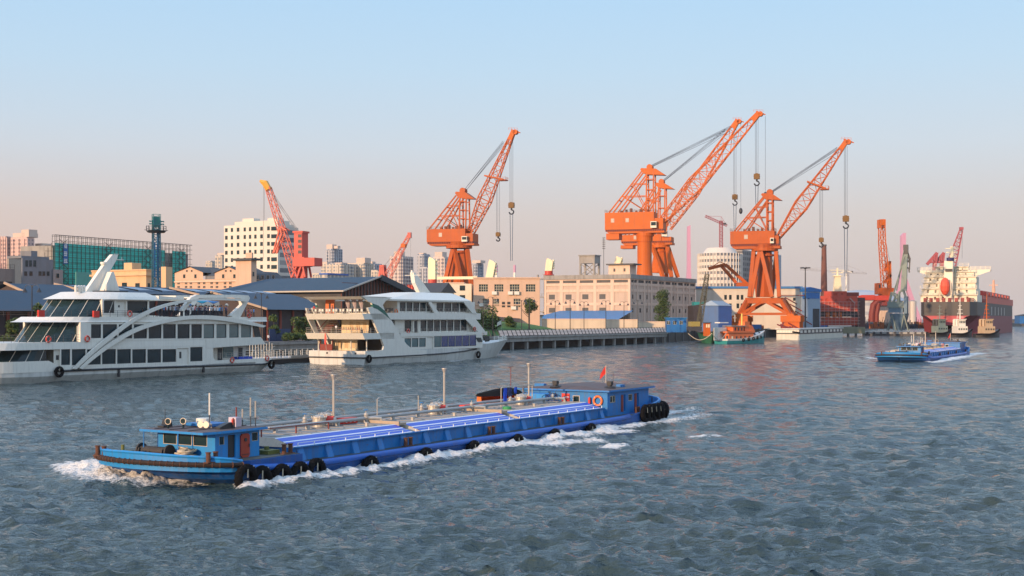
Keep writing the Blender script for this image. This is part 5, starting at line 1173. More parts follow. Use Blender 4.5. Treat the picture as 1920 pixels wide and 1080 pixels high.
# concrete warehouse
f, L, Wd = cb(1181, 560, 1022, 1303); hT = zz(514, 560)-GZ; ht = hT-1.9
wt = f.thing('concrete_warehouse', 'big concrete warehouse with framed bays, sunlit left end and shaded long side', 'warehouse')
panel = mat('panel_render', (.52, .39, .30), .85, streak=.3, var=.1, scale=.25)
bands = [0, ht*.49, ht*.75, ht-3.2+.3]
def frame_face(Wf, nb, rz_, flip):
    hol = []; x = lambda i: Wf*i/nb
    for i in range(nb): hol.append((x(i)+.9, x(i+1)-.9, ht-2.6, ht-.5))
    small = []
    for i in range(nb):
        for zb in (ht*.49-3.2, ht*.75-3.2):
            if not flip and (i == nb-1): continue
            w_ = 1.0 if nb > 5 else 1.5
            small.append((x(i)+(x(1))*.42-w_, x(i)+x(1)*.42+w_, zb, zb+2.0 if nb > 5 else zb+2.2))
    base = facade(MB(), 0, Wf, 0, ht, hol+small, .5, 0, 0, 1)
    fr_ = MB()
    for i in range(nb+1): c = x(i); fr_.box(max(c-.8, -.25), min(c+.8, Wf+.25), -.28, .0-.003, 0, ht)
    for z in bands[1:]: fr_.box(0, Wf, -.22, -.004, z, z+1.2)
    fr_.box(0, Wf, -.21, -.004, ht-.5, ht)
    return base, fr_, hol, small
for (Wf, nb, end) in ((Wd, 5, True), (L, 10, False)):
    base, fr_, hol, small = frame_face(Wf, nb, 0, not end)
    if end: base = rotmb(base, -math.pi/2, (0, Wf, 0)); fr_ = rotmb(fr_, -math.pi/2, (0, Wf, 0))
    w_ = base.build('wall', [panel, steeld], wt); fr_.build('pilaster_frame', peachl, wt)
    for k, (a, b, c, d_) in enumerate(small):
        sx_ = (a+b)/2
        if end: window(wt, .3, Wf-sx_, (c+d_)/2, b-a, d_-c, 2, 2, glassd, frame_d, -math.pi/2, .15)
        else: window(wt, sx_, .3, (c+d_)/2, b-a, d_-c, 2, 1, glassd, peachl, 0, .15)
    for a, b, c, d_ in hol:
        m = MB(); 
        if end: m.box(.2, .35, Wf-b, Wf-a, c, d_)
        else: m.box(a, b, .2, .35, c, d_)
        m.build('louvre', mat('louvre_grille', (.13, .12, .11), .8, wave=('Z', 3, .6), var=.4), wt)
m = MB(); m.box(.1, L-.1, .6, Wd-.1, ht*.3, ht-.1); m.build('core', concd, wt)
m = MB(); m.box(-.7, L+.5, -.7, Wd+.5, ht, hT); m.build('parapet', conc, wt)
for k in range(5): m = MB(); u = L*(k+.2)/5; m.tube([(u, -.35, ht+.2), (u+.3, -.5, ht-.8), (u, -.4, ht-1.5), (u, -.4, 0)], .12, 6); m.build('drainpipe', peachl, wt)
wf, wL, wWd = f, L, Wd
# roof structures of the warehouse
def roofbox(px0, px1, y0, y1, u, name, mats, lab=None, depth=6):
    a = wf.vz(px0, y0, u)[0]; b = wf.vz(px1, y0, u)[0]; z0 = wf.vz(px0, y1, u)[1]; z1 = wf.vz(px0, y0, u)[1]; m = MB(); m.box(u, u+depth, b, a, z0, z1); return m, a, b, z0, z1
m, a, b, z0, z1 = roofbox(1086, 1115, 480, 494, 8, '', conc); z0 += .0; zb_ = hT
for y in (a-.4, b+.4):
    for u in (8.4, 13.6): m.box(u-.4, u+.4, y-.4, y+.4, zb_, z0)
for u in (8.4, 13.6): m.bar((u, a-.4, zb_), (u, b+.4, z0), .3); m.bar((u, b+.4, zb_), (u, a-.4, z0), .3)
m.box(7.6, 14.4, b-.4, a+.4, z1+.003, z1+.4); m.build('water_tank', conc, wt)
m = MB(); m.box(2, 9, wf.vz(1181, 505, 2)[0], wf.vz(1141, 505, 2)[0], hT, wf.vz(1150, 497, 2)[1]); m.build('roof_hut', peachl, wt)
m = MB(); m.box(1, 10, wf.vz(1190, 505, 2)[0], wf.vz(1138, 505, 2)[0], wf.vz(1150, 497, 2)[1]+.003, wf.vz(1150, 494.5, 2)[1]); m.build('hut_roof', concd, wt)
for x in (1152, 1171): y = wf.vz(x, 503, 2)[0]; window(wt, 1.95, y, hT+2.0, 1.0, 1.5, 1, 1, blackp, peachl, -math.pi/2)
m = MB(); a = wf.vz(1132, 494, 6); m.cyl((6, a[0], hT), (6, a[0], wf.vz(1132, 446, 6)[1]), .12, n=6)
for k in range(6): z = wf.vz(1132, 446+k*4, 6)[1]; m.box(5.9, 6.1, a[0]-.7, a[0]+.7, z-.15, z+.15)
m.build('aerial_mast', steeld, wt)
# stair tower at the left of the warehouse
m = MB(); y0 = Wd+.3; y1 = Wd+4.2
for y in (y1,): m.box(0, .7, y-.7, y, 0, hT+.5); m.box(7, 7.7, y-.7, y, 0, hT+.5)
for z in (hT*.0+.1, hT*.33, hT*.6, hT*.93): m.box(0, 8, y0, y1-.7, z, z+.5)
m.build('stair_frame', conc, wt); m = MB(); 
for z in (hT*.33, hT*.6): m.bar((1, y0+1, z-7), (7, y0+1, z), .8)
rail(m, [(-.2, y0, hT*.6+.5), (-.2, y1+5, hT*.6+.5)], 1.3, 2, 1.2, .08); m.box(-.4, .2, y1, y1+5, hT*.57, hT*.6+.5); m.build('stair', conc, wt)
# blue lean-to shed roof in front of the warehouse and its yard wall
f = Fr(wf.w(-14, -1.0)[:2], (-BDIR[1], BDIR[0]), GZ)
bs = f.thing('open_shed', 'long open shed with a bright blue sheet roof in front of the warehouse', 'shed')
Ls = f.uz(992, 598, 0)[0]; zr_ = zz(584, 560)-GZ; ze = zz(598, 548)-GZ
m = MB(); m.add([(0, 0, ze), (Ls, 0, ze), (Ls-9, -13, zr_+.4), (-1, -13, zr_+.4)], [(0, 1, 2, 3)]); m.add([(0, 0, ze-.5), (Ls, 0, ze-.5), (Ls, 0, ze), (0, 0, ze)], [(0, 1, 2, 3)]); m.build('roof', canopyb, bs)
for k in range(7): m = MB(); u = 3+k*(Ls-6)/6; m.box(u-.5, u+.5, -1.0, -.4, 0, ze-.6); m.build('post', peachl, bs)
m = MB(); m.box(1, Ls-1, -12.5, -12.2, 0, ze); m.build('back_wall', concd, bs)
yw = mat('sunlit_yard_wall', (.62, .50, .36), .85, streak=.35, scale=.3)
for k, (x0, y0, x1, y1, v, l) in enumerate(((1016, 599, 1136, 602, 30, 'long low yard wall below the blue shed roof'), (1136, 600, 1196, 602, 24, 'taller pale wall section to the right of the long yard wall'), (1196, 604, 1250, 606, 20, 'rightmost pale wall section ending above the quay corner'))):
    f = Fr(QF.w(*((QF.uz(x0, 600, v)[0], v)))[:2], (1, -.03), GZ); e_ = f.uz(x1, 600)[0]; z = f.uz(x0, y0)[1]
    t = f.thing('yard_wall', l, 'wall', 'yard walls'); MB().box(0, e_, 0, .5, 0, z).build('wall', yw, t); MB().box(-.1, e_+.1, -.1, .6, z, z+.3).build('coping', peachl, t)
# peach office block (two storeys)
f = Fr(at(888, 470)[:2], (2400, -60), GZ); pb = f.thing('office_building', 'two storey peach office building with tall gridded windows and air conditioners', 'building')
L = f.uz(1012, 560)[0]; h = f.uz(950, 520)[1]
rects = [(898, 533, 915, 547), (927, 533, 944, 547), (956, 533, 974, 547), (986, 533, 1004, 547), (905, 560, 917, 574), (925, 560, 936, 574), (963, 560, 976, 576), (985, 560, 997, 572)]
hol = []
for x0, y0, x1, y1 in rects: a, za = f.uz(x0, y0); b, zb = f.uz(x1, y1); hol.append((a, b, zb, za))
m = facade(MB(), 0, L, 0, h, hol, .4); m.add([(0, 0, 0), (0, 25, 0), (0, 25, h), (0, 0, h), (L, 0, 0), (L, 25, 0), (L, 25, h), (L, 0, h)], [(0, 3, 2, 1), (4, 5, 6, 7), (3, 7, 6, 2)]); m.build('wall', peach, pb)
for a, b, c, d_ in hol: window(pb, (a+b)/2, .3, (c+d_)/2, b-a, d_-c, 4, 3, glassd, mat('cream_frame', (.45, .40, .30), .6), 0, .16)
m = MB(); m.box(-.3, L+.3, -.35, -.003, h-.5, h); m.box(0, L, -.15, -.003, h*.5, h*.5+.35); m.build('cornice', peach, pb)
for x, y in ((927, 549), (957, 549), (969, 549), (963, 577), (903, 571)): a, z = f.uz(x, y); m = MB(); m.box(a-.9, a+.9, -1.0, -.05, z-.7, z+.5); m.build('air_conditioner', white, pb)
for x in (944, 954): a, z = f.uz(x, 571); window(pb, a, -.06, z, 1.1, 2.0, 1, 1, blackp, steeld, 0, .1)
m = MB(); a = f.uz(905, 585)[0]; b = f.uz(975, 590)[0]; m.add([(a, -6, 5.2), (b, -6, 4.2), (b, -.1, 5.5), (a, -.1, 6.6)], [(0, 1, 2, 3)]); m.build('porch_roof', roofdark, pb)
# white building left of it, and the ornate cream one
f = Fr(at(835, 480)[:2], (2400, -60), GZ); t = f.thing('white_building', 'plain white building under the left portal crane legs', 'building'); L = f.uz(884, 560)[0]; h = f.uz(850, 532)[1]
MB().box(0, L, 0, 12, 0, h).build('wall', mat('warm_white_wall', (.66, .60, .48), .8, streak=.2), t)
for x, y in ((867, 540), (867, 558)): a, z = f.uz(x, y); window(t, a, -.06, z, 2.0, 1.9, 2, 2, glassd, frame_d, 0)
m = MB(); m.box(-.2, L*.72, -.2, 12.2, h, h+.5); m.build('cornice', peachl, t)
f = Fr(at(826, 450)[:2], (900, 2400), GZ); t = f.thing('tiled_roof_house', 'small cream house with dark tiled roof and arched openings behind the middle boat mast', 'house'); L = f.uz(856, 550)[0]; h = f.uz(826, 548)[1]
MB().box(0, 12, 0, 9, 0, h).build('wall', cream, t); m = MB(); m.prism([(-1, h), (6, h+3.5), (13, h)], -.6, 9.5); m.build('roof', roofdark, t)
for k in range(7): window(t, 1+k*1.6, -.06, h-1.8, .9, 2.2, 1, 1, blackp, cream, 0)
f = Fr(at(963, 505)[:2], (2400, 500), GZ); t = f.thing('outbuilding', 'low white outbuilding with small arched windows behind the lawn', 'building'); L = f.uz(1017, 595)[0]; h = f.uz(980, 593)[1]; MB().box(0, L, 0, 6, 0, h).build('wall', white, t); m = MB(); m.box(-.4, L+.4, -.4, 6.4, h, h+.5); m.build('roof', concd, t)
for k in range(5): window(t, L*(.28+.14*k), -.05, h*.72, 1.0, 1.8, 1, 1, blackp, cream, 0)
# centre shed: gable of timber bars towards the river
def shed_gable(lab, pl_, pr, pa, v, ys, backpx, hip=True, bars=True, Lr=None):
    u0, z0 = QF.uz(pl_, ys[0], v); u1, z1 = QF.uz(pr, ys[2], v); ua, za = QF.uz(pa, ys[1], v)
    t = QF.thing('roofed_shed', lab, 'shed'); Lr = Lr or 30
    m = MB(); r0 = -2.2
    m.add([(ua, v+r0, za), (u0-2, v+r0, z0), (u0-2, v+Lr, z0), (ua, v+Lr-(8 if hip else 0), za), (u1+2, v+Lr, z1), (u1+2, v+r0, z1)], [(0, 3, 2, 1), (0, 5, 4, 3), (3, 4, 2)])
    m.build('roof', roofblue_y, t)
    m = MB(); m.bar((ua, v+r0, za+.05), (u0-2, v+r0, z0+.05), .25, .4, 0); m.bar((u0-2, v+r0, z0), (u0-2, v+Lr, z0), .3, .4, 0); m.bar((ua, v+r0-.1, za-.2), (u1+2.2, v+r0-.1, z1-.2), .6, 1.6, 1); m.build('verge', [galv, roofdark], t)
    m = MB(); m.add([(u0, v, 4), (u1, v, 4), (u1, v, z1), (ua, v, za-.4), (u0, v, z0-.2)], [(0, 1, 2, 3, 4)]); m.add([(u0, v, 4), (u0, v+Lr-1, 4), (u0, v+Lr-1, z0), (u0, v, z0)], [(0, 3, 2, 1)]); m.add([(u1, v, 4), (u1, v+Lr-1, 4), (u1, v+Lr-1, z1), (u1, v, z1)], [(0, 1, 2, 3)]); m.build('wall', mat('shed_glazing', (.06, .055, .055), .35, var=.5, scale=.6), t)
    m = MB(); n = int((u1-u0)/1.5)
    for k in range(n+1):
        u = u0+(u1-u0)*k/n; zt = z0+(za-z0)*(u-u0)/(ua-u0) if u < ua else za+(z1-za)*(u-ua)/(u1-ua); m.box(u-.25, u+.25, v-.3, v-.05, 4, zt-.3)
    for z in np.arange(6, za-2, 2.2): m.box(u0+.3, u1-.3, v-.12, v-.03, z, z+.15)
    m.build('timber_bars', mat('timber_red', (.16, .055, .035), .7, var=.2), t); return t
shed_gable('big slate blue hipped roof shed with a barred timber gable behind the middle boat', 640, 772, 702, 22, (546, 519, 556), 0, Lr=46)
def shed_par(lab, r0, r1, vr, eave, ve, u_ext=0, sky=False, lowv=True):
    u0, zr1 = QF.uz(r0[0], r0[1], vr); u1 = QF.uz(r1[0], r1[1], vr)[0]+u_ext; ze = QF.uz(eave[0], eave[1], ve)[1]
    t = QF.thing('roofed_shed', lab, 'shed')
    m = MB(); m.add([(u0, ve, ze), (u1, ve, ze), (u1, vr, zr1), (u0, vr, zr1), (u1, 2*vr-ve, ze), (u0, 2*vr-ve, ze)], [(0, 1, 2, 3), (3, 2, 4, 5)]); m.build('roof', roofblue, t)
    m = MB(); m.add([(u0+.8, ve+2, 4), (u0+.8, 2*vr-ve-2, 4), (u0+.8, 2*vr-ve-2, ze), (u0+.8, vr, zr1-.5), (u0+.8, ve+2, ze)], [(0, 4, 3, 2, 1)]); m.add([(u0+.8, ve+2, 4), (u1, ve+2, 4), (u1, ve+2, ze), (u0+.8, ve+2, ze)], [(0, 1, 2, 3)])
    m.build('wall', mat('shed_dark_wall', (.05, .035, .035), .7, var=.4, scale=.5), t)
    m = MB(); m.bar((u0, ve, ze+.1), (u0, vr, zr1+.1), .35, .5); m.build('verge', mat('verge_tan', (.38, .28, .20), .7), t)
    for u in np.arange(u0+2, u1, 5.): m = MB(); m.box(u, u+.6, ve+1.6, ve+1.9, 4, ze-.2); m.build('pillar', mat('brick_red', (.24, .05, .03), .8), t)
    if sky:
        n = 5
        for k in range(n):
            u = u0+(u1-u0)*(k+.35)/n; s_ = (zr1-ze)/(vr-ve); a = ve+(vr-ve)*.35; b = ve+(vr-ve)*.85; m = MB(); m.add([(u, a, ze+s_*(a-ve)+.35), (u+5, a, ze+s_*(a-ve)+.35), (u+5, b, ze+s_*(b-ve)+.1), (u, b, ze+s_*(b-ve)+.1), (u, a, ze+s_*(a-ve)), (u+5, a, ze+s_*(a-ve))], [(0, 1, 2, 3), (4, 5, 1, 0)]); m.build('skylight', mat('skylight_sheet', (.16, .24, .33), .35), t)
    return t
shed_par('nearest slate roofed shed cut off by the left edge of the picture', (-160, 540), (60, 545), 24, (75, 583), 12)
shed_par('slate roofed shed with a tan verge, second from the left', (8, 531), (118, 534), 40, (85, 581), 22)
shed_par('slate roofed shed behind the mast of the arched boat', (102, 533), (330, 541), 50, (127, 548), 38, sky=True)
shed_par('slate roofed shed with raised skylights above the crowd', (318, 540), (480, 545), 46, (353, 553), 36, sky=True)
shed_par('low slate roofed annex left of the big hipped shed', (395, 548), (545, 551), 34, (580, 581), 16)
# blue hoarding behind the quay between the boats
f = Fr(QF.w(QF.uz(505, 600, 8)[0], 8)[:2], BDIR, GZ); t = f.thing('hoarding', 'dark blue panel fence on the quay between the two cruise boats', 'fence'); e_ = f.uz(545, 610)[0]; m = MB()
for k in range(6): m.box(e_*k/6+.03, e_*(k+1)/6-.03, 0, .15, 0, 3.0)
m.build('panel', mat('hoarding_blue', (.03, .05, .12), .6), t)
person(QF.w(QF.uz(503, 610, 5)[0], 5, 4.1), .5, 'white', 'person in a white shirt walking on the quay in front of the blue hoarding', 'walk')
# grey tenement and its neighbours at far left
t, f, L, Wd, h = box_building('grey_building', 'flat roofed grey rendered block at left with three upper windows', 'building', 42, 400, 40, 100, 484, greyw)
m = MB(); m.box(0, L*.9, .5, 7, h, h+.8); m.box(L*.42, L*.62, 2, 7, h, h+2.6); m.build('parapet', greyw, t)
for x in (50, 57, 65): a, z = f.uz(x, 494); window(t, a, -.06, z, 1.0, 2.0, 1, 1, glassd, steeld, 0)
for x in (48, 58, 75, 82, 90): a, z = f.uz(x, 513); window(t, a, -.06, z, 1.1, 1.4, 1, 1, glassd, steeld, 0)
t, f, L, Wd, h = box_building('beige_building', 'beige flat block just left of the grey rendered block', 'building', 16, 430, 14, 42, 483, mat('beige_wall', (.40, .33, .26), .85, streak=.4), None)
t, f, L, Wd, h = box_building('terrace_building', 'low dark building with roof railings at the far left edge', 'building', -30, 390, -60, 28, 502, mat('dusty_wall', (.22, .18, .16), .85, streak=.5, scale=.3))
m = MB(); rail(m, [(0, .2, h), (L, .2, h)], 1.4, 3, 1.5, .05); m.build('roof_railing', steeld, t)
m = MB(); m.box(L*.5, L*.9, -.1, .3, 1, h-4); m.build('balcony', blackp, t)
t, f, L, Wd, h = box_building('small_grey_building', 'small grey house with one window right of the grey rendered block', 'building', 100, 410, 99, 118, 505, mat('mid_grey_wall', (.26, .23, .22), .85, streak=.4))
a, z = f.uz(108, 517); window(t, a, -.06, z, 1.4, 1.6, 1, 1, glassd, peachl, 0)
# scaffolded building wrapped in green net
f = Fr(at(103, 520)[:2], (1200, 2400), GZ); sb_ = f.thing('scaffolded_building', 'long building wrapped in green safety netting with bare scaffold tubes above', 'building')
L = f.uz(360, 470)[0]; h1 = f.uz(103, 455)[1]; h2 = f.uz(103, 440)[1]
MB().box(.6, L-.6, 1.8, 20, 0, h1-1).build('wall', conc, sb_)
m = MB(); gap0, gap1 = f.uz(310, 480)[0], f.uz(324, 480)[0]
for a, b in ((0, gap0), (gap1, L-4)): m.add([(a, .3, 0), (b, .3, 0), (b, .3, h1), (a, .3, h1)], [(0, 1, 2, 3)])
m.build('safety_net', netg, sb_)
m = MB(); pole = mat('scaffold_tube', (.06, .05, .045), .7)
for u in np.arange(0, L+.1, 2.4): m.bar((u, 0, 0), (u, 0, h2), .16); m.bar((u, 1.5, h1-2), (u, 1.5, h2), .14)
for z in list(np.arange(2, h2, 2.2))+[h2]: m.bar((0, -.05, z), (L, -.05, z), .15)
for z in (h1+.5, h1+2.7, h2): m.bar((0, 1.5, z), (L, 1.5, z), .14)
for u0 in (2, L*.33, L*.62, L-10):
    for z in np.arange(2, h2-3, 3.): m.bar((u0, -.1, z), (u0+5, -.1, z+3.), .14); m.bar((u0+5, -.1, z), (u0, -.1, z+3.), .14)
for u in np.arange(-3.4, .1, 1.7): m.bar((u, 2, 0), (u, 2, h1-(0-u)*1.2), .15)
for z in np.arange(2, h1, 2.2): m.bar((-3.4, 2, z), (0, 0, z), .13)
m.build('scaffolding', pole, sb_)
bn = MB(); a = f.uz(118, 460)[0]; b = f.uz(126, 460)[0]; bn.box(a, b, -.35, -.25, f.uz(120, 495)[1], f.uz(120, 457)[1], 0)
def glyph(mb, x, z, w, hh, s, y, mi):
    rnd = random.Random(s); t_ = w*.12
    for k in range(3): zz_ = z+hh*(.15+.33*k); mb.box(x+w*.05*rnd.randint(0, 3), x+w*(1-.05*rnd.randint(0, 4)), y, y+.02, zz_, zz_+t_*1.2, mi)
    for k in range(2): xx = x+w*(.2+.45*k); mb.box(xx, xx+t_, y-.003, y+.017, z+hh*.05, z+hh*(.6+.35*rnd.random()), mi)
for k, (y0_, y1_) in enumerate(((457, 466), (470, 481), (484, 494))): z0_ = f.uz(120, y1_)[1]; z1_ = f.uz(120, y0_)[1]; glyph(bn, a+.2, z0_, (b-a)-.4, (z1_-z0_)*.9, k, -.4, 1)
bn.build('banner', [mat('banner_blue', (.01, .10, .30), .6), white], sb_)
m = MB(); MB().box(f.uz(112, 520)[0], f.uz(195, 520)[0], -9, -8.6, 0, f.uz(150, 512)[1]).build('lower_net', mat('pale_net', (.10, .30, .24), .9, var=.25, scale=.2), sb_)
# peach buildings behind the sheds
t, f, L, Wd, h = box_building('peach_block', 'long low orange peach building in front of the green netting', 'building', 274, 400, 172, 300, 507, peachy, None)
m = MB(); m.box(-.6, L+.4, -.6, Wd+.4, h-1.6, h-1.0); m.box(-.3, L, -.3, Wd, h, h+.4); m.build('cornice', peachy, t)
m = MB(); a = f.vz(228, 505)[0]; b = f.vz(243, 505)[0]; m.box(1, 5, b, a, h, h+2.6); m.build('roof_hut', peachy, t)
face_windows(t, f, L, Wd, [(229, 530, 238, 540), (254, 531, 262, 541)], 'e', nx=2, ny=2); face_windows(t, f, L, Wd, [(277, 531, 281, 541)], 's')
t, f, L, Wd, h = box_building('peach_tower', 'plain peach stair block just right of the lattice mast', 'building', 311, 395, 297, 323, 500, peachy, None)
m = MB(); rail(m, [(0, 0, h), (0, Wd, h)], 1.6, 3, 1., .06); rail(m, [(0, 0, h), (L, 0, h)], 1.6, 3, 1., .06); m.build('roof_railing', steeld, t)
t, f, L, Wd, h = box_building('gabled_building', 'long peach building with two gables and a dark slate roof', 'building', 445, 440, 328, 540, 523, peach, None)
for k, (xl, xa, xr) in enumerate(((328, 357, 381), (403, 430, 452))):
    a, b, c = f.vz(xl, 510)[0], f.vz(xa, 510)[0], f.vz(xr, 510)[0]; z1 = f.vz(xa, 501)[1]; z0 = f.vz(xl, 512)[1]
    m = MB(); m.add([(-.1, a, h), (-.1, c, h), (-.1, c, z0), (-.1, b, z1), (-.1, a, z0)], [(0, 4, 3, 2, 1)]); m.build('gable', peach, t)
    m = MB(); m.add([(-.6, a+.6, z0-.1), (-.6, b, z1+.3), (-.6, c-.6, z0-.1), (14, a+.6, z0-.1), (14, b, z1+.3), (14, c-.6, z0-.1)], [(0, 3, 4, 1), (1, 4, 5, 2)]); m.build('gable_roof', roofdark, t)
    for x in (xa-6, xa+3): y, z = f.vz(x, 508); window(t, -.16, y, z, .8, .7, 1, 1, blackp, peachl, -math.pi/2, .08)
    for x in (xa-11, xa+10): y, z = f.vz(x, 518); window(t, -.16, y, z, 1.0, 1.4, 1, 1, glassd, peachl, -math.pi/2, .08)
a = f.vz(381, 512); c = f.vz(405, 512); zt = f.vz(390, 503)[1]
m = MB(); m.add([(1, a[0]+6, zt-2.6), (1, c[0]-5, zt-2.6), (8, c[0]-5, zt+.2), (8, a[0]+6, zt+.2)], [(0, 3, 2, 1)]); m.box(1.2, 8, c[0], a[0], h, zt-2.5, 1); m.build('roof', [roofdark, greyw], t)
m = MB(); m.add([(0, -.5, h-.2), (L, -.5, h-1), (L, 5, h+3.2), (0, 5, h+3.4)], [(0, 1, 2, 3)]); m.build('side_roof', roofdark, t)
m = MB(); m.box(-.5, .0-.003, -.3, Wd, h-.9, h-.4); m.build('cornice', peachl, t)
for x in (335, 349, 358, 373, 383, 397, 407, 422, 432): 
    for y_ in (531, 538): y, z = f.vz(x, y_); window(t, -.06, y, z, 1.1, .85, 2, 1, glassd, peachl, -math.pi/2, .1)
for x in (482, 492, 502, 512): y, z = f.uz(x, 520); window(t, y, -.06, z, 1.5, 1.5, 1, 1, glassd, peachl, 0)
t, f, L, Wd, h = box_building('peach_tower', 'square peach tower with an overhanging cap rising over the gabled building', 'tower', 471, 425, 442, 481, 488, peach, None)
m = MB(); m.box(-1, L+1, -1, Wd+1, h, h+.7); m.build('cap', roofdark, t); m = MB(); m.box(1.5, L-.5, 1.0, Wd-3, h+.7, h+.7+zz(474, 425)-zz(485, 425)); m.build('lantern', peach, t)
a, z = f.uz(475, 514); window(t, a, -.06, z, 1.0, 1.6, 1, 1, glassd, peachl, 0)
# white apartment tower
t, f, L, Wd, h = box_building('apartment_tower', 'tall white apartment tower with thirteen rows of windows behind the red jib crane', 'tower block', 521, 900, 420, 552, 419, mat('tower_white', (.66, .60, .50), .8, streak=.12, var=.05, scale=.05))
m = MB(); a, b = f.vz(440, 415)[0], f.vz(521, 415)[0]; m.box(0, L*.7, b, a, h, h+2.4); a, b = f.vz(453, 415)[0], f.vz(474, 415)[0]; m.box(1, 8, b, a, h+2.4, h+4.6); a, b = f.vz(500, 415)[0], f.vz(519, 415)[0]; m.box(1, 8, b, a, h+2.4, h+4.2); m.build('penthouse', mat('tower_white', (.66, .6, .5)), t)
fh = (h-2)/13
xs_ = [421, 432, 443, 456, 466, 476, 487, 500]
wdt = [7, 6, 7, 6, 6, 6, 7, 7]
k = 0
for i in range(13):
    z = h-3.2-fh*i
    if z < 14: continue
    for x, w_ in zip(xs_, wdt):
        a = f.vz(x+w_/2, 500)[0]; window(t, -.08, a, z, 2.3*w_/7, fh*.52, 2, 1, glassd, steeld, -math.pi/2, .12)
    m = MB(); m.box(-.35, -.03, f.vz(519, 500)[0], f.vz(509, 500)[0], z-fh*.3, z+fh*.2); m.build('balcony', glassd, t)
m = MB(); m.slab([(2, 0)]+[(2+(L-2)*math.sin(a), -4.5*math.sin(a*2)*.0-3.5*math.sin(a)) for a in (.3, .7, 1.1, 1.5)]+[(L, 0)], 0, h-2); m.build('glass_bay', gridmat('bay_bands', (.55, .52, .46), (.03, .06, .09), 500, fh, 1., .6, .2), t)
# ---------------------------------------------------------------- skyline
gm1 = gridmat('pink_flats', (.62, .42, .36), (.16, .13, .14), 3.2, 3.0, .5, .5)
gm2 = gridmat('cream_flats', (.58, .50, .40), (.16, .20, .24), 3.6, 3.1, .55, .55)
gm3 = gridmat('grey_flats', (.44, .44, .46), (.10, .14, .2), 4.2, 3.1, .55, .6)
gm4 = gridmat('warm_flats', (.60, .50, .44), (.2, .18, .2), 4.0, 3.2, .45, .5)
sky_ = [ # label, corner px, d, left px, right px, top y, mat, crown list (px0,px1,y)
 ('pinkish apartment tower at the far left edge with a stepped roof', 50, 1000, 20, 63, 444, gm1, [(38, 52, 430), (22, 44, 436)]),
 ('slim pinkish tower wing left of the stepped roof tower', 12, 1010, -2, 20, 443, gm1, []),
 ('low pinkish apartment block with a glass rooftop box left of the netting', 78, 1010, 60, 102, 463, gm1, [(64, 78, 456)]),
 ('small cream block with a grey roof left of the white tower', 415, 1100, 404, 424, 478, gm2, [(406, 422, 474)]),
 ('small white slab block far behind the peach gables', 396, 1300, 386, 406, 489, gm2, []),
 ('tall cream slab tower standing above the blue hipped roof', 624, 1300, 611, 642, 466, gm3, [(611, 622, 458), (625, 632, 461)]),
 ('wide cream apartment block with many balconies left of the domed one', 640, 1200, 602, 668, 494, gm2, [(603, 612, 490), (626, 640, 492)]),
 ('cream apartment block with a boxy penthouse right of centre skyline', 682, 1220, 650, 700, 493, gm2, [(667, 683, 483)]),
 ('bluish apartment block stepping down to the right', 700, 1260, 684, 716, 494, gm3, [(688, 697, 490)]),
 ('low pale block at the right foot of the bluish apartment block', 708, 1180, 696, 714, 506, gm2, []),
 ('tall paired tower with a fine window grid behind the small red crane', 752, 1150, 731, 775, 480, gm4, [(738, 750, 471)]),
 ('slender stepped tower right of the paired tower', 793, 1200, 783, 806, 476, gm3, [(784, 793, 474)]),
 ('pinkish tower with a tall window grid left of the orange crane legs', 832, 1150, 812, 842, 481, gm4, [(814, 828, 472)]),
 ('lower slab between the slender and the gridded towers', 800, 1100, 786, 812, 500, gm3, []),
 ('grey slab tower seen between the orange crane legs and the cream post', 893, 1300, 880, 906, 493, gm3, [(884, 900, 488)]),
 ('small cream building right behind the red jib crane house', 598, 1150, 585, 606, 512, gm2, [])]
for lab, pc, d, p0, p1, yt, gm, crown in sky_:
    t, f, L, Wd, h = box_building('apartment_tower', lab, 'tower block', pc, d, p0, p1, yt, gm, None, grp='apartment towers on the skyline')
    for a, b, y in crown: ya, yb = f.vz(b, y)[0], f.vz(a, y)[0]; MB().box(1, 1+(abs(yb-ya)), ya, yb, h, h+(yt-y)*d/F).build('roof_house', mat('crown_wall', (.56, .44, .36), .8), t)
    m = MB(); n = 5
    for k in range(n): u = L*(k+.5)/n; m.box(u-.7, u+.7, -.9, -.02, 8, h-1)
    for k in range(3): y = Wd*(k+.5)/3; m.box(-.7, -.02, y-.9, y+.9, 8, h-1.5)
    m.build('bay', gm, t)
t, f, L, Wd, h = box_building('blue_roofed_building', 'low cream building with a blue roof just above the hipped shed ridge', 'building', 614, 700, 600, 652, 515, gm2, mat('bright_blue_roof', (.03, .10, .35), .5))
# round hotel towers
def round_tower(lab, pxc, d, r, ytop, top_y, mats, squash=1.):
    x, y, _ = at(pxc, d); t = thing('round_tower', lab, 'tower', (x, y, GZ)); h = zz(ytop, d)-GZ; m = MB(); nf = int(h/4); n = 40
    for k in range(nf):
        z = h*k/nf; m.cyl((0, 0, z), (0, 0, z+h/nf*.55), r, n=n, m=0); m.cyl((0, 0, z+h/nf*.55), (0, 0, z+h/nf), r*.975, n=n, m=1)
    for k in range(n): a = 2*math.pi*k/n; m.box(math.cos(a)*r-.35, math.cos(a)*r+.35, math.sin(a)*r-.35, math.sin(a)*r+.35, 0, h)
    m.build('facade', mats, t); m = MB(); m.cyl((0, 0, h), (0, 0, h+4*d/900), r*.8, r*.6, n=n); m.cyl((0, 0, h+4), (0, 0, h+(ytop-top_y)*d/F), r*.5, r*.35, n=n); m.build('roof_crown', mats[0], t); return t
wr = mat('round_tower_white', (.62, .56, .48), .7, var=.05); rg = mat('round_tower_glass', (.16, .17, .19), .3)
round_tower('wide round white tower with banded storeys beyond the concrete warehouse', 1350, 900, 15.5, 476, 465, [wr, rg])
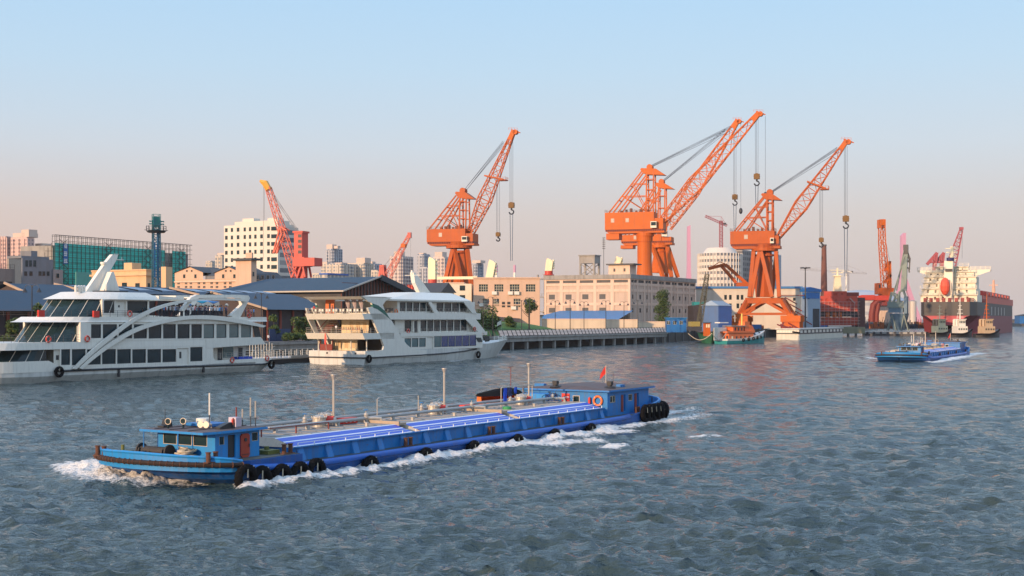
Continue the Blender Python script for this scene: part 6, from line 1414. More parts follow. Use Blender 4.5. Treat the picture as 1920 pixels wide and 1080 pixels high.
round_tower('second round tower in blue glass half hidden behind the right portal crane', 1428, 960, 14, 478, 474, [mat('pale_blue_band', (.40, .45, .50), .5), mat('blue_curtain_wall', (.08, .18, .30), .2)])
t, f, L, Wd, h = box_building('unfinished_tower', 'grey concrete frame tower under construction between the two round towers', 'tower block', 1392, 930, 1378, 1412, 468, gridmat('frame_tower', (.30, .27, .24), (.10, .09, .09), 5, 4, .8, .6))
m = MB(); m.box(-.6, -.1, 1, Wd-1, 5, h-5); m.build('blue_wrap', mat('blue_wrap', (.05, .16, .36), .7), t)
# white factory hall
f = Fr(at(1305, 640)[:2], (2400, 30), GZ); t = f.thing('factory_hall', 'long cream factory hall with a thin blue roof edge behind the right portal crane', 'factory'); L = f.uz(1503, 560)[0]; h = f.uz(1400, 541)[1]
rc = [(1320, 555, 1325, 563)]+[(x, y, x+5, y+9) for x in (1358, 1367, 1381, 1389) for y in (553, 569)]+[(1487, 558, 1492, 564)]
hol = []
for x0, y0, x1, y1 in rc: a, za = f.uz(x0, y0); b, zb = f.uz(x1, y1); hol.append((a, b, zb, za))
m = facade(MB(), 0, L, 0, h, hol, .4); m.build('wall', mat('factory_cream', (.66, .58, .46), .8, streak=.25, scale=.15), t)
for a, b, c, d_ in hol: window(t, (a+b)/2, .3, (c+d_)/2, b-a, d_-c, 2, 2, glassd, frame_d, 0)
m = MB(); m.box(-.5, L+.5, -.6, 30, h, h+1.1); m.build('roof', mat('blue_roof_edge', (.06, .20, .42), .5), t)
m = MB(); a = f.uz(1470, 560)[0]; 
for k in range(4): m.bar((a+k*2.5, -2, 16-4*k*.0-k*3.4), (a+k*2.5+6, -2, 12.6-k*3.4), .5)
m.bar((a-4, -2, 17), (a+10, -2, 17), .4); m.build('fire_stair', reddark, t)
f = Fr(at(1503, 640)[:2], (2400, 900), GZ); t = f.thing('blue_gable_building', 'narrow pale blue building with bright blue gable right of the factory', 'building'); L = f.uz(1538, 560)[0]; h = f.uz(1510, 547)[1]
MB().box(0, L, 0, 20, 0, h).build('wall', mat('pale_blue_wall', (.28, .36, .44), .8, streak=.2), t); m = MB(); m.prism([(-.5, h), (-.5, h+1.2), (L*.45, h+2.4), (L+.5, h+1.2), (L+.5, h)], -.4, 20); m.build('roof', contb, t)
m = MB(); m.box(.5, L-.5, -.15, -.03, h-3.4, h-.4); m.box(L*.6, L*.95, -.16, -.03, 0, h*.55, 1); m.build('sign_band', [contb, frame_d], t)
for x in (1508, 1516): a, z = f.uz(x, 556); window(t, a, -.06, z, 1.3, 2.6, 1, 2, glassd, frame_d, 0)
# blue corrugated sheds
t, f, L, Wd, h = box_building('corrugated_shed', 'bright blue corrugated shed between the dark bow and the factory', 'shed', 1347, 540, 1316, 1372, 573, contb, None)
m = MB(); m.add([(-.4, -.4, h), (L+.4, -.4, h), (L+.4, Wd+.4, h), (-.4, Wd+.4, h), (2, Wd*.55, h+2.2), (L, Wd*.55, h+2.2)], [(0, 1, 5, 4), (2, 3, 4, 5), (3, 0, 4), (1, 2, 5)]); m.build('roof', mat('pale_sheet', (.30, .36, .40), .6), t)
f = Fr(at(1250, 505)[:2], (2400, 60), GZ); t = f.thing('site_cabin', 'small bright blue site cabin with white windows beside the quay end', 'cabin'); L = f.uz(1287, 610)[0]; h = f.uz(1260, 597)[1]
MB().box(0, L, 0, 4, 0, h).build('wall', contb, t); m = MB(); m.box(-.3, L+.3, -.4, 4.3, h, h+.3); m.build('roof', bluel, t)
for x in (1253, 1265, 1277): a, z = f.uz(x, 605); window(t, a, -.05, z, 1.3, 1.4, 2, 1, glassd, white, 0)
# chimney
x, y, _ = at(1545, 760); t = thing('chimney', 'tall tapering red brick chimney behind the shipyard block', 'chimney', (x, y, GZ)); h = zz(461, 760)-GZ
m = MB(); m.cyl((0, 0, 0), (0, 0, h), 2.4, 1.35, 20); m.build('shaft', brick, t); m = MB(); m.cyl((0, 0, h), (0, 0, h+.8), 1.55, 1.55, 20); m.cyl((0, 0, h-1.5), (0, 0, h-1.2), 1.5, 1.5, 20); m.build('cap', concd, t)
# pink bridge pylons far away
for px_, yt, w0, w1, lab in ((1291, 422, 4.4, 2.6, 'slim pink bridge pylon right of the concrete warehouse'), (1692, 437, 8, 3.2, 'pink bridge pylon behind the grey harbour crane')):
    d = 2000; x, y, _ = at(px_, d); h = zz(yt, d); t = thing('bridge_pylon', lab, 'pylon', (x, y, 0), 0, 'pink bridge pylons')
    if px_ < 1500:
        m = MB(); m.prism([(-w0*1.6, 0), (w0*1.6, 0), (w0*.75, h*.55), (w1, h*.9), (w1, h), (-w1*.8, h*.985), (-w1, h*.55), ], -4, 4); m.build('tower', pink, t)
    else:
        m = MB(); m.prism([(-2.5, h*.45), (3.5, h*.45), (4.5, h), (1, h*1.0), (-2.5, h*.97)], -4, 4); m.build('tower', pink, t)
        m = MB(); m.prism([(-18, 0), (-13, 0), (0, h*.5), (-3, h*.55)], -4, 4); m.build('leg', pink, t); m = MB(); m.prism([(24, 0), (31, 0), (4, h*.55), (0, h*.5)], -4, 4); m.build('leg', pink, t)
# red and white striped stacks far off behind the peach office
for px_, yt, lab in ((931, 497, 'left of two striped power station stacks over the office roof'), (965, 497, 'right of two striped power station stacks over the office roof')):
    d = 2300; x, y, _ = at(px_, d); h = zz(yt, d); t = thing('striped_stack', lab, 'chimney', (x, y, 0), 0, 'striped stacks'); m = MB()
    for k in range(8): m.cyl((0, 0, h*k/8), (0, 0, h*(k+1)/8), 3.4-.15*k, 3.25-.15*k, 12, k % 2)
    m.build('shaft', [white, pink], t)
# stadium-like hall far right
x, y, _ = at(1600, 1300); t = thing('domed_hall', 'broad pale domed hall far behind the red shipyard block', 'hall', (x, y, GZ)); h = zz(548, 1300)-GZ
m = MB(); m.cyl((8, 0, 0), (8, 0, h*.72), 45, 45, 48); m.build('wall', gridmat('hall_wall', (.5, .48, .46), (.25, .27, .3), 9, 9, .7, .35), t); m = MB(); m.cyl((8, 0, h*.72), (8, 0, h), 46, 28, 48); m.cyl((8, 0, h), (8, 0, h+2), 28, 6, 48); m.build('roof', mat('hall_roof', (.36, .38, .42), .5), t)
for px_, lab in ((1531, 'first pale oil tank left of the domed hall'), (1700, 'pale oil tank right of the grey harbour crane'), (1711, 'second pale oil tank beside the big ship stern')):
    d = 1100; x, y, _ = at(px_, d); o = thing('storage_tank', lab, 'tank', (x, y, GZ), 0, 'storage tanks'); hh = zz(565 if px_ > 1600 else 550, d)-GZ; m = MB(); m.cyl((0, 0, 0), (0, 0, hh), 3.2 if px_ > 1600 else 7, n=24); m.build('shell', mat('tank_paint', (.55, .50, .44), .6), o); m = MB(); m.cyl((0, 0, hh), (0, 0, hh+1), 3.2 if px_ > 1600 else 7, 1, n=24); m.build('roof', conc, o)
# ---------------------------------------------------------------- big orange portal cranes
hookm = mat('hook_yellow', (.16, .08, .015), .7); chainm = mat('sling_blue', (.06, .09, .14), .6)
def big_crane(lab, pxc, d, D, cmat, yaw=-18, grp='orange portal cranes of the shipyard', bw=4.6):
    y_ = math.radians(yaw); f = Fr(at(pxc, d)[:2], (math.cos(y_), math.sin(y_)), GZ)
    t = f.thing('portal_crane', lab, 'crane', grp); P2 = lambda x, y, v=0: f.uz(x, y, v)
    S = d/F   # metres per photo pixel
    # tower: tapered column, ring, legs
    (cx0, cx1, cy0), (bx0, bx1, by0) = D['col']
    a = P2((cx0+cx1)/2, cy0); b = P2((bx0+bx1)/2, by0)
    m = MB()
    if D.get('round'):
        r = (cx1-cx0)/2*S; m.cyl((a[0], 0, 0), (a[0], 0, a[1]-4), r*1.0, r, 24); m.cyl((a[0], 0, a[1]-4), (a[0], 0, a[1]), r*1.12, r*1.16, 24); zf = P2(bx0, 497)[1]; m.cyl((a[0], 0, 0), (a[0], 0, zf), r*1.75, r*1.0, 24)
    else:
        r0 = (cx1-cx0)/2*S; r1 = (bx1-bx0)/2*S; m.cyl((b[0], 0, max(0, b[1])), (a[0], 0, a[1]), r1*1.25, r0*1.1, 8)
    m.build('column', cmat, t, smooth=False)
    rx0, rx1, ry = D['ring']; a0 = P2(rx0, ry); a1 = P2(rx1, ry); rc = ((a0[0]+a1[0])/2); rr = (a1[0]-a0[0])/2
    m = MB(); m.cyl((rc, 0, a0[1]-.9), (rc, 0, a0[1]+.6), rr, n=20); m.cyl((rc, 0, a0[1]-3.2), (rc, 0, a0[1]-2.4), rr*.72, n=20); m.cyl((rc, 0, a0[1]-.9), (rc, 0, a0[1]+2.2), rr*.8, n=20); rail(m, [(rc+rr*math.cos(q), rr*math.sin(q), a0[1]+.6) for q in [2*math.pi*k/12 for k in range(13)]], 1.4, 2, 3, .06)
    m.build('turntable', cmat, t)
    for (x0, y0, v0, x1, y1, v1) in D['legs']:
        p = P2(x0, y0, v0); q = P2(x1, y1, v1); m = MB(); m.bar((p[0], v0, p[1]), (q[0], v1, q[1]), D.get('lw', 1.5), D.get('lw', 1.5)); m.build('leg', cmat, t)
    if 'portal' in D:
        (tx0, tx1, ty), (fx0, fx1, fy) = D['portal']; z1 = P2(tx0, ty)[1]; z0 = P2(fx0, fy)[1]; a = P2(tx0, ty)[0]; b = P2(tx1, ty)[0]; c = P2(fx0, fy)[0]; e_ = P2(fx1, fy)[0]; w0, w1 = (b-a)/2*.8, (e_-c)/2*.72
        m = MB(); mid = (a+b)/2
        for v in (-w0, w0): m.bar((a, v, z1), (b, v, z1), 1.8, 2.6)
        for u in (a, b): m.bar((u, -w0, z1), (u, w0, z1), 1.8, 2.6)
        for u, uf in ((a, c), (b, e_)):
            for v, vf in ((-w0, -w1), (w0, w1)): m.bar((u, v, z1), (uf, vf, z0), 1.9, 1.9); m.bar((mid, v, z1), (uf+(mid-uf)*.12, vf, z0+1.2), 1.2, 1.2)
            m.bar((uf, -w1, z0+1), (uf, w1, z0+1), 1.3, 1.5); m.bar(((u+u)/2, 0, z1), (uf, -w1, z0+1.2), 1.0); m.bar((u, 0, z1), (uf, w1, z0+1.2), 1.0)
        for vf in (-w1, w1): m.bar((c, vf, z0+1.1), (e_, vf, z0+1.1), .9, 1.1)
        m.build('portal_frame', cmat, t)
        for uf in (c, e_):
            for vf in (-w1, w1):
                m = MB(); m.box(uf-4.5, uf+4.5, vf-1.2, vf+1.2, max(.6, z0-2.6), z0+.3); m.box(uf-1.5, uf+1.5, vf-1.2, vf+1.2, z0+.3, z0+1.2)
                for k in range(4): m.cyl((uf-3.6+k*2.4, vf-1.3, .8), (uf-3.6+k*2.4, vf+1.3, .8), .8, n=10)
                m.box(uf-4, uf+4, vf-.6, vf+.6, 0, max(.6, z0-2.6)); m.build('bogie', orange2, t)
    # machine house
    hx0, hy0, hx1, hy1 = D['house']; a = P2(hx0, hy0, -4.5); b = P2(hx1, hy1, -4.5); z1, z0 = a[1], P2(hx0, hy1, -4.5)[1]; hw = 4.5
    xr = P2(D['house_r'], hy1, -4.5)[0]
    m = MB(); m.box(a[0], b[0], -hw, hw, z0, z1); m.box(b[0]-.02, xr, -hw+.4, hw-.4, z0, z0+(z1-z0)*.62)
    z2 = P2(hx0, D['lip'], -4.5)[1]
    m.prism([(a[0]+.8, z0-.9), (xr+.5, z0-.9), (xr+.5, z2), (a[0]+2, z2), (a[0]+.8, z2+.8)], -hw+.6, hw-.6); mh = m.build('machine_house', cmat, t)
    m = MB()
    for k in range(26): u = a[0]+(xr-a[0])*k/26; m.box(u+.25, u+.75, -hw+.15, -hw+.6-.003, z0-.9, z0-.05)
    m.box(a[0]+.3, xr, -hw+.6, hw-.6, z0-.9, z0-.003); m.build('bearer', reddark, mh)
    for k in range(2 if D.get('round') else 1): window(mh, a[0]+(b[0]-a[0])*(.16+.3*k if D.get('round') else .36), -hw-.06, (z0+z1)/2+.3, 1.7, 2.0, 2, 3, mat('house_glass', (.30, .30, .27), .4), peachl, 0, .2)
    m = MB(); rail(m, [(a[0], -hw, z1), (b[0], -hw, z1), (b[0], hw, z1), (a[0], hw, z1), (a[0], -hw, z1)], 1.3, 2, 2.4, .05)
    for k in range(6): u = a[0]+(b[0]-a[0])*(.3+.1*k); m.box(u-.5, u+.5, -1+k % 2, 1, z1, z1+1.2+.5*(k % 3))
    m.build('roof_railing', mat('roof_gear', (.14, .05, .03), .7), mh)
    if 'cw' in D:
        x0, y0, x1, y1 = D['cw']; p = P2(x0, y0, -3); q = P2(x1, y1, -3); m = MB(); m.box(p[0], q[0], -3.5, 3.5, q[1], z2+.1); m.build('counterweight', cmat, t)
    x0, y0, x1, y1 = D['cab']; p = P2(x0, y0, -5.6); q = P2(x1, y1, -5.6); m = MB(); m.box(p[0], q[0], -6.2, -4.4, q[1], p[1], 0); m.box(p[0]+.3, q[0]-.2, -6.24, -6.205, q[1]+(p[1]-q[1])*.35, p[1]-.4, 1); m.box(q[0]+.005, q[0]+.03, -6.0, -4.6, q[1]+(p[1]-q[1])*.35, p[1]-.4, 1); m.build('cab', [mat('cab_cream', (.66, .60, .48), .5), glassd], t)
    # A-frame mast
    w = 3.0; m = MB(); tx, ty = D['mast_top']; T = P2(tx, ty); zt = T[1]
    for x in D['mast']:
        u = P2(x, ty)[0]
        for v in (-w, w): m.bar((u, v, z1), (u, v*.7, zt), .62, .62)
    u0, u1 = [P2(x, ty)[0] for x in D['mast']]
    for k in (.3, .55, .8): z = z1+(zt-z1)*k; [m.bar((u0, v, z), (u1, v, z), .4) for v in (-w*.9, w*.9)]; m.bar((u0, -w*.9, z), (u0, w*.9, z), .4)
    for (sx0, sy0, sx1) in D['struts']:
        p = P2(sx0, sy0); q = P2(sx1, hy0)
        for v in (-w, w): m.bar((p[0], v*.7, p[1]), (q[0], v*1.2, z1), .62, .62)
    p = P2(D['struts'][0][0], D['struts'][0][1]); q = P2(D['struts'][0][2], hy0); r1 = P2(D['struts'][1][0], D['struts'][1][1]); q1 = P2(D['struts'][1][2], hy0)
    for v in (-w, w):
        for k in (.3, .6):
            A_ = Vector((p[0], v*.8, p[1])).lerp(Vector((q[0], v*1.1, z1)), k); B1 = Vector((u0, v*.85, z1+(zt-z1)*(1-k))); m.bar(A_, B1, .36); B2_ = Vector((u0, v, z1)); m.bar(A_, B2_, .36)
    for k in (.35, .7): A_ = Vector((p[0], 0, p[1])).lerp(Vector((q[0], 0, z1)), k); m.bar(A_-Vector((0, w, 0)), A_+Vector((0, w, 0)), .4)
    m.build('a_frame', cmat, t)
    hx = D['head']; pts = [P2(*q) for q in ((hx[0], hx[1]), (hx[0]+2, hx[1]-3), (hx[2]-18, hx[1]-2), (hx[2], hx[3]), (hx[0]+14, hx[3]-1), (hx[0]+6, hx[3]-3))]
    m = MB(); m.prism(pts, -w*.8, w*.8); c = P2(tx+3, hx[1]-5); 
    for v in (-1.4, 1.4): m.cyl((c[0], v-.4, c[1]), (c[0], v+.4, c[1]), 1.5, n=14)
    m.build('mast_head', cmat, t)
    # boom
    (lx, ly), (rx, ry_) = D['foot']; (tx0, ty0), (tx1, ty1) = D['tip']
    fl = Vector((P2(lx, ly)[0], 0, P2(lx, ly)[1])); fr2 = Vector((P2(rx, ry_)[0], 0, P2(rx, ry_)[1])); tl = Vector((P2(tx0, ty0)[0], 0, P2(tx0, ty0)[1])); tr = Vector((P2(tx1, ty1)[0], 0, P2(tx1, ty1)[1]))
    p = (fl+fr2)/2; q = (tl+tr)/2; h0 = (fl-fr2).length*.8; h1 = (tl-tr).length*.45; k = .45; k = .36; md = p.lerp(q, k); hm = D.get('hmid', 4.0)
    m = MB(); n1 = 7; n2 = 8; r = .24
    lattice(m, p, md, bw, bw*.95, h0*.6, hm, n1-1, r, rc=.13); lattice(m, md, q, bw*.95, bw*.35, hm, h1, n2, r, rc=.13)
    bm = m.build('boom', cmat, t)
    dr = (q-p).normalized(); m = MB(); m.bar(q-dr*4, q+dr*1.0, 2.4, 2.2); 
    for v in (-.9, .9): m.cyl((q.x+1.2, v-.3, q.z), (q.x+1.2, v+.3, q.z), 1.2, n=14)
    m.bar((q.x-1, 0, q.z+1.3), (q.x+3.5, 0, q.z-.4), .8, .5); rail(m, [(q.x-2, -1.3, q.z+1), (q.x+2.5, -1.3, q.z+.6)], 1.2, 2, 1.2, .05); m.build('boom_head', orange2, t)
    if 'plat' in D:
        x0, y0, x1, y1 = D['plat']; a_ = P2(x0, y0); b_ = P2(x1, y1); m = MB(); m.bar((a_[0], -w*.8, a_[1]), (b_[0], -w*.8, b_[1]), .5, .7); m.bar((a_[0], w*.8, a_[1]), (b_[0], w*.8, b_[1]), .5, .7); m.bar((a_[0], 0, a_[1]), ((a_[0]+b_[0])/2, 0, (a_[1]+b_[1])/2), 4.4, .7); m.box(b_[0]-2.6, b_[0]+1.2, -2.2, 2.2, b_[1]-.5, b_[1]); rail(m, [(b_[0]-2.6, -2.2, b_[1]), (b_[0]+1.2, -2.2, b_[1]), (b_[0]+1.2, 2.2, b_[1])], 1.2, 2, 1.2, .05); m.build('boom_platform', cmat, t)
    g0, g1 = D['guy']; a_ = P2(*g0); b_ = P2(*g1)
    for v0, v1, dz in ((-1.6, -1.2, 0), (-1.2, -.8, .9), (1.2, .9, 0), (1.6, 1.2, .9), (0, 0, -1.4)):
        m = MB(); m.cyl((a_[0], v0, a_[1]+dz*.3), (b_[0], v1, b_[1]+dz), .085, n=4); m.build('guy_cable', cable, t)
    # hoists
    for (x, y0, yb, y1, kind) in D['hoist']:
        a_ = P2(x, y0); b_ = P2(x, yb); c_ = P2(x, y1 or yb)
        for v, du in ((-.6, -.6), (.6, .5), (0, -.15)) if kind != 'ball' else ((0, 0),): m = MB(); m.cyl((a_[0]+du*1.1, v, a_[1]), (b_[0]+du, v, b_[1]), .075, n=4); m.build('hoist_cable', cable, t)
        m = MB()
        if kind == 'ball': m.sphere((b_[0], 0, b_[1]-1.3), 1.0, 10, sz=1.7); m.build('hook_ball', blackp, t)
        else:
            s = 1.0 if kind == 'main' else .75
            m.box(b_[0]-1.4*s, b_[0]+1.4*s, -.7, .7, b_[1]-2.6*s, b_[1], 0); m.cyl((b_[0], -.8, b_[1]-1.2*s), (b_[0], .8, b_[1]-1.2*s), 1.5*s, n=14, m=0); m.cyl((b_[0], 0, b_[1]-3.6*s), (b_[0], 0, b_[1]-2.6*s), .45, n=8, m=1); m.tube([(b_[0]+1.2*s*math.cos(q_), 0, b_[1]-4.6*s+1.1*s*math.sin(q_)) for q_ in (1.6, .8, 0, -.8, -1.6, -2.4, -3.1)], .35, 6, 1); m.build('hook_block', [hookm, blackp], t)
            if y1:
                for du in (-.7, .7): m = MB(); m.cyl((b_[0]+du, 0, b_[1]-5*s), (b_[0]+du*.6, 0, c_[1]), .16, n=5); m.build('sling', chainm, t)
    return t, f
big_crane('smaller orange portal crane left of the others, rising behind the peach office block', 864, 640, dict(
    col=((855, 875, 470), (847, 884, 536)), ring=(838, 884, 463), legs=[(849, 468, -4, 833, 536, -9), (852, 468, 4, 842, 536, 8), (876, 468, -4, 884, 536, -9), (874, 468, 4, 868, 536, 9), (852, 468, -4, 866, 536, -9)],
    house=(800, 430, 872, 454), house_r=886, lip=461, cab=(866, 443, 876, 453), mast=(865, 877), mast_top=(866, 366), struts=[(858, 367, 809), (866, 372, 831)], head=(856, 363, 893, 374),
    foot=((873, 442), (885, 448)), tip=((957, 246), (968, 250)), plat=(911, 330, 946, 337), guy=((870, 360), (944, 268)), hoist=[(959, 252, 380, 489, 'main'), (934, 337, 436, None, 'aux')], lw=1.9, hmid=6.2), orange)
big_crane('tallest orange portal crane on a round pedestal, its boom reaching highest into the sky', 1208, 640, dict(
    col=((1195, 1222, 438), (1190, 1226, 512)), round=True, ring=(1193, 1226, 440), legs=[], house=(1134, 399, 1226, 431), house_r=1243, lip=438, cw=(1137, 438, 1161, 449), cab=(1220, 415, 1231, 427), mast=(1214, 1227), mast_top=(1216, 322), struts=[(1205, 322, 1145), (1214, 328, 1162)], head=(1202, 319, 1249, 329),
    foot=((1229, 415), (1248, 421)), tip=((1413, 212), (1430, 216)), guy=((1221, 312), (1370, 240)), hoist=[(1419, 222, 326, 385, 'main'), (1435, 218, 361, None, 'ball')], hmid=7.6), orange2)
big_crane('orange portal crane directly behind the tallest one, with a slightly shorter boom', 1238, 700, dict(
    col=((1229, 1248, 466), (1222, 1252, 512)), ring=(1221, 1256, 462), legs=[(1224, 464, -4, 1243, 520, -10), (1251, 464, -4, 1259, 520, -10), (1253, 464, 3, 1271, 520, 6), (1248, 464, 5, 1250, 520, 10)], house=(1164, 441, 1240, 453), house_r=1258, lip=460, cw=(1164, 456, 1187, 466), cab=(1241, 433, 1251, 443), mast=(1236, 1248), mast_top=(1238, 350), struts=[(1229, 351, 1175), (1238, 356, 1190)], head=(1229, 346, 1265, 355),
    foot=((1246, 420), (1260, 436)), tip=((1374, 226), (1390, 230)), guy=((1243, 340), (1360, 245)), hoist=[(1378, 232, 365, 433, 'main'), (1389, 232, 391, None, 'ball')], lw=1.8, hmid=7.6), orange2)
c3, c3f = big_crane('orange portal crane standing complete on its splayed portal legs at the right', 1436, 600, dict(
    col=((1426, 1446, 472), (1421, 1447, 557)), ring=(1409, 1459, 468), legs=[(1413, 472, -4, 1405, 557, -9), (1424, 472, -5, 1408, 557, -8.5), (1427, 472, -5, 1448, 557, -8.5), (1455, 472, -4, 1461, 557, -9), (1456, 472, 4, 1447, 557, 8), (1413, 472, 4, 1421, 557, 8)],
    portal=((1404, 1468, 564), (1389, 1486, 593)), house=(1369, 434, 1452, 458), house_r=1460, lip=467, cab=(1444, 446, 1451, 456), mast=(1439, 1449), mast_top=(1441, 368), struts=[(1433, 369, 1379), (1440, 375, 1399)], head=(1428, 366, 1467, 376),
    foot=((1452, 447), (1459, 454)), tip=((1580, 264), (1592, 269)), plat=(1514, 341, 1549, 354), guy=((1447, 360), (1570, 280)), hoist=[(1586, 274, 405, 518, 'main'), (1540, 356, 446, None, 'aux')], lw=1.7, hmid=6.0), orange)
# ---------------------------------------------------------------- jib cranes traced in their own planes
def jib(name, lab, pxc, d, yaw, grp=None, z0=GZ):
    y_ = math.radians(yaw); f = Fr(at(pxc, d)[:2], (math.cos(y_), math.sin(y_)), z0); return f.thing(name, lab, 'crane', grp), f
def bars(f, L_, w, m=None, vs=(0,)):
    m = m or MB()
    for x0, y0, x1, y1 in L_:
        p = f.uz(x0, y0); q = f.uz(x1, y1)
        for v in vs: m.bar((p[0], v, p[1]), (q[0], v, q[1]), w)
    return m
def latt(f, p, q, w0, w1, h0, h1, n, r, m=None, rc=None):
    m = m or MB(); a = f.uz(*p); b = f.uz(*q); return lattice(m, (a[0], 0, a[1]), (b[0], 0, b[1]), w0, w1, h0, h1, n, r, rc=rc)
def boxpx(f, x0, y0, x1, y1, v0, v1, m=None, k=0):
    m = m or MB(); a = f.uz(x0, y0); b = f.uz(x1, y1); m.box(a[0], b[0], v0, v1, b[1], a[1], k); return m
redcr = mat('jib_red', (.60, .10, .05), .5, streak=.15, var=.1, scale=.2)
t, f = jib('jib_crane', 'red jib crane with yellow boom tip leaning left in front of the white tower', 563, 620, -20)
latt(f, (556, 518), (503, 352), 3.2, 2.0, 4.2, 2.4, 15, .16).build('boom', redcr, t); m = MB(); a, b, c = f.uz(504, 356), f.uz(497, 343), f.uz(488, 339); m.tube([(a[0], 0, a[1]), (b[0], 0, b[1]), (c[0], 0, c[1])], [1.6, 1.7, .7], 6); m.build('boom_tip', mat('tip_yellow', (.66, .34, .03), .5), t)
boxpx(f, 557, 436, 572, 484, -3, 3).build('tower', redp, t); boxpx(f, 555, 434, 574, 437, -3.4, 3.4).build('tower_cap', redp, t)
for y in (443, 453, 463, 473): a = f.uz(568, y); window(t, a[0], -3.05, a[1], 2.0, 1.6, 1, 1, blackp, redp, 0)
boxpx(f, 556, 483, 578, 500, -4, 4, boxpx(f, 578, 484, 597, 499, -4, 4)).build('machine_house', redp, t)
bars(f, [(562, 500, 553, 520), (574, 500, 578, 520), (556, 500, 566, 530), (570, 500, 560, 530)], .8, vs=(-3, 3)).build('pedestal', redp, t); boxpx(f, 560, 500, 573, 560, -2, 2).build('column', redp, t)
bars(f, [(528, 425, 515, 475), (528, 425, 540, 432), (531, 440, 517, 474), (528, 425, 531, 440)], .6, vs=(-1.5, 1.5)).build('spill_frame', redcr, t)
bars(f, [(506, 360, 561, 436), (503, 350, 558, 436)], .13, vs=(-1, 1)).build('guy_cable', cable, t); bars(f, [(496, 343, 496, 412), (494, 343, 494, 486)], .11).build('hoist_cable', cable, t)
t, f = jib('jib_crane', 'small red jib crane, lattice boom leaning right in front of the paired tower', 720, 800, -15)
latt(f, (722, 528), (768, 440), 4, 1.6, 4.2, 1.8, 12, .17).build('boom', redcr, t); boxpx(f, 765, 436, 771, 446, -1, 1).build('boom_tip', redp, t); boxpx(f, 753, 457, 761, 464, -1.6, 1.6).build('boom_bracket', orange2, t)
bars(f, [(716, 500, 712, 530), (720, 500, 724, 530), (718, 498, 718, 530)], 1.2, vs=(-2, 2)).build('tower', redp, t); boxpx(f, 714, 497, 722, 502, -2.5, 2.5).build('tower_cap', redp, t)
boxpx(f, 719, 523, 727, 540, -3, 3).build('machine_house', redp, t); bars(f, [(720, 499, 764, 447), (720, 499, 755, 458)], .13).build('guy_cable', cable, t); bars(f, [(770, 438, 770, 505)], .12).build('hoist_cable', cable, t)
t, f = jib('jib_crane', 'slim orange lattice crane with its boom almost upright left of the grey harbour crane', 1658, 800, 0)
latt(f, (1661, 543), (1654, 455), 6, 5.4, 4, 3, 8, .24).build('boom', orange2, t); latt(f, (1654, 455), (1653, 412), 5.4, 5.4, 3, 2.4, 3, .24).build('boom_head', orange2, t); boxpx(f, 1647, 412, 1658, 423, -3.2, -2.6, boxpx(f, 1647, 412, 1649, 428, -3, 3, boxpx(f, 1656, 412, 1658, 428, -3, 3))).build('boom_tip', orange2, t)
bars(f, [(1667, 490, 1668, 540), (1667, 490, 1660, 508), (1669, 515, 1660, 530)], 1.2, vs=(-2, 2)).build('a_frame', orange2, t); bars(f, [(1657, 430, 1668, 490), (1659, 425, 1664, 508)], .12).build('guy_cable', cable, t)
m = boxpx(f, 1643, 531, 1650, 552, -4, 4); boxpx(f, 1650, 540, 1673, 554, -4, 4, m); m.build('machine_house', orange, t); a = f.uz(1646, 537); window(t, a[0], -4.06, a[1], 1.2, 2.4, 1, 1, blackp, orange, 0)
boxpx(f, 1652, 554, 1668, 612, -3, 3).build('pedestal', reddark, t)
# grey-green harbour crane on its pontoon
t, f = jib('harbour_crane', 'grey green harbour crane with a drooping jib head on a floating pontoon', 1688, 706, -22, z0=0)
P3 = lambda x, y: f.uz(x, y)
m = MB(); m.loft([[(P3(x0, y)[0], -w, P3(x0, y)[1]), (P3(x1, y)[0], -w, P3(x1, y)[1]), (P3(x1, y)[0], w, P3(x1, y)[1]), (P3(x0, y)[0], w, P3(x0, y)[1])] for x0, x1, y, w in ((1689, 1700, 545, 2.4), (1692, 1701, 500, 2.0), (1695, 1703, 470, 1.4))]); m.build('jib', greygreen, t)
boxpx(f, 1694, 459, 1703, 477, -1.6, 1.6, bars(f, [(1700, 470, 1706, 487), (1706, 487, 1703, 492), (1695, 461, 1699, 472)], 1.2)).build('jib_head', frame_d, t); bars(f, [(1706, 487, 1705, 506), (1693, 501, 1706, 503), (1704, 503, 1705, 511)], .7).build('hook_gear', frame_d, t)
bars(f, [(1695, 470, 1681, 545), (1697, 480, 1676, 548)], .35, vs=(-2, 2)).build('tie_rod', greygreen, t)
boxpx(f, 1665, 566, 1696, 577, -4, 4).build('machine_house', greygreen, t); boxpx(f, 1667, 577, 1694, 586, -3.6, 3.6, boxpx(f, 1696, 556, 1702, 588, -4.5, 4.5)).build('machine_house_base', mat('crane_blue_grey', (.12, .20, .26), .6, streak=.3), t)
bars(f, [(1668, 566, 1672, 548), (1672, 548, 1682, 552), (1682, 552, 1684, 566), (1686, 566, 1686, 548), (1686, 548, 1693, 543), (1693, 543, 1698, 556), (1675, 566, 1682, 552), (1672, 550, 1684, 562)], .7, vs=(-3.2, 3.2)).build('a_frame', greygreen, t)
m = MB(); c = P3(1686, 600)[0]; m.cyl((c, 0, P3(0, 621)[1] if False else P3(1686, 619)[1]), (c, 0, P3(1686, 588)[1]), 3.2, 5.2, 16); m.build('column', mat('crane_blue_grey', (.12, .20, .26)), t)
for l_ in ((1674, 590, 1664, 620), (1674, 590, 1682, 620), (1696, 590, 1704, 620), (1696, 590, 1690, 620)):
    for v_ in (-4, 4): bars(f, [l_], .55, vs=(v_,)).build('leg', greygreen, t)
m = MB(); a = P3(1624, 628)[0]; b = P3(1738, 628)[0]; m.box(a, b, -9, 9, -.6, 2.0); m.box(a, b, -9.1, -9.003, 1.1, 2.0, 1); 
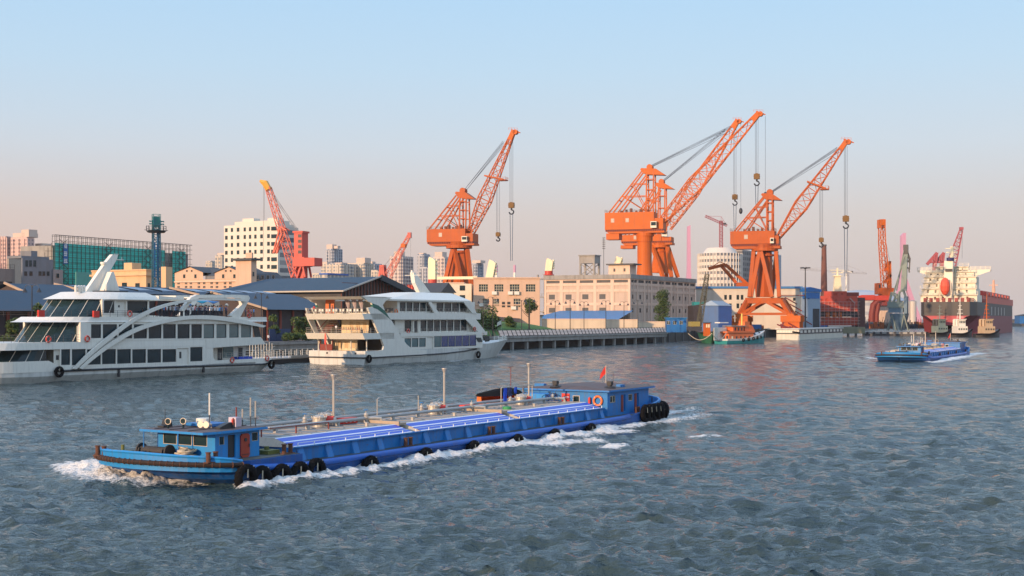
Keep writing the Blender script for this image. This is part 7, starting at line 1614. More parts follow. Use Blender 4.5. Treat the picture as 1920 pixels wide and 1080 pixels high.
for k in range(9): u = a+(b-a)*(k+.5)/9; m.box(u-.6, u+.6, -9.4, -9.0, .0, 2.2, 0)
m.build('pontoon', [steeld, mat('pontoon_band', (.36, .36, .34), .7, streak=.5)], t)
# purple-red gantry cranes and lattice crane behind the ship
shipcr = mat('faded_crane_red', (.36, .07, .08), .6, streak=.2)
for lab, dx in (('left of two short maroon jib cranes above the big ship bridge', 0), ('right of two short maroon jib cranes above the big ship bridge', 13)):
    t, f = jib('jib_crane', lab, 1752+dx, 1050, -10, 'maroon shipyard cranes'); bars(f, [(1738+dx, 496, 1757+dx, 474)], 2.4).build('jib', shipcr, t); bars(f, [(1757+dx, 474, 1752+dx, 512), (1752+dx, 478, 1750+dx, 512), (1745+dx, 492, 1755+dx, 490)], 1.4, vs=(-2, 2)).build('tower', shipcr, t); boxpx(f, 1748+dx, 512, 1756+dx, 600, -3, 3).build('pedestal', shipcr, t)
t, f = jib('jib_crane', 'tall maroon lattice boom crane rising behind the big ship funnel', 1788, 1050, -10, 'maroon shipyard cranes'); latt(f, (1781, 505), (1802, 432), 6, 2.6, 8, 2.4, 10, .28).build('boom', shipcr, t); boxpx(f, 1799, 426, 1806, 431, -2, 2).build('boom_tip', shipcr, t); boxpx(f, 1776, 505, 1792, 600, -4, 4).build('tower', yellowc, t); bars(f, [(1804, 431, 1804, 485)], .2).build('hoist_cable', cable, t)
# knuckle jib behind crane 3, crawler derrick, tower cranes
t, f = jib('jib_crane', 'rusty double link jib crane folded in front of the round white tower', 1380, 700, -5)
bars(f, [(1352, 498, 1380, 530), (1328, 504, 1360, 496), (1360, 496, 1400, 532)], 1.7).build('jib', orange, t); bars(f, [(1328, 504, 1350, 491), (1350, 491, 1362, 496)], .4).build('tie_rod', orange, t); boxpx(f, 1380, 530, 1402, 610, -4, 4).build('tower', orange, t)
t, f = jib('crawler_crane', 'thin dark lattice boom crane with an olive house beside the dark bow', 1309, 500, 8)
latt(f, (1312, 604), (1326, 514), 1.5, 1.2, 2.0, 1.4, 22, .1).build('boom', mat('olive_boom', (.10, .09, .05), .7), t); m = boxpx(f, 1293, 603, 1310, 612, -2, 2); m.build('machine_house', mat('olive_yellow', (.30, .24, .06), .7, rust=.5), t); boxpx(f, 1291, 613, 1313, 620, -2.5, 2.5).build('track', steeld, t)
def tower_crane(lab, px_, d, ytop, jx0, jx1, jy, col, base=560):
    t, f = jib('tower_crane', lab, px_, d, 5, 'thin tower cranes on the horizon'); latt(f, (px_, base), (px_, ytop), 2.2, 2.2, 2.2, 2.2, 20, .14).build('mast', col, t); latt(f, (jx0[0], jx0[1]), (jx1[0], jx1[1]), 1.2, 1.2, 1.6, 1.6, 20, .1).build('jib', col, t); bars(f, [(px_, ytop-8, jx0[0], jx0[1]), (px_, ytop-8, jx1[0], jx1[1]), (px_, ytop-8, px_, jy)], .2).build('tie_rod', col, t); boxpx(f, px_+ (5 if jx1[0]-px_ < 60 else 40), jy, px_+(9 if jx1[0]-px_ < 60 else 50), jy+3, -1, 1).build('counterweight', steeld, t)
tower_crane('thin pinkish tower crane above the wide round white tower', 1352, 980, 414, (1322, 405), (1363, 423), 418, shipcr, 480)
tower_crane('faint grey tower crane with a long level jib right of the brick chimney', 1590, 1500, 506, (1500, 505), (1625, 513), 508, mat('faded_grey_steel', (.35, .33, .33), .7))
# lattice signal mast, blue-green
x, y, _ = at(293, 350); t = thing('signal_mast', 'dark blue green lattice mast with a round platform in front of the netting', 'mast', (x, y, GZ), .5); hz = zz(402, 350)-GZ; zp = zz(433, 350)-GZ
bt = mat('mast_blue', (.02, .10, .16), .5); m = MB(); lattice(m, (0, 0, 0), (0, 0, zp+3), 2.0, 1.7, 2.0, 1.7, 24, .14, side=(1, 0, 0)); m.build('lattice_tower', bt, t); m = MB(); m.tube([(.4, .2, 2), (.4, .2, zp)], .25, 6); m.box(-.9, .9, -.9, .9, 2, zz(540, 350)-GZ); m.box(-.95, -.4, -.95, -.4, zz(520, 350)-GZ, zz(455, 350)-GZ); m.build('cable_tray', mat('tray_blue', (.02, .16, .36), .6), t)
m = MB(); m.cyl((0, 0, zp-.5), (0, 0, zp), 2.2, 2.7, 14); rail(m, [(2.7*math.cos(q), 2.7*math.sin(q), zp) for q in [2*math.pi*k/12 for k in range(13)]], 1.3, 2, 2, .05); m.bar((-3.2, 0, zp+.2), (3.2, 0, zp+.2), .12); m.build('platform', frame_d, t)
m = MB()
for z in (zz(415, 350)-GZ, zz(420, 350)-GZ): m.bar((-1.9, 0, z), (1.9, 0, z), .25); [m.cyl((k*.6, -.3, z), (k*.6, -.7, z-.1), .2, n=8) for k in range(-3, 4)]
m.box(-.8, .8, -.8, .8, hz-3.4, hz-.6); lattice(m, (0, 0, zp), (0, 0, hz), 1.9, 1.9, 1.9, 1.9, 5, .06, side=(1, 0, 0)); m.build('lamp_frame', mat('mast_teal', (.01, .16, .16), .5), t)
# high mast light, small masts
x, y, _ = at(1510, 620); t = thing('light_mast', 'tall grey floodlight mast with a flat ring of lamps right of the factory', 'light mast', (x, y, GZ)); h = zz(502, 620)-GZ; m = MB(); m.cyl((0, 0, 0), (0, 0, h), .45, .25, 8); m.build('pole', steeld, t); m = MB(); m.cyl((0, 0, h-.5), (0, 0, h), .5, 1.6, 12); [m.box(2.0*math.cos(q)-.4, 2.0*math.cos(q)+.4, 2.0*math.sin(q)-.4, 2.0*math.sin(q)+.4, h-.3, h+.2) for q in [k*.785 for k in range(8)]]; m.build('lamp_ring', steeld, t)
# cream crane posts of the vessel hidden behind the buildings
def cream_post(lab, px_, d, yt, yb, w, boom=None, lean=0):
    x, y, _ = at(px_, d); t = thing('deck_crane', lab, 'crane', (x, y, GZ), -.2, 'cream deck cranes behind the buildings'); z1 = zz(yt, d)-GZ; z0 = zz(yb, d)-GZ
    m = MB(); m.prism([(-w/2, z0), (w/2, z0), (w/2+lean, z1-1), (w*.2+lean, z1), (-w*.35+lean, z1+.8), (-w/2+lean, z1-.5)], -1.6, 1.6)
    for k in range(4): m.sphere((w*.55+lean*.7, 0, z0+(z1-z0)*(.3+.2*k)), w*.22, 8)
    m.build('crane_house', yellowc, t); m = MB(); m.cyl((0, 0, 0), (0, 0, z0), w*.6, n=16); m.torus((0, 0, z0-2), (0, 0, 1), w*.75, .25, 18, 5); m.build('pedestal', redp, t)
    if boom: m = MB(); m.box(w*.5, w*.5+boom, -.6, .6, z0, z0+1.2); m.build('boom', yellowc, t)
cream_post('cream deck crane with level boom on a red pedestal left of orange crane legs', 811, 560, 485, 524, 3.2, boom=18.5)
cream_post('cream deck crane leaning right above the peach office roof', 918, 560, 490, 523, 3.2, lean=1.4)
cream_post('cream deck crane top just left of the warehouse roof edge', 1029, 640, 487, 508, 3.4, lean=.6)
cream_post('small cream deck crane top above the warehouse roof hut', 1157, 700, 483, 497, 3.4, lean=1)
for k, (px_, l) in enumerate(((749, 'first'), (755, 'second'), (768, 'third'), (773, 'fourth'), (796, 'fifth'))):
    x, y, _ = at(px_, 540); tag(MB().cyl((0, 0, 0), (0, 0, zz(535, 540)-GZ), .75, n=10).cyl((0, 0, zz(537, 540)-GZ), (0, 0, zz(534, 540)-GZ), 1.1, n=10).build('bollard_post', redp, loc=(x, y, GZ)), 'red steel post behind the hipped shed, %s from the left' % l, 'post', 'red posts behind the hipped shed')
# ---------------------------------------------------------------- dark ship bow in the dock and quay end clutter
f = Fr(at(1302, 575)[:2], (2400, 100), GZ); t = f.thing('docked_hull', 'dark flared ship bow propped up in the dock beside the warehouse', 'ship'); m = MB(); P4 = lambda x, y: f.uz(x, y)
pts = [P4(1300, 573), P4(1340, 566), P4(1334, 578), P4(1322, 598), P4(1312, 616), P4(1300, 618)]; m.prism(pts, 0, 14); m.build('bow', mat('dark_primer', (.035, .028, .03), .7, streak=.3), t); m = MB(); m.box(P4(1303, 560)[0], P4(1322, 560)[0], 2, 8, P4(0, 573)[1] if False else P4(1303, 573)[1], P4(1303, 566)[1]); m.build('deck_tarpaulin', teal, t)
x0 = QF.uz(1262, 610, 9)[0]
f = Fr(QF.w(131, 8)[:2], BDIR, 0); t = f.thing('retaining_wall', 'dark stained retaining wall with timber piles from the quay end to the dock', 'wall'); m = MB(); m.box(0, 210, -.8, 1.2, -1.5, 4.3); m.build('wall', mat('stained_wall', (.07, .065, .055), .9, streak=.5, var=.5, scale=.3), t)
for k in range(18): m = MB(); m.box(3+k*8, 4+k*8, -1.4, -.8, -1.5, 4.6); m.build('pile', concd, t)
f = Fr(at(1310, 470)[:2], (2400, 200), 3.0); t = f.thing('pump_hut', 'small hut with sunlit yellow windows above the green boat bow', 'hut'); L = f.uz(1332, 610)[0]-f.uz(1322, 610)[0]; a = f.uz(1322, 612)[0]; hz = f.uz(1325, 606)[1]
m = MB(); m.box(a, a+L, 0, 3, 0, hz); m.build('wall', orange2, t); m = MB(); m.box(a-.3, a+L+.3, -.4, 3.3, hz, hz+.3); m.build('roof', roofdark, t)
for k in (0, 1): window(t, a+L*(.3+.4*k), -.05, hz-1.0, .7, 1.3, 1, 1, yellowc, orange2, 0)
# shipping containers / blue tanks along the dock edge under crane 3
cc = thing('site_container', 'x', 'container'); m = MB(); m.box(0, 6, 0, 2.4, 0, 2.5); me_ = m.build('body', contb, cc); m = MB(); [m.box(x-.06, x+.06, -.06, 2.46, 0, 2.52) for x in (0, 6)]; m.build('corner_frame', steeld, cc)
cl = []; cx_ = [1380, 1393, 1408, 1422, 1437, 1462, 1476, 1490, 1505, 1521, 1534]
for k, x in enumerate(cx_): u = QF.uz(x, 610, 10+(k % 2)*4)[0]; cl.append(QF.w(u, 10+(k % 2)*4, GZ))
repeat(cc, cl, ['blue site container on the dock edge, number %d counted from the orange boat' % (k+1) for k in range(len(cl))], [QF.rz-.9+.1*(k % 3) for k in range(len(cl))], 'blue containers on the dock')
names = ['behind the orange boat wheelhouse', 'right of the orange boat funnel', 'above the orange boat foredeck', 'above the teal bow', 'just right of the teal bow', 'below the right crane feet', 'above the left end of the white barge', 'above the middle of the white barge', 'left of the floodlight mast foot', 'right of the floodlight mast foot', 'left of the red shipyard block foot']
cs = [o for o in C.objects if o.name.startswith('site_container') and not o.parent]
for o, nn in zip(cs, names): o['label'] = 'blue site container on the dock edge '+nn
rnd = random.Random(3)
for k in range(14):
    x = 1255+k*21; u = QF.uz(x, 612, 9.5)[0]; m = MB()
    for j in range(7): a_, b_, s_ = rnd.uniform(-2, 2), rnd.uniform(-1, 1), rnd.uniform(.3, .9); m.box(a_-s_, a_+s_, b_-s_*.6, b_+s_*.6, 0, rnd.uniform(.6, 2.2))
    o = m.build('equipment_pile', [mat('heap_a', (.10, .07, .05), .8, var=.5, scale=1), mat('heap_b', (.16, .14, .12), .8, var=.5, scale=1), mat('heap_c', (.20, .07, .03), .8, var=.5, scale=1)][k % 3], loc=QF.w(u, 9.5, GZ), rz=rnd.random()*3)
    tag(o, 'low heap of dockside machinery, ' + ['right beside the blue cabin', 'left of the olive crane house', 'under the thin lattice boom', 'right of the sunlit hut', 'over the green bow', 'left of the orange boat', 'behind the orange boat mast', 'behind the orange boat deck', 'over the teal bow', 'between teal bow and white barge', 'over the white barge corner', 'over the white barge middle', 'over the white barge right end', 'at the foot of the floodlight mast'][k], 'machinery', 'heaps on the dock edge')
# ---------------------------------------------------------------- boats along the dock
def small_hull(t, L, B, free, bowrise, hm, band=None, name='hull'):
    us = [0, .3, L*.1, L*.3, L*.6, L*.78, L*.88, L*.95, L*.99, L]; secs = []; secs2 = []
    for u in us:
        k = u/L; h = B/2*(1 if k < .6 else max(.03, 1-((k-.6)/.4)**2.2))*(.9+.1*min(1, k*8)); top = free+bowrise*max(0, (k-.45)/.55)**1.6; zb = top*.62
        secs.append([(u-(k > .9)*bowrise*.3*(k-.9)*10, y*h*.8, -.8) if i in (0, 5) else None for i, y in enumerate(())] or [(u*.985, -h*.75, -.8), (u, -h*.95, .1), (u, -h, zb), (u, h, zb), (u, h*.95, .1), (u*.985, h*.75, -.8)])
        secs2.append([(u, -h, zb), (u+.02, -h*1.02, top), (u+.02, h*1.02, top), (u, h, zb)])
    MB().loft(secs).build(name, hm, t); MB().loft(secs2).build('bulwark', band or white, t)
# orange and teal boat (stern left, bow to the right)
gO = gp(1364, 645); f = Fr(gO, (1050, 2400*.36), 0); t = f.thing('workboat', 'workboat with an orange cabin and teal hull moored stern first at the dock', 'boat'); L = f.uz(1446, 640, 0)[0]; B_w = 6.5
tt = thing('x', 'x', 'x'); bpy.data.objects.remove(tt)
class Off: pass
hT_ = bpy.data.objects.new('hull_group', None); bpy.data.objects.remove(hT_)
us = [0, .5, L*.1, L*.3, L*.55, L*.75, L*.88, L*.96, L]; s1 = []; s2 = []
for u in us:
    k = u/L; h = B_w/2*(1 if k < .5 else max(.04, 1-((k-.5)/.5)**2.4)); top = 1.9+3.0*max(0, (k-.35)/.65)**1.5; zb = top*.62; vm_ = B_w/2
    s1.append([(u*.97, vm_-h*.7, -.8), (u*.985, vm_-h*.93, .1), (u, vm_-h, zb), (u, vm_+h, zb), (u*.985, vm_+h*.93, .1), (u*.97, vm_+h*.7, -.8)]); s2.append([(u, vm_-h, zb), (u+.05, vm_-h*1.03, top), (u+.05, vm_+h*1.03, top), (u, vm_+h, zb)])
MB().loft(s1).build('hull', teal, t); MB().loft(s2).build('bulwark', stain, t)
def bx(u0, u1, v0, v1, z0, z1, nm, mt, wins=()):
    o = MB().box(u0, u1, v0, v1, z0, z1).build(nm, mt, t)
    return o
cab = mat('cabin_orange', (.62, .15, .04), .5, streak=.2, rust=.2)
U_ = lambda x, v=1: f.uz(x, 620, v)[0]; Zz = lambda y, x=1390, v=1: f.uz(x, y, v)[1]
lc = bx(U_(1366), U_(1412), .8, 5.7, 1.3, Zz(624), 'lower_cabin', cab); bx(U_(1362), U_(1413), .4, 6.1, Zz(624), Zz(622)+.2, 'boat_deck', cab)
for k in range(5): window(lc, U_(1372+k*8), .74, 2.3, 1.0, 1.2, 1, 1, glassd if k else yellowc, cab, 0)
for k in range(3): window(lc, U_(1366)-.06, 1.6+k*1.6, 2.3, .9, 1.5, 1, 1, blackp, cab, -math.pi/2)
uc = bx(U_(1376), U_(1396), 1.4, 5.2, Zz(622), Zz(612), 'wheelhouse', cab); bx(U_(1372), U_(1399), 1.0, 5.6, Zz(612), Zz(610.5), 'wheelhouse_roof', conc)
for k in range(3): window(uc, U_(1380+k*6), 1.34, Zz(617), 1.1, 1.3, 1, 1, glassd, cab, 0)
bx(U_(1399), U_(1408), 1.6, 4.6, Zz(622), Zz(603), 'funnel', cab); m = MB(); m.prism([(U_(1408), Zz(622)), (U_(1418), Zz(622)), (U_(1413), Zz(611)), (U_(1408), Zz(609))], 1.5, 4.8); m.build('engine_casing', cab, t)
m = MB(); u = U_(1391, 3); m.cyl((u, 3, Zz(610)), (u, 3, Zz(588)), .28, n=8); m.build('mast', yellow, t)
bx(U_(1358), U_(1374), 4.0, 6.2, 1.3, Zz(614), 'aft_house', white); bx(U_(1360), U_(1376), 3.6, 6.2, Zz(606), Zz(604), 'aft_roof', white); m = MB(); u = U_(1378, 5); m.cyl((u, 5, Zz(604)), (u, 5, Zz(590)), .12, n=6); m.bar((u-1, 5, Zz(596)), (u+1, 5, Zz(596)), .15); m.build('mast', white, t)
m = MB(); [m.cyl((U_(1420+k*3), 2+k % 3, 2), (U_(1421+k*3), 2.5+k % 3, 3.6+k*.15), .35, n=8) for k in range(7)]; m.build('deck_gear', steeld, t)
for k, x in enumerate((1394, 1404, 1413, 1422, 1430)):
    a = f.uz(x, 634, -.2); o = copy_tree(ty); o.scale = (.8, .8, .8); o.location = f.w(a[0], -.25 if k < 3 else -.25+.4*(k-2), 1.4+.25*k); o.rotation_euler = (0, 0, f.rz+(.25*(k-2) if k > 2 else 0)); tag(o, 'tyre fender on the teal hull, %s from the orange cabin end' % ['first', 'second', 'third', 'fourth', 'fifth'][k], 'tyre', 'tyre fenders on the workboat')
# green bow boat left of it
gG = gp(1331, 644); f = Fr(gG, (300, 2400), 0); t = f.thing('barge', 'old dark green bowed barge moored left of the orange workboat', 'barge'); s1 = []
for u, h, r in ((0, 1.0, 0), (1, 2.4, -.6), (3, 3.6, -1.2), (8, 4.4, -1.4), (30, 4.4, -1.4)): s1.append([(u+1.5 if u < 5 else u, -h*.5, -.6), (u+.8 if u < 5 else u, -h*.75, 1.4), (u-.4, -h, 4.2), (u-.4, h, 4.2), (u+.8 if u < 5 else u, h*.75, 1.4), (u+1.5 if u < 5 else u, h*.5, -.6)])
MB().loft(s1).build('hull', fgreen, t); m = MB(); m.box(-.6, 30, -4.5, 4.5, 4.2, 4.5); m.build('deck', steeld, t); m = MB(); [m.cyl((u, v, 4.5), (u, v, 5.4), .25, n=8) for u in (1, 3) for v in (-1.5, 1.5)]; m.build('bollard', rusty, t)
# white flat barge
gW = gp(1499, 637.5); f = Fr(gW, (1250, 2400), 0); t = f.thing('flat_barge', 'white sided flat barge with dark window like panels moored below the right crane', 'barge'); L = f.uz(1580, 636)[0]; Wd = f.vz(1456, 638)[0]
m = MB(); m.box(0, L, 0, Wd, -.5, 2.6); m.build('hull', mat('barge_white', (.62, .58, .48), .6, streak=.4, scale=.3), t); zt_ = f.vz(1480, 618)[1]
m = MB(); m.box(.1, L-.1, .1, Wd-.1, 2.6, zt_); m.build('deck_house', frame_d, t); m = MB(); m.box(-.4, L+.4, -.4, Wd+.4, zt_, zt_+.5); m.box(-.15, L+.15, -.15, Wd+.15, 2.6, 2.95, 1); m.build('deck_edge', [stain, frame_d], t)
for k in range(8): m = MB(); y = Wd*(k+.5)/8; m.box(-.02, .08, y-Wd/17, y+Wd/17, 3.1, zt_-.2); m.build('panel', cream, t)
for k in range(12): m = MB(); u = L*(k+.5)/12; m.box(u-L/40, u+L/40, -.02, .08, 3.1, zt_-.2); m.build('panel', white, t)
m = MB(); [m.bar((4+k*3, 5+(k*3) % 7, zt_+.5), (8+k*3, 8+(k*5) % 7, zt_+1.2+(k % 3)), .5) for k in range(7)]; m.build('deck_gear', reddark, t)
m = MB(); m.bar((-.4, -.3, 3.2), (-.4, Wd*.3, 3.6), .6); m.build('tyre_row', black, t)
x, y = gp(1598, 631); f = Fr((x, y), (2400, 300), 0); t = f.thing('dock_platform', 'low olive concrete platform on dark legs between the white barge and the harbour crane', 'platform'); L = f.uz(1622, 628)[0]+14; m = MB(); m.box(-16, L-14, 0, 12, 1.6, 5.0); m.build('deck', mat('olive_concrete', (.20, .19, .12), .9, streak=.5, scale=.3), t)
for k in range(7): m = MB(); m.box(-15+k*4.2, -14+k*4.2, .3, 1.3, -1, 1.6); m.build('leg', concd, t)
# ---------------------------------------------------------------- red shipyard block (unfinished deckhouse in scaffolding)
f = Fr(at(1524, 690)[:2], (2400, -150), GZ); t = f.thing('ship_superstructure', 'unfinished red primed ship deckhouse wrapped in scaffolding on the dock', 'ship section'); g = lambda x, y: f.uz(x, y)
x0, x1 = g(1525, 600)[0], g(1608, 600)[0]; z = lambda y: g(1560, y)[1]
holes = []
for x, y in ((1542, 564), (1550, 563), (1567, 565), (1589, 564), (1542, 578), (1553, 576), (1567, 574), (1589, 579), (1600, 575)): a, c = g(x, y); holes.append((a-.6, a+.6, c-.9, c+.9))
m = facade(MB(), x0, x1, z(584), z(555), holes, .6); m.add([(x1, 0, z(584)), (x1, 16, z(584)), (x1, 16, z(555)), (x1, 0, z(555)), (x0, 0, z(555)), (x0, 16, z(555))], [(0, 1, 2, 3), (4, 3, 2, 5)]); m.build('lower_tier', shipred, t)
a0, a1 = g(1545, 550)[0], g(1588, 550)[0]; hol2 = [(g(1567, 552)[0]-.9, g(1567, 552)[0]+.9, g(1567, 555)[1]+.3, g(1567, 550)[1]), (g(1579, 552)[0]-.5, g(1579, 552)[0]+.5, g(1579, 553)[1], g(1579, 550)[1])]
m = facade(MB(), a0, a1, z(555), z(546), hol2, .6, .5); m.add([(a1, .5, z(555)), (a1, 14, z(555)), (a1, 14, z(546)), (a1, .5, z(546)), (a0, .5, z(546)), (a0, 14, z(546))], [(0, 1, 2, 3), (4, 3, 2, 5)]); m.build('upper_tier', shipred, t)
m = MB(); m.box(a1+.01, a1+g(1612, 550)[0]-g(1588, 550)[0], 2, 12, z(555), z(548)); m.build('wing', reddark, t)
m = MB(); m.box(x0, x1, 1, 15, z(594), z(584)-.003); m.build('gap_shade_block', blackp, t)  # solid black block paints the shade of the open gap
m = MB(); m.box(g(1548, 600)[0], x1, -.3, 14, z(603), z(595)); m.box(x0, x1, .4, 14, z(610), z(603)-.003); m.build('base_plate', shipred, t)
for x in (1552, 1565, 1575): m = MB(); a = g(x, 590)[0]; m.cyl((a, .3, z(595)), (a, .3, z(586)), 1.1, n=10); m.build('pipe', orange2, t)
m = MB(); m.box(g(1608, 600)[0]+.01, g(1622, 600)[0], 0, 16, 0, z(558)); m.build('shaded_end', mat('shaded_red_steel', (.09, .03, .025), .7, streak=.4), t)  # shade on this end is put into the darker red
m = MB()
for x in range(1524, 1612, 7): a = g(x, 600)[0]; m.bar((a, -1.5, 0), (a, -1.5, z(566)), .16)
for y in (566, 572, 578, 583, 589, 595, 601, 607): m.bar((x0-1, -1.5, z(y)), (x1+1, -1.5, z(y)), .18)
m.bar((g(1528, 569)[0], -.6, z(569)), (g(1537, 559)[0], -.6, z(559)), .6); m.bar((g(1593, 559)[0], -.6, z(559)), (g(1603, 569)[0], -.6, z(569)), .6); m.build('scaffolding', mat('scaffold_pink', (.42, .26, .22), .7), t)
m = MB(); a = g(1518, 560); m.box(a[0], x0, 3, 10, z(563), z(555)); m.build('wing', reddark, t)
m = MB(); a = g(1573, 530)[0]; m.prism([(a-2.2, z(546)), (a+2.2, z(546)), (a+1.4, z(518)), (a-1.4, z(518))], 3, 6); m.box(a-2.6, a+2.6, 2.5, 6.5, z(518), z(517)); m.bar((a, 4.5, z(517)), (a, 4.5, z(502)), .8); [m.bar((a-2-k, 4.5, z(516-k*5)), (a+2+k, 4.5, z(516-k*5)), .3) for k in range(3)]; m.build('mast', yellowc, t)
m = MB(); a = g(1591, 530)[0]; m.cyl((a, 6, z(548)), (a, 6, z(512)), .5, .3, 8); m.bar((a-3, 6, z(510)), (a, 6, z(507)), .5); m.bar((a, 6, z(507)), (a+3, 6, z(510)), .5); m.build('lamp_post', white, t)
for k in range(4): pass
f = Fr(at(1612, 760)[:2], (2400, 0), GZ); t = f.thing('pipe_bridge', 'red shipyard gantry with curved pipe leg between red block and upright orange crane', 'gantry'); g = lambda x, y: f.uz(x, y)
m = MB(); a, b = g(1612, 560), g(1668, 560); m.box(a[0], b[0], 0, 4, g(1640, 563)[1], g(1640, 554)[1]); m.box(g(1617, 560)[0], g(1640, 560)[0], -.3, 4.3, g(1640, 562)[1], g(1640, 554)[1]+.3); m.build('girder', redp, t)
m = MB(); m.tube([(g(1636, 608)[0], 2, 0), (g(1636, 590)[0], 2, g(1636, 590)[1]), (g(1639, 572)[0], 2, g(1639, 572)[1]), (g(1648, 563)[0], 2, g(1648, 563)[1]), (g(1660, 560)[0], 2, g(1660, 560)[1])], 1.8, 10); m.tube([(g(1645, 608)[0], 2, 0), (g(1645, 590)[0], 2, g(1645, 590)[1]), (g(1649, 568)[0], 2, g(1649, 568)[1])], 1.5, 10); m.build('curved_leg', reddark, t)
f = Fr(at(1646, 780)[:2], (2400, 0), GZ); t = f.thing('long_shed', 'low beige shed behind the orange lattice crane foot', 'shed'); m = MB(); m.box(f.uz(1646, 590)[0], f.uz(1672, 590)[0], 0, 8, 0, f.uz(1650, 574)[1]); m.build('wall', peachl, t); m = MB(); m.box(f.uz(1645, 590)[0], f.uz(1673, 590)[0], -.4, 8.4, f.uz(1650, 574)[1], f.uz(1650, 573)[1]); m.build('roof', concd, t)
rnd = random.Random(9)
for k in range(12):
    x = 1612+k*11; m = MB()
    for j in range(9): a_, b_, s_ = rnd.uniform(-3, 3), rnd.uniform(-2, 2), rnd.uniform(.4, 1.1); m.box(a_-s_, a_+s_, b_-s_*.6, b_+s_*.6, 0, rnd.uniform(1., 4.2))
    for j in range(3): a_ = rnd.uniform(-3, 3); m.bar((a_, -1, 0), (a_+rnd.uniform(-2, 2), -1, rnd.uniform(3, 7)), .25)
    o = m.build('equipment_pile', [mat('heap_a', (.1, .07, .05)), mat('heap_d', (.05, .07, .10), .8, var=.4), mat('heap_c', (.2, .07, .03)), mat('heap_e', (.42, .11, .03), .8, var=.4)][k % 4], loc=(at(x, 745+(k % 3)*12)[0], 745+(k % 3)*12, GZ-.5), rz=rnd.random()*.5)
    tag(o, 'heap of shipyard machinery ' + ['right of the red block scaffolding', 'under the red gantry', 'at the curved pipe foot', 'left of the harbour crane legs', 'just behind the harbour crane left leg', 'behind the harbour crane column', 'behind the harbour crane right leg', 'right of the harbour crane legs', 'left of the big ship stern', 'touching the big ship stern', 'behind the leftmost tug', 'hidden behind the tug masts'][k], 'machinery', 'heaps in the shipyard')
# ---------------------------------------------------------------- big cargo ship
gS = gp(1829, 630.5); SU_ = (1150, 2400); f = Fr(gS, SU_, 0); t = f.thing('cargo_ship', 'huge cargo ship seen from astern with black and red hull and cream superstructure', 'cargo ship')
L = f.uz(1909, 621)[0]; L = min(L, 330); Wd = f.vz(1722, 600)[0]; zd = f.vz(1760, 566)[1]; vm_ = Wd/2; print('ship', L, Wd, zd)
def ship_sec(u, mode):
    k = u/L; h = vm_*(1 if k < .82 else max(.03, 1-((k-.82)/.18)**2.2)); sq = .80+.20*min(1, u/10) if u < 10 else 1; h *= sq
    zk = max(-1.5, 7.5*(1-u/26)) if u < 26 else -1.5      # counter rising at the stern
    return h, zk
zw = zd*.60
s_up = []; s_lo = []
for u in (0, 1, 3, 6, 10, 16, 26, 40, L*.6, L*.82, L*.9, L*.96, L):
    h, zk = ship_sec(u, 0); s_up.append([(u, vm_-h, max(zw, zk)), (u, vm_-h, zd), (u, vm_+h, zd), (u, vm_+h, max(zw, zk))])
    hb_ = h*(.55+.45*min(1, (u+2)/26)); s_lo.append([(u, vm_-hb_*.35 if u < 20 else vm_-h, max(min(zk, zw), -1.5)), (u, vm_-h, zw-.002), (u, vm_+h, zw-.002), (u, vm_+hb_*.35 if u < 20 else vm_+h, max(min(zk, zw), -1.5))])
MB().loft(s_up).build('hull', [mat('ship_topsides', (.055, .05, .048), .6, streak=.6, var=.4, scale=.06, dirt=(.4, .25, .12))], t)
MB().loft(s_lo).build('hull_bottom', hullred, t)
m = MB(); m.add([(-.05, vm_-vm_*.70, zw-.3), (-.05, vm_+vm_*.72, zw-.3), (-.05, vm_+vm_*.3, zw-5), (-.05, vm_-vm_*.3, zw-5.2)], [(0, 3, 2, 1)]); m.build('stern_patch', hullpink, t)
for k in range(5): m = MB(); u = 90+k*22; m.box(u, u+2.2, -.12, -.02, zd-7, zd-2); m.build('draught_mark', stain, t)
m = MB(); rail(m, [(60, 0.1, zd), (.2, .1+vm_*.2, zd), (.2, Wd*.9, zd), (30, Wd, zd)], 2., 2, 3, .15); [m.box(2+k % 3, 4+k % 3, 3+k*3.2, 4.6+k*3.2, zd, zd+2.2) for k in range(8)]; m.build('mooring_gear', mat('mooring_red', (.30, .05, .04), .6), t)
Zs = lambda y, u=14: f.vz(1780, y, u)[1]; V_ = lambda x, u=14: f.vz(x, 540, u)[0]
crm = mat('ship_cream', (.72, .66, .52), .5, streak=.2, var=.05, scale=.1); crd = mat('ship_dark_open', (.08, .07, .06), .7)
def tier(x0, x1, y0, y1, u0, u1, nm='tier'):
    a, b = V_(x1, u0), V_(x0, u0); z0, z1 = Zs(y1, u0), Zs(y0, u0)
    n = 7; hol = [(-(a+(b-a)*(k+.3)/n)-.0, -(a+(b-a)*(k+.05)/n), z0+(z1-z0)*.35, z0+(z1-z0)*.75) for k in range(1, n)]
    hol = [(min(h[0], h[1]), max(h[0], h[1]), h[2], h[3]) for h in hol]
    base = facade(MB(), -b, -a, z0, z1, hol, .8, 0, 0, 1); base = rotmb(base, -math.pi/2, (u0, 0, 0)); base.box(u0+.82, u1, a+.01, b-.01, z0, z1, 0); base.add([(u0, a, z0), (u1, a, z0), (u1, a, z1), (u0, a, z1)], [(0, 1, 2, 3)], 0); base.add([(u0, a, z1), (u1, a, z1), (u1, b, z1), (u0, b, z1)], [(0, 1, 2, 3)], 0)
    base.box(u0-1.2, u0, a-.6, b+.6, z1-.2, z1+.15, 0); rail(base, [(u0-1.2, a-.5, z1+.15), (u0-1.2, b+.5, z1+.15)], 1.6, 2, 3, .1, 0)
    base.build(nm, [crm, crd], t)
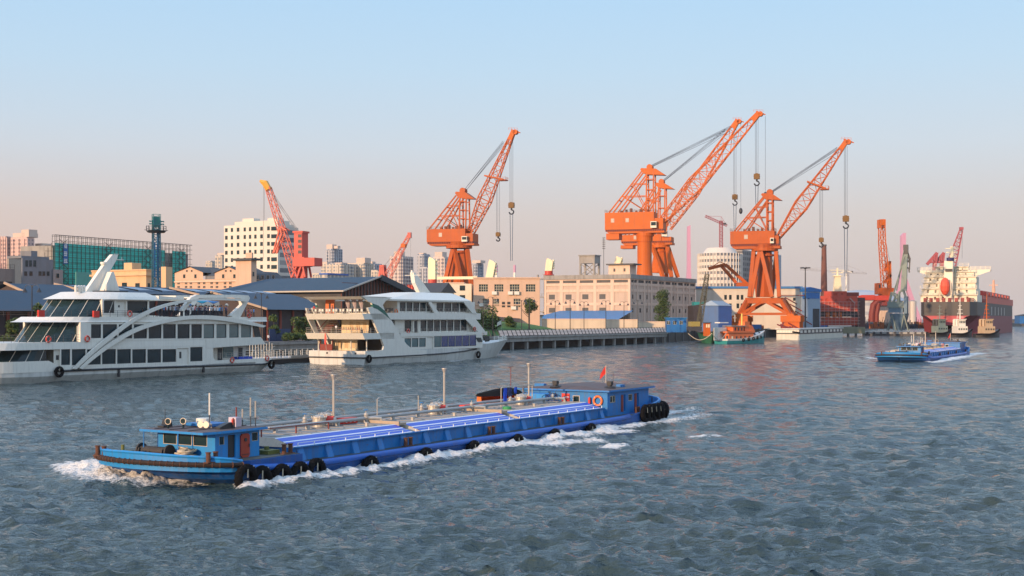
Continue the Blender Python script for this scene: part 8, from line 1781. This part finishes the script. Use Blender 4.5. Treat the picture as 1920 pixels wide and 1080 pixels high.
tier(1726, 1832, 553, 566, 14, 40); tier(1728, 1830, 541, 553, 16, 38); tier(1731, 1829, 530, 541, 18, 36); tier(1733, 1830, 519, 530, 19, 35); tier(1735, 1826, 510, 519, 20, 34); tier(1754, 1815, 500, 509, 22, 32, 'bridge')
m = MB(); u0 = 22; a, b = V_(1857, u0), V_(1720, u0); z1, z0 = Zs(506, u0), Zs(512, u0); m.box(u0, u0+5, a, b, z1-1, z1); m.add([(u0, a, z1-1), (u0, a+8, Zs(519, u0)), (u0, a+18, Zs(519, u0)), (u0, a+18, z1-1)], [(0, 1, 2, 3)]); m.add([(u0, b, z1-1), (u0, b-8, Zs(517, u0)), (u0, b-16, Zs(517, u0)), (u0, b-16, z1-1)], [(0, 3, 2, 1)]); rail(m, [(u0, a, z1), (u0, b, z1)], 1.6, 3, 2.5, .12); m.build('bridge_wing', crm, t)
m = MB(); u0 = 12; m.prism([(u0, Zs(566, u0)), (u0+5, Zs(566, u0)), (u0+5, Zs(489, u0)), (u0+1, Zs(489, u0))], V_(1786, u0), V_(1770, u0)); fn = m.build('funnel', crm, t)
m = MB(); 
for k in range(4): v = V_(1774+k*3.2, u0); m.box(u0-.1, u0+.2, v-.5, v+.5, Zs(509, u0), Zs(504, u0))
m.build('louvre', crd, fn); m = MB(); m.cyl((u0+2, V_(1781, u0), Zs(489, u0)), (u0+2, V_(1781, u0), Zs(483, u0)), 2.0, n=12); m.build('exhaust_cap', mat('navy_cap', (.02, .02, .10), .5), fn)
m = MB(); a = V_(1772, 9); m.sphere((9, a, Zs(537, 9)), 2.6, 12, sz=1.9); m.build('lifeboat', mat('lifeboat_orange', (.68, .09, .04), .5), t); m = MB(); m.bar((11, a-3, Zs(560, 9)), (8, a-3, Zs(526, 9)), .5); m.bar((11, a+3, Zs(560, 9)), (8, a+3, Zs(526, 9)), .5); m.build('davit', crm, t)
m = MB(); a = V_(1785, 24); m.bar((24, a, Zs(500, 24)), (24, a, Zs(462, 24)), 1.6); [m.bar((24, a-3.5+k*.4, Zs(466+k*7, 24)), (24, a+3.5-k*.4, Zs(466+k*7, 24)), .4) for k in range(4)]; m.build('radar_mast', yellowc, t)
m = MB(); u0 = 60; m.box(u0, L*.93, 2, Wd-2, zd, zd+4.5); m.box(u0+20, L*.92, 4, Wd-4, zd+4.5, zd+7.5); [m.box(u0+10+k*22, u0+24+k*22, 1, Wd-1, zd+4.5, zd+6.5) for k in range(8)]; m.build('hatch_covers', redp, t)
m = MB(); v = vm_; u0 = L*.5; x_, z_ = f.uz(1863, 525, v); z_2 = f.uz(1863, 556, v)[1]; m.cyl((x_, v, zd), (x_, v, z_), 1.8, .7, 8); m.bar((x_, v-3, z_*.9), (x_, v+3, z_*.9), .6); m.build('foremast', mat('mast_peach', (.62, .36, .24), .6), t)
# tugs under the stern
def tug(lab, px_, py_, w_px, hm, wm, mast, seed, yaw=.2):
    x, y = gp(px_, py_); t = thing('tugboat', lab, 'tugboat', (x, y, 0), yaw, 'tugs below the big ship stern'); t.scale = (1, 1.3, 1.2); S = y/F; L = w_px*S; s1 = []
    for k in range(11):
        q = k/10; h = 3.6*(math.sin(math.pi*min(1, q*1.25+.12)/1.0 if q < .3 else math.pi/2) if q < .3 else max(.06, 1-((q-.3)/.7)**2.6)); top = 1.6+1.9*max(0, (q-.4)/.6)**1.5; s1.append([(L*(q-.5), -h*.8, -.8), (L*(q-.5), -h, top), (L*(q-.5), h, top), (L*(q-.5), h*.8, -.8)])
    MB().loft(s1).build('hull', blackp, t); rnd = random.Random(seed)
    m = MB(); m.tube([(s[1][0], s[1][1]-.1, s[1][2]-.3) for s in s1], .35, 6); m.build('fender', black, t)
    m = MB(); m.box(-L*.22, L*.2, -2.6, 2.6, 1.7, 4.6); b = m.build('deckhouse', wm, t)
    m = MB(); m.box(-L*.14, L*.14, -2.0, 2.0, 4.6, 7.4); m.box(-L*.17, L*.17, -2.3, 2.3, 7.4, 7.7); w2 = m.build('wheelhouse', wm, t)
    for k in range(4): window(w2, -L*.1+L*.2*k/3, -2.06, 6.4, L*.045, 1.0, 1, 1, glassd, wm, 0); window(b, -L*.16+L*.3*k/3, -2.66, 3.4, .8, .8, 1, 1, glassd, wm, 0)
    m = MB(); m.cyl((0, 0, 7.7), (0, 0, mast), .25, .12, 6); [m.bar((-1.8+.3*k, 0, 8.5+k*1.6), (1.8-.3*k, 0, 8.5+k*1.6), .2) for k in range(4) if 8.5+k*1.6 < mast]; m.bar((-L*.2, 0, 4.6), (0, 0, mast*.8), .1); m.build('mast', orange2 if seed == 3 else (white if seed == 2 else greygreen), t)
    m = MB(); m.cyl((-L*.2, 1.2, 4.6), (-L*.2, 1.2, 7.4), .6, n=8); m.cyl((-L*.2, -1.2, 4.6), (-L*.2, -1.2, 7.4), .6, n=8); m.build('funnel', wm if seed != 1 else steeld, t)
tug('dark grey tug below the big ship stern, leftmost of three', 1762, 630.5, 48, blackp, greygreen, 14, 1)
tug('white cabined tug below the big ship stern, middle of three', 1800, 632, 46, blackp, white, 17, 2, .1)
tug('tug with a tall orange mast at the right of the big ship stern', 1850, 632.5, 50, blackp, mat('tug_buff', (.50, .36, .22), .6, streak=.3), 18, 3, .15)
# haze over the river and city
hz = MB().box(-4200, 4200, -60, 5200, -2.6, 190)
hm_ = bpy.data.materials.new('haze_air'); hm_.use_nodes = True; N = hm_.node_tree.nodes; N.remove(N['Principled BSDF']); pv_ = N.new('ShaderNodeVolumePrincipled'); pv_.inputs['Color'].default_value = (.86, .84, .86, 1); pv_.inputs['Density'].default_value = .00005; pv_.inputs['Anisotropy'].default_value = .1
hm_.node_tree.links.new(pv_.outputs[0], N['Material Output'].inputs['Volume'])
ho = hz.build('haze', hm_); ho['kind'] = 'stuff'
# low riverside sheds on the far shore at the right edge
for k, (px_, w_, y_, mt, l) in enumerate(((1912, 26, 592, contb, 'small blue riverside shed on the far shore beyond the big ship bow'), (1900, 30, 600, concd, 'low grey quay shed on the far shore just behind the big ship bow'))):
    f = Fr(at(px_, 1500+k*60)[:2], (2400, 100), GZ-.5); t = f.thing('riverside_shed', l, 'shed'); h = f.uz(px_, y_)[1]; MB().box(0, w_, 0, 14, 0, h).build('wall', mt, t); m = MB(); m.prism([(-1, h), (w_/2, h+2.5), (w_+1, h)], -1, 15); m.build('roof', roofdark, t)
# mooring ropes
for p0_, p1_, l in ((gp(1290, 626, 4), gp(1335, 626, 4), 'sagging mooring rope from the dock wall to the green bow'), (gp(1335, 632, 3), gp(1362, 630, 3), 'short mooring rope between the green bow and the orange workboat')):
    m = MB(); m.tube([(p0_[0]+(p1_[0]-p0_[0])*q/8, p0_[1]+(p1_[1]-p0_[1])*q/8, 4.2-2.4*math.sin(math.pi*q/8)) for q in range(9)], .12, 5); tag(m.build('mooring_rope', rope), l, 'rope')
for _o in C.objects:
    if 'label' in _o and len(str(_o['label']).split()) > 16: print('LONG', len(str(_o['label']).split()), _o['label'])
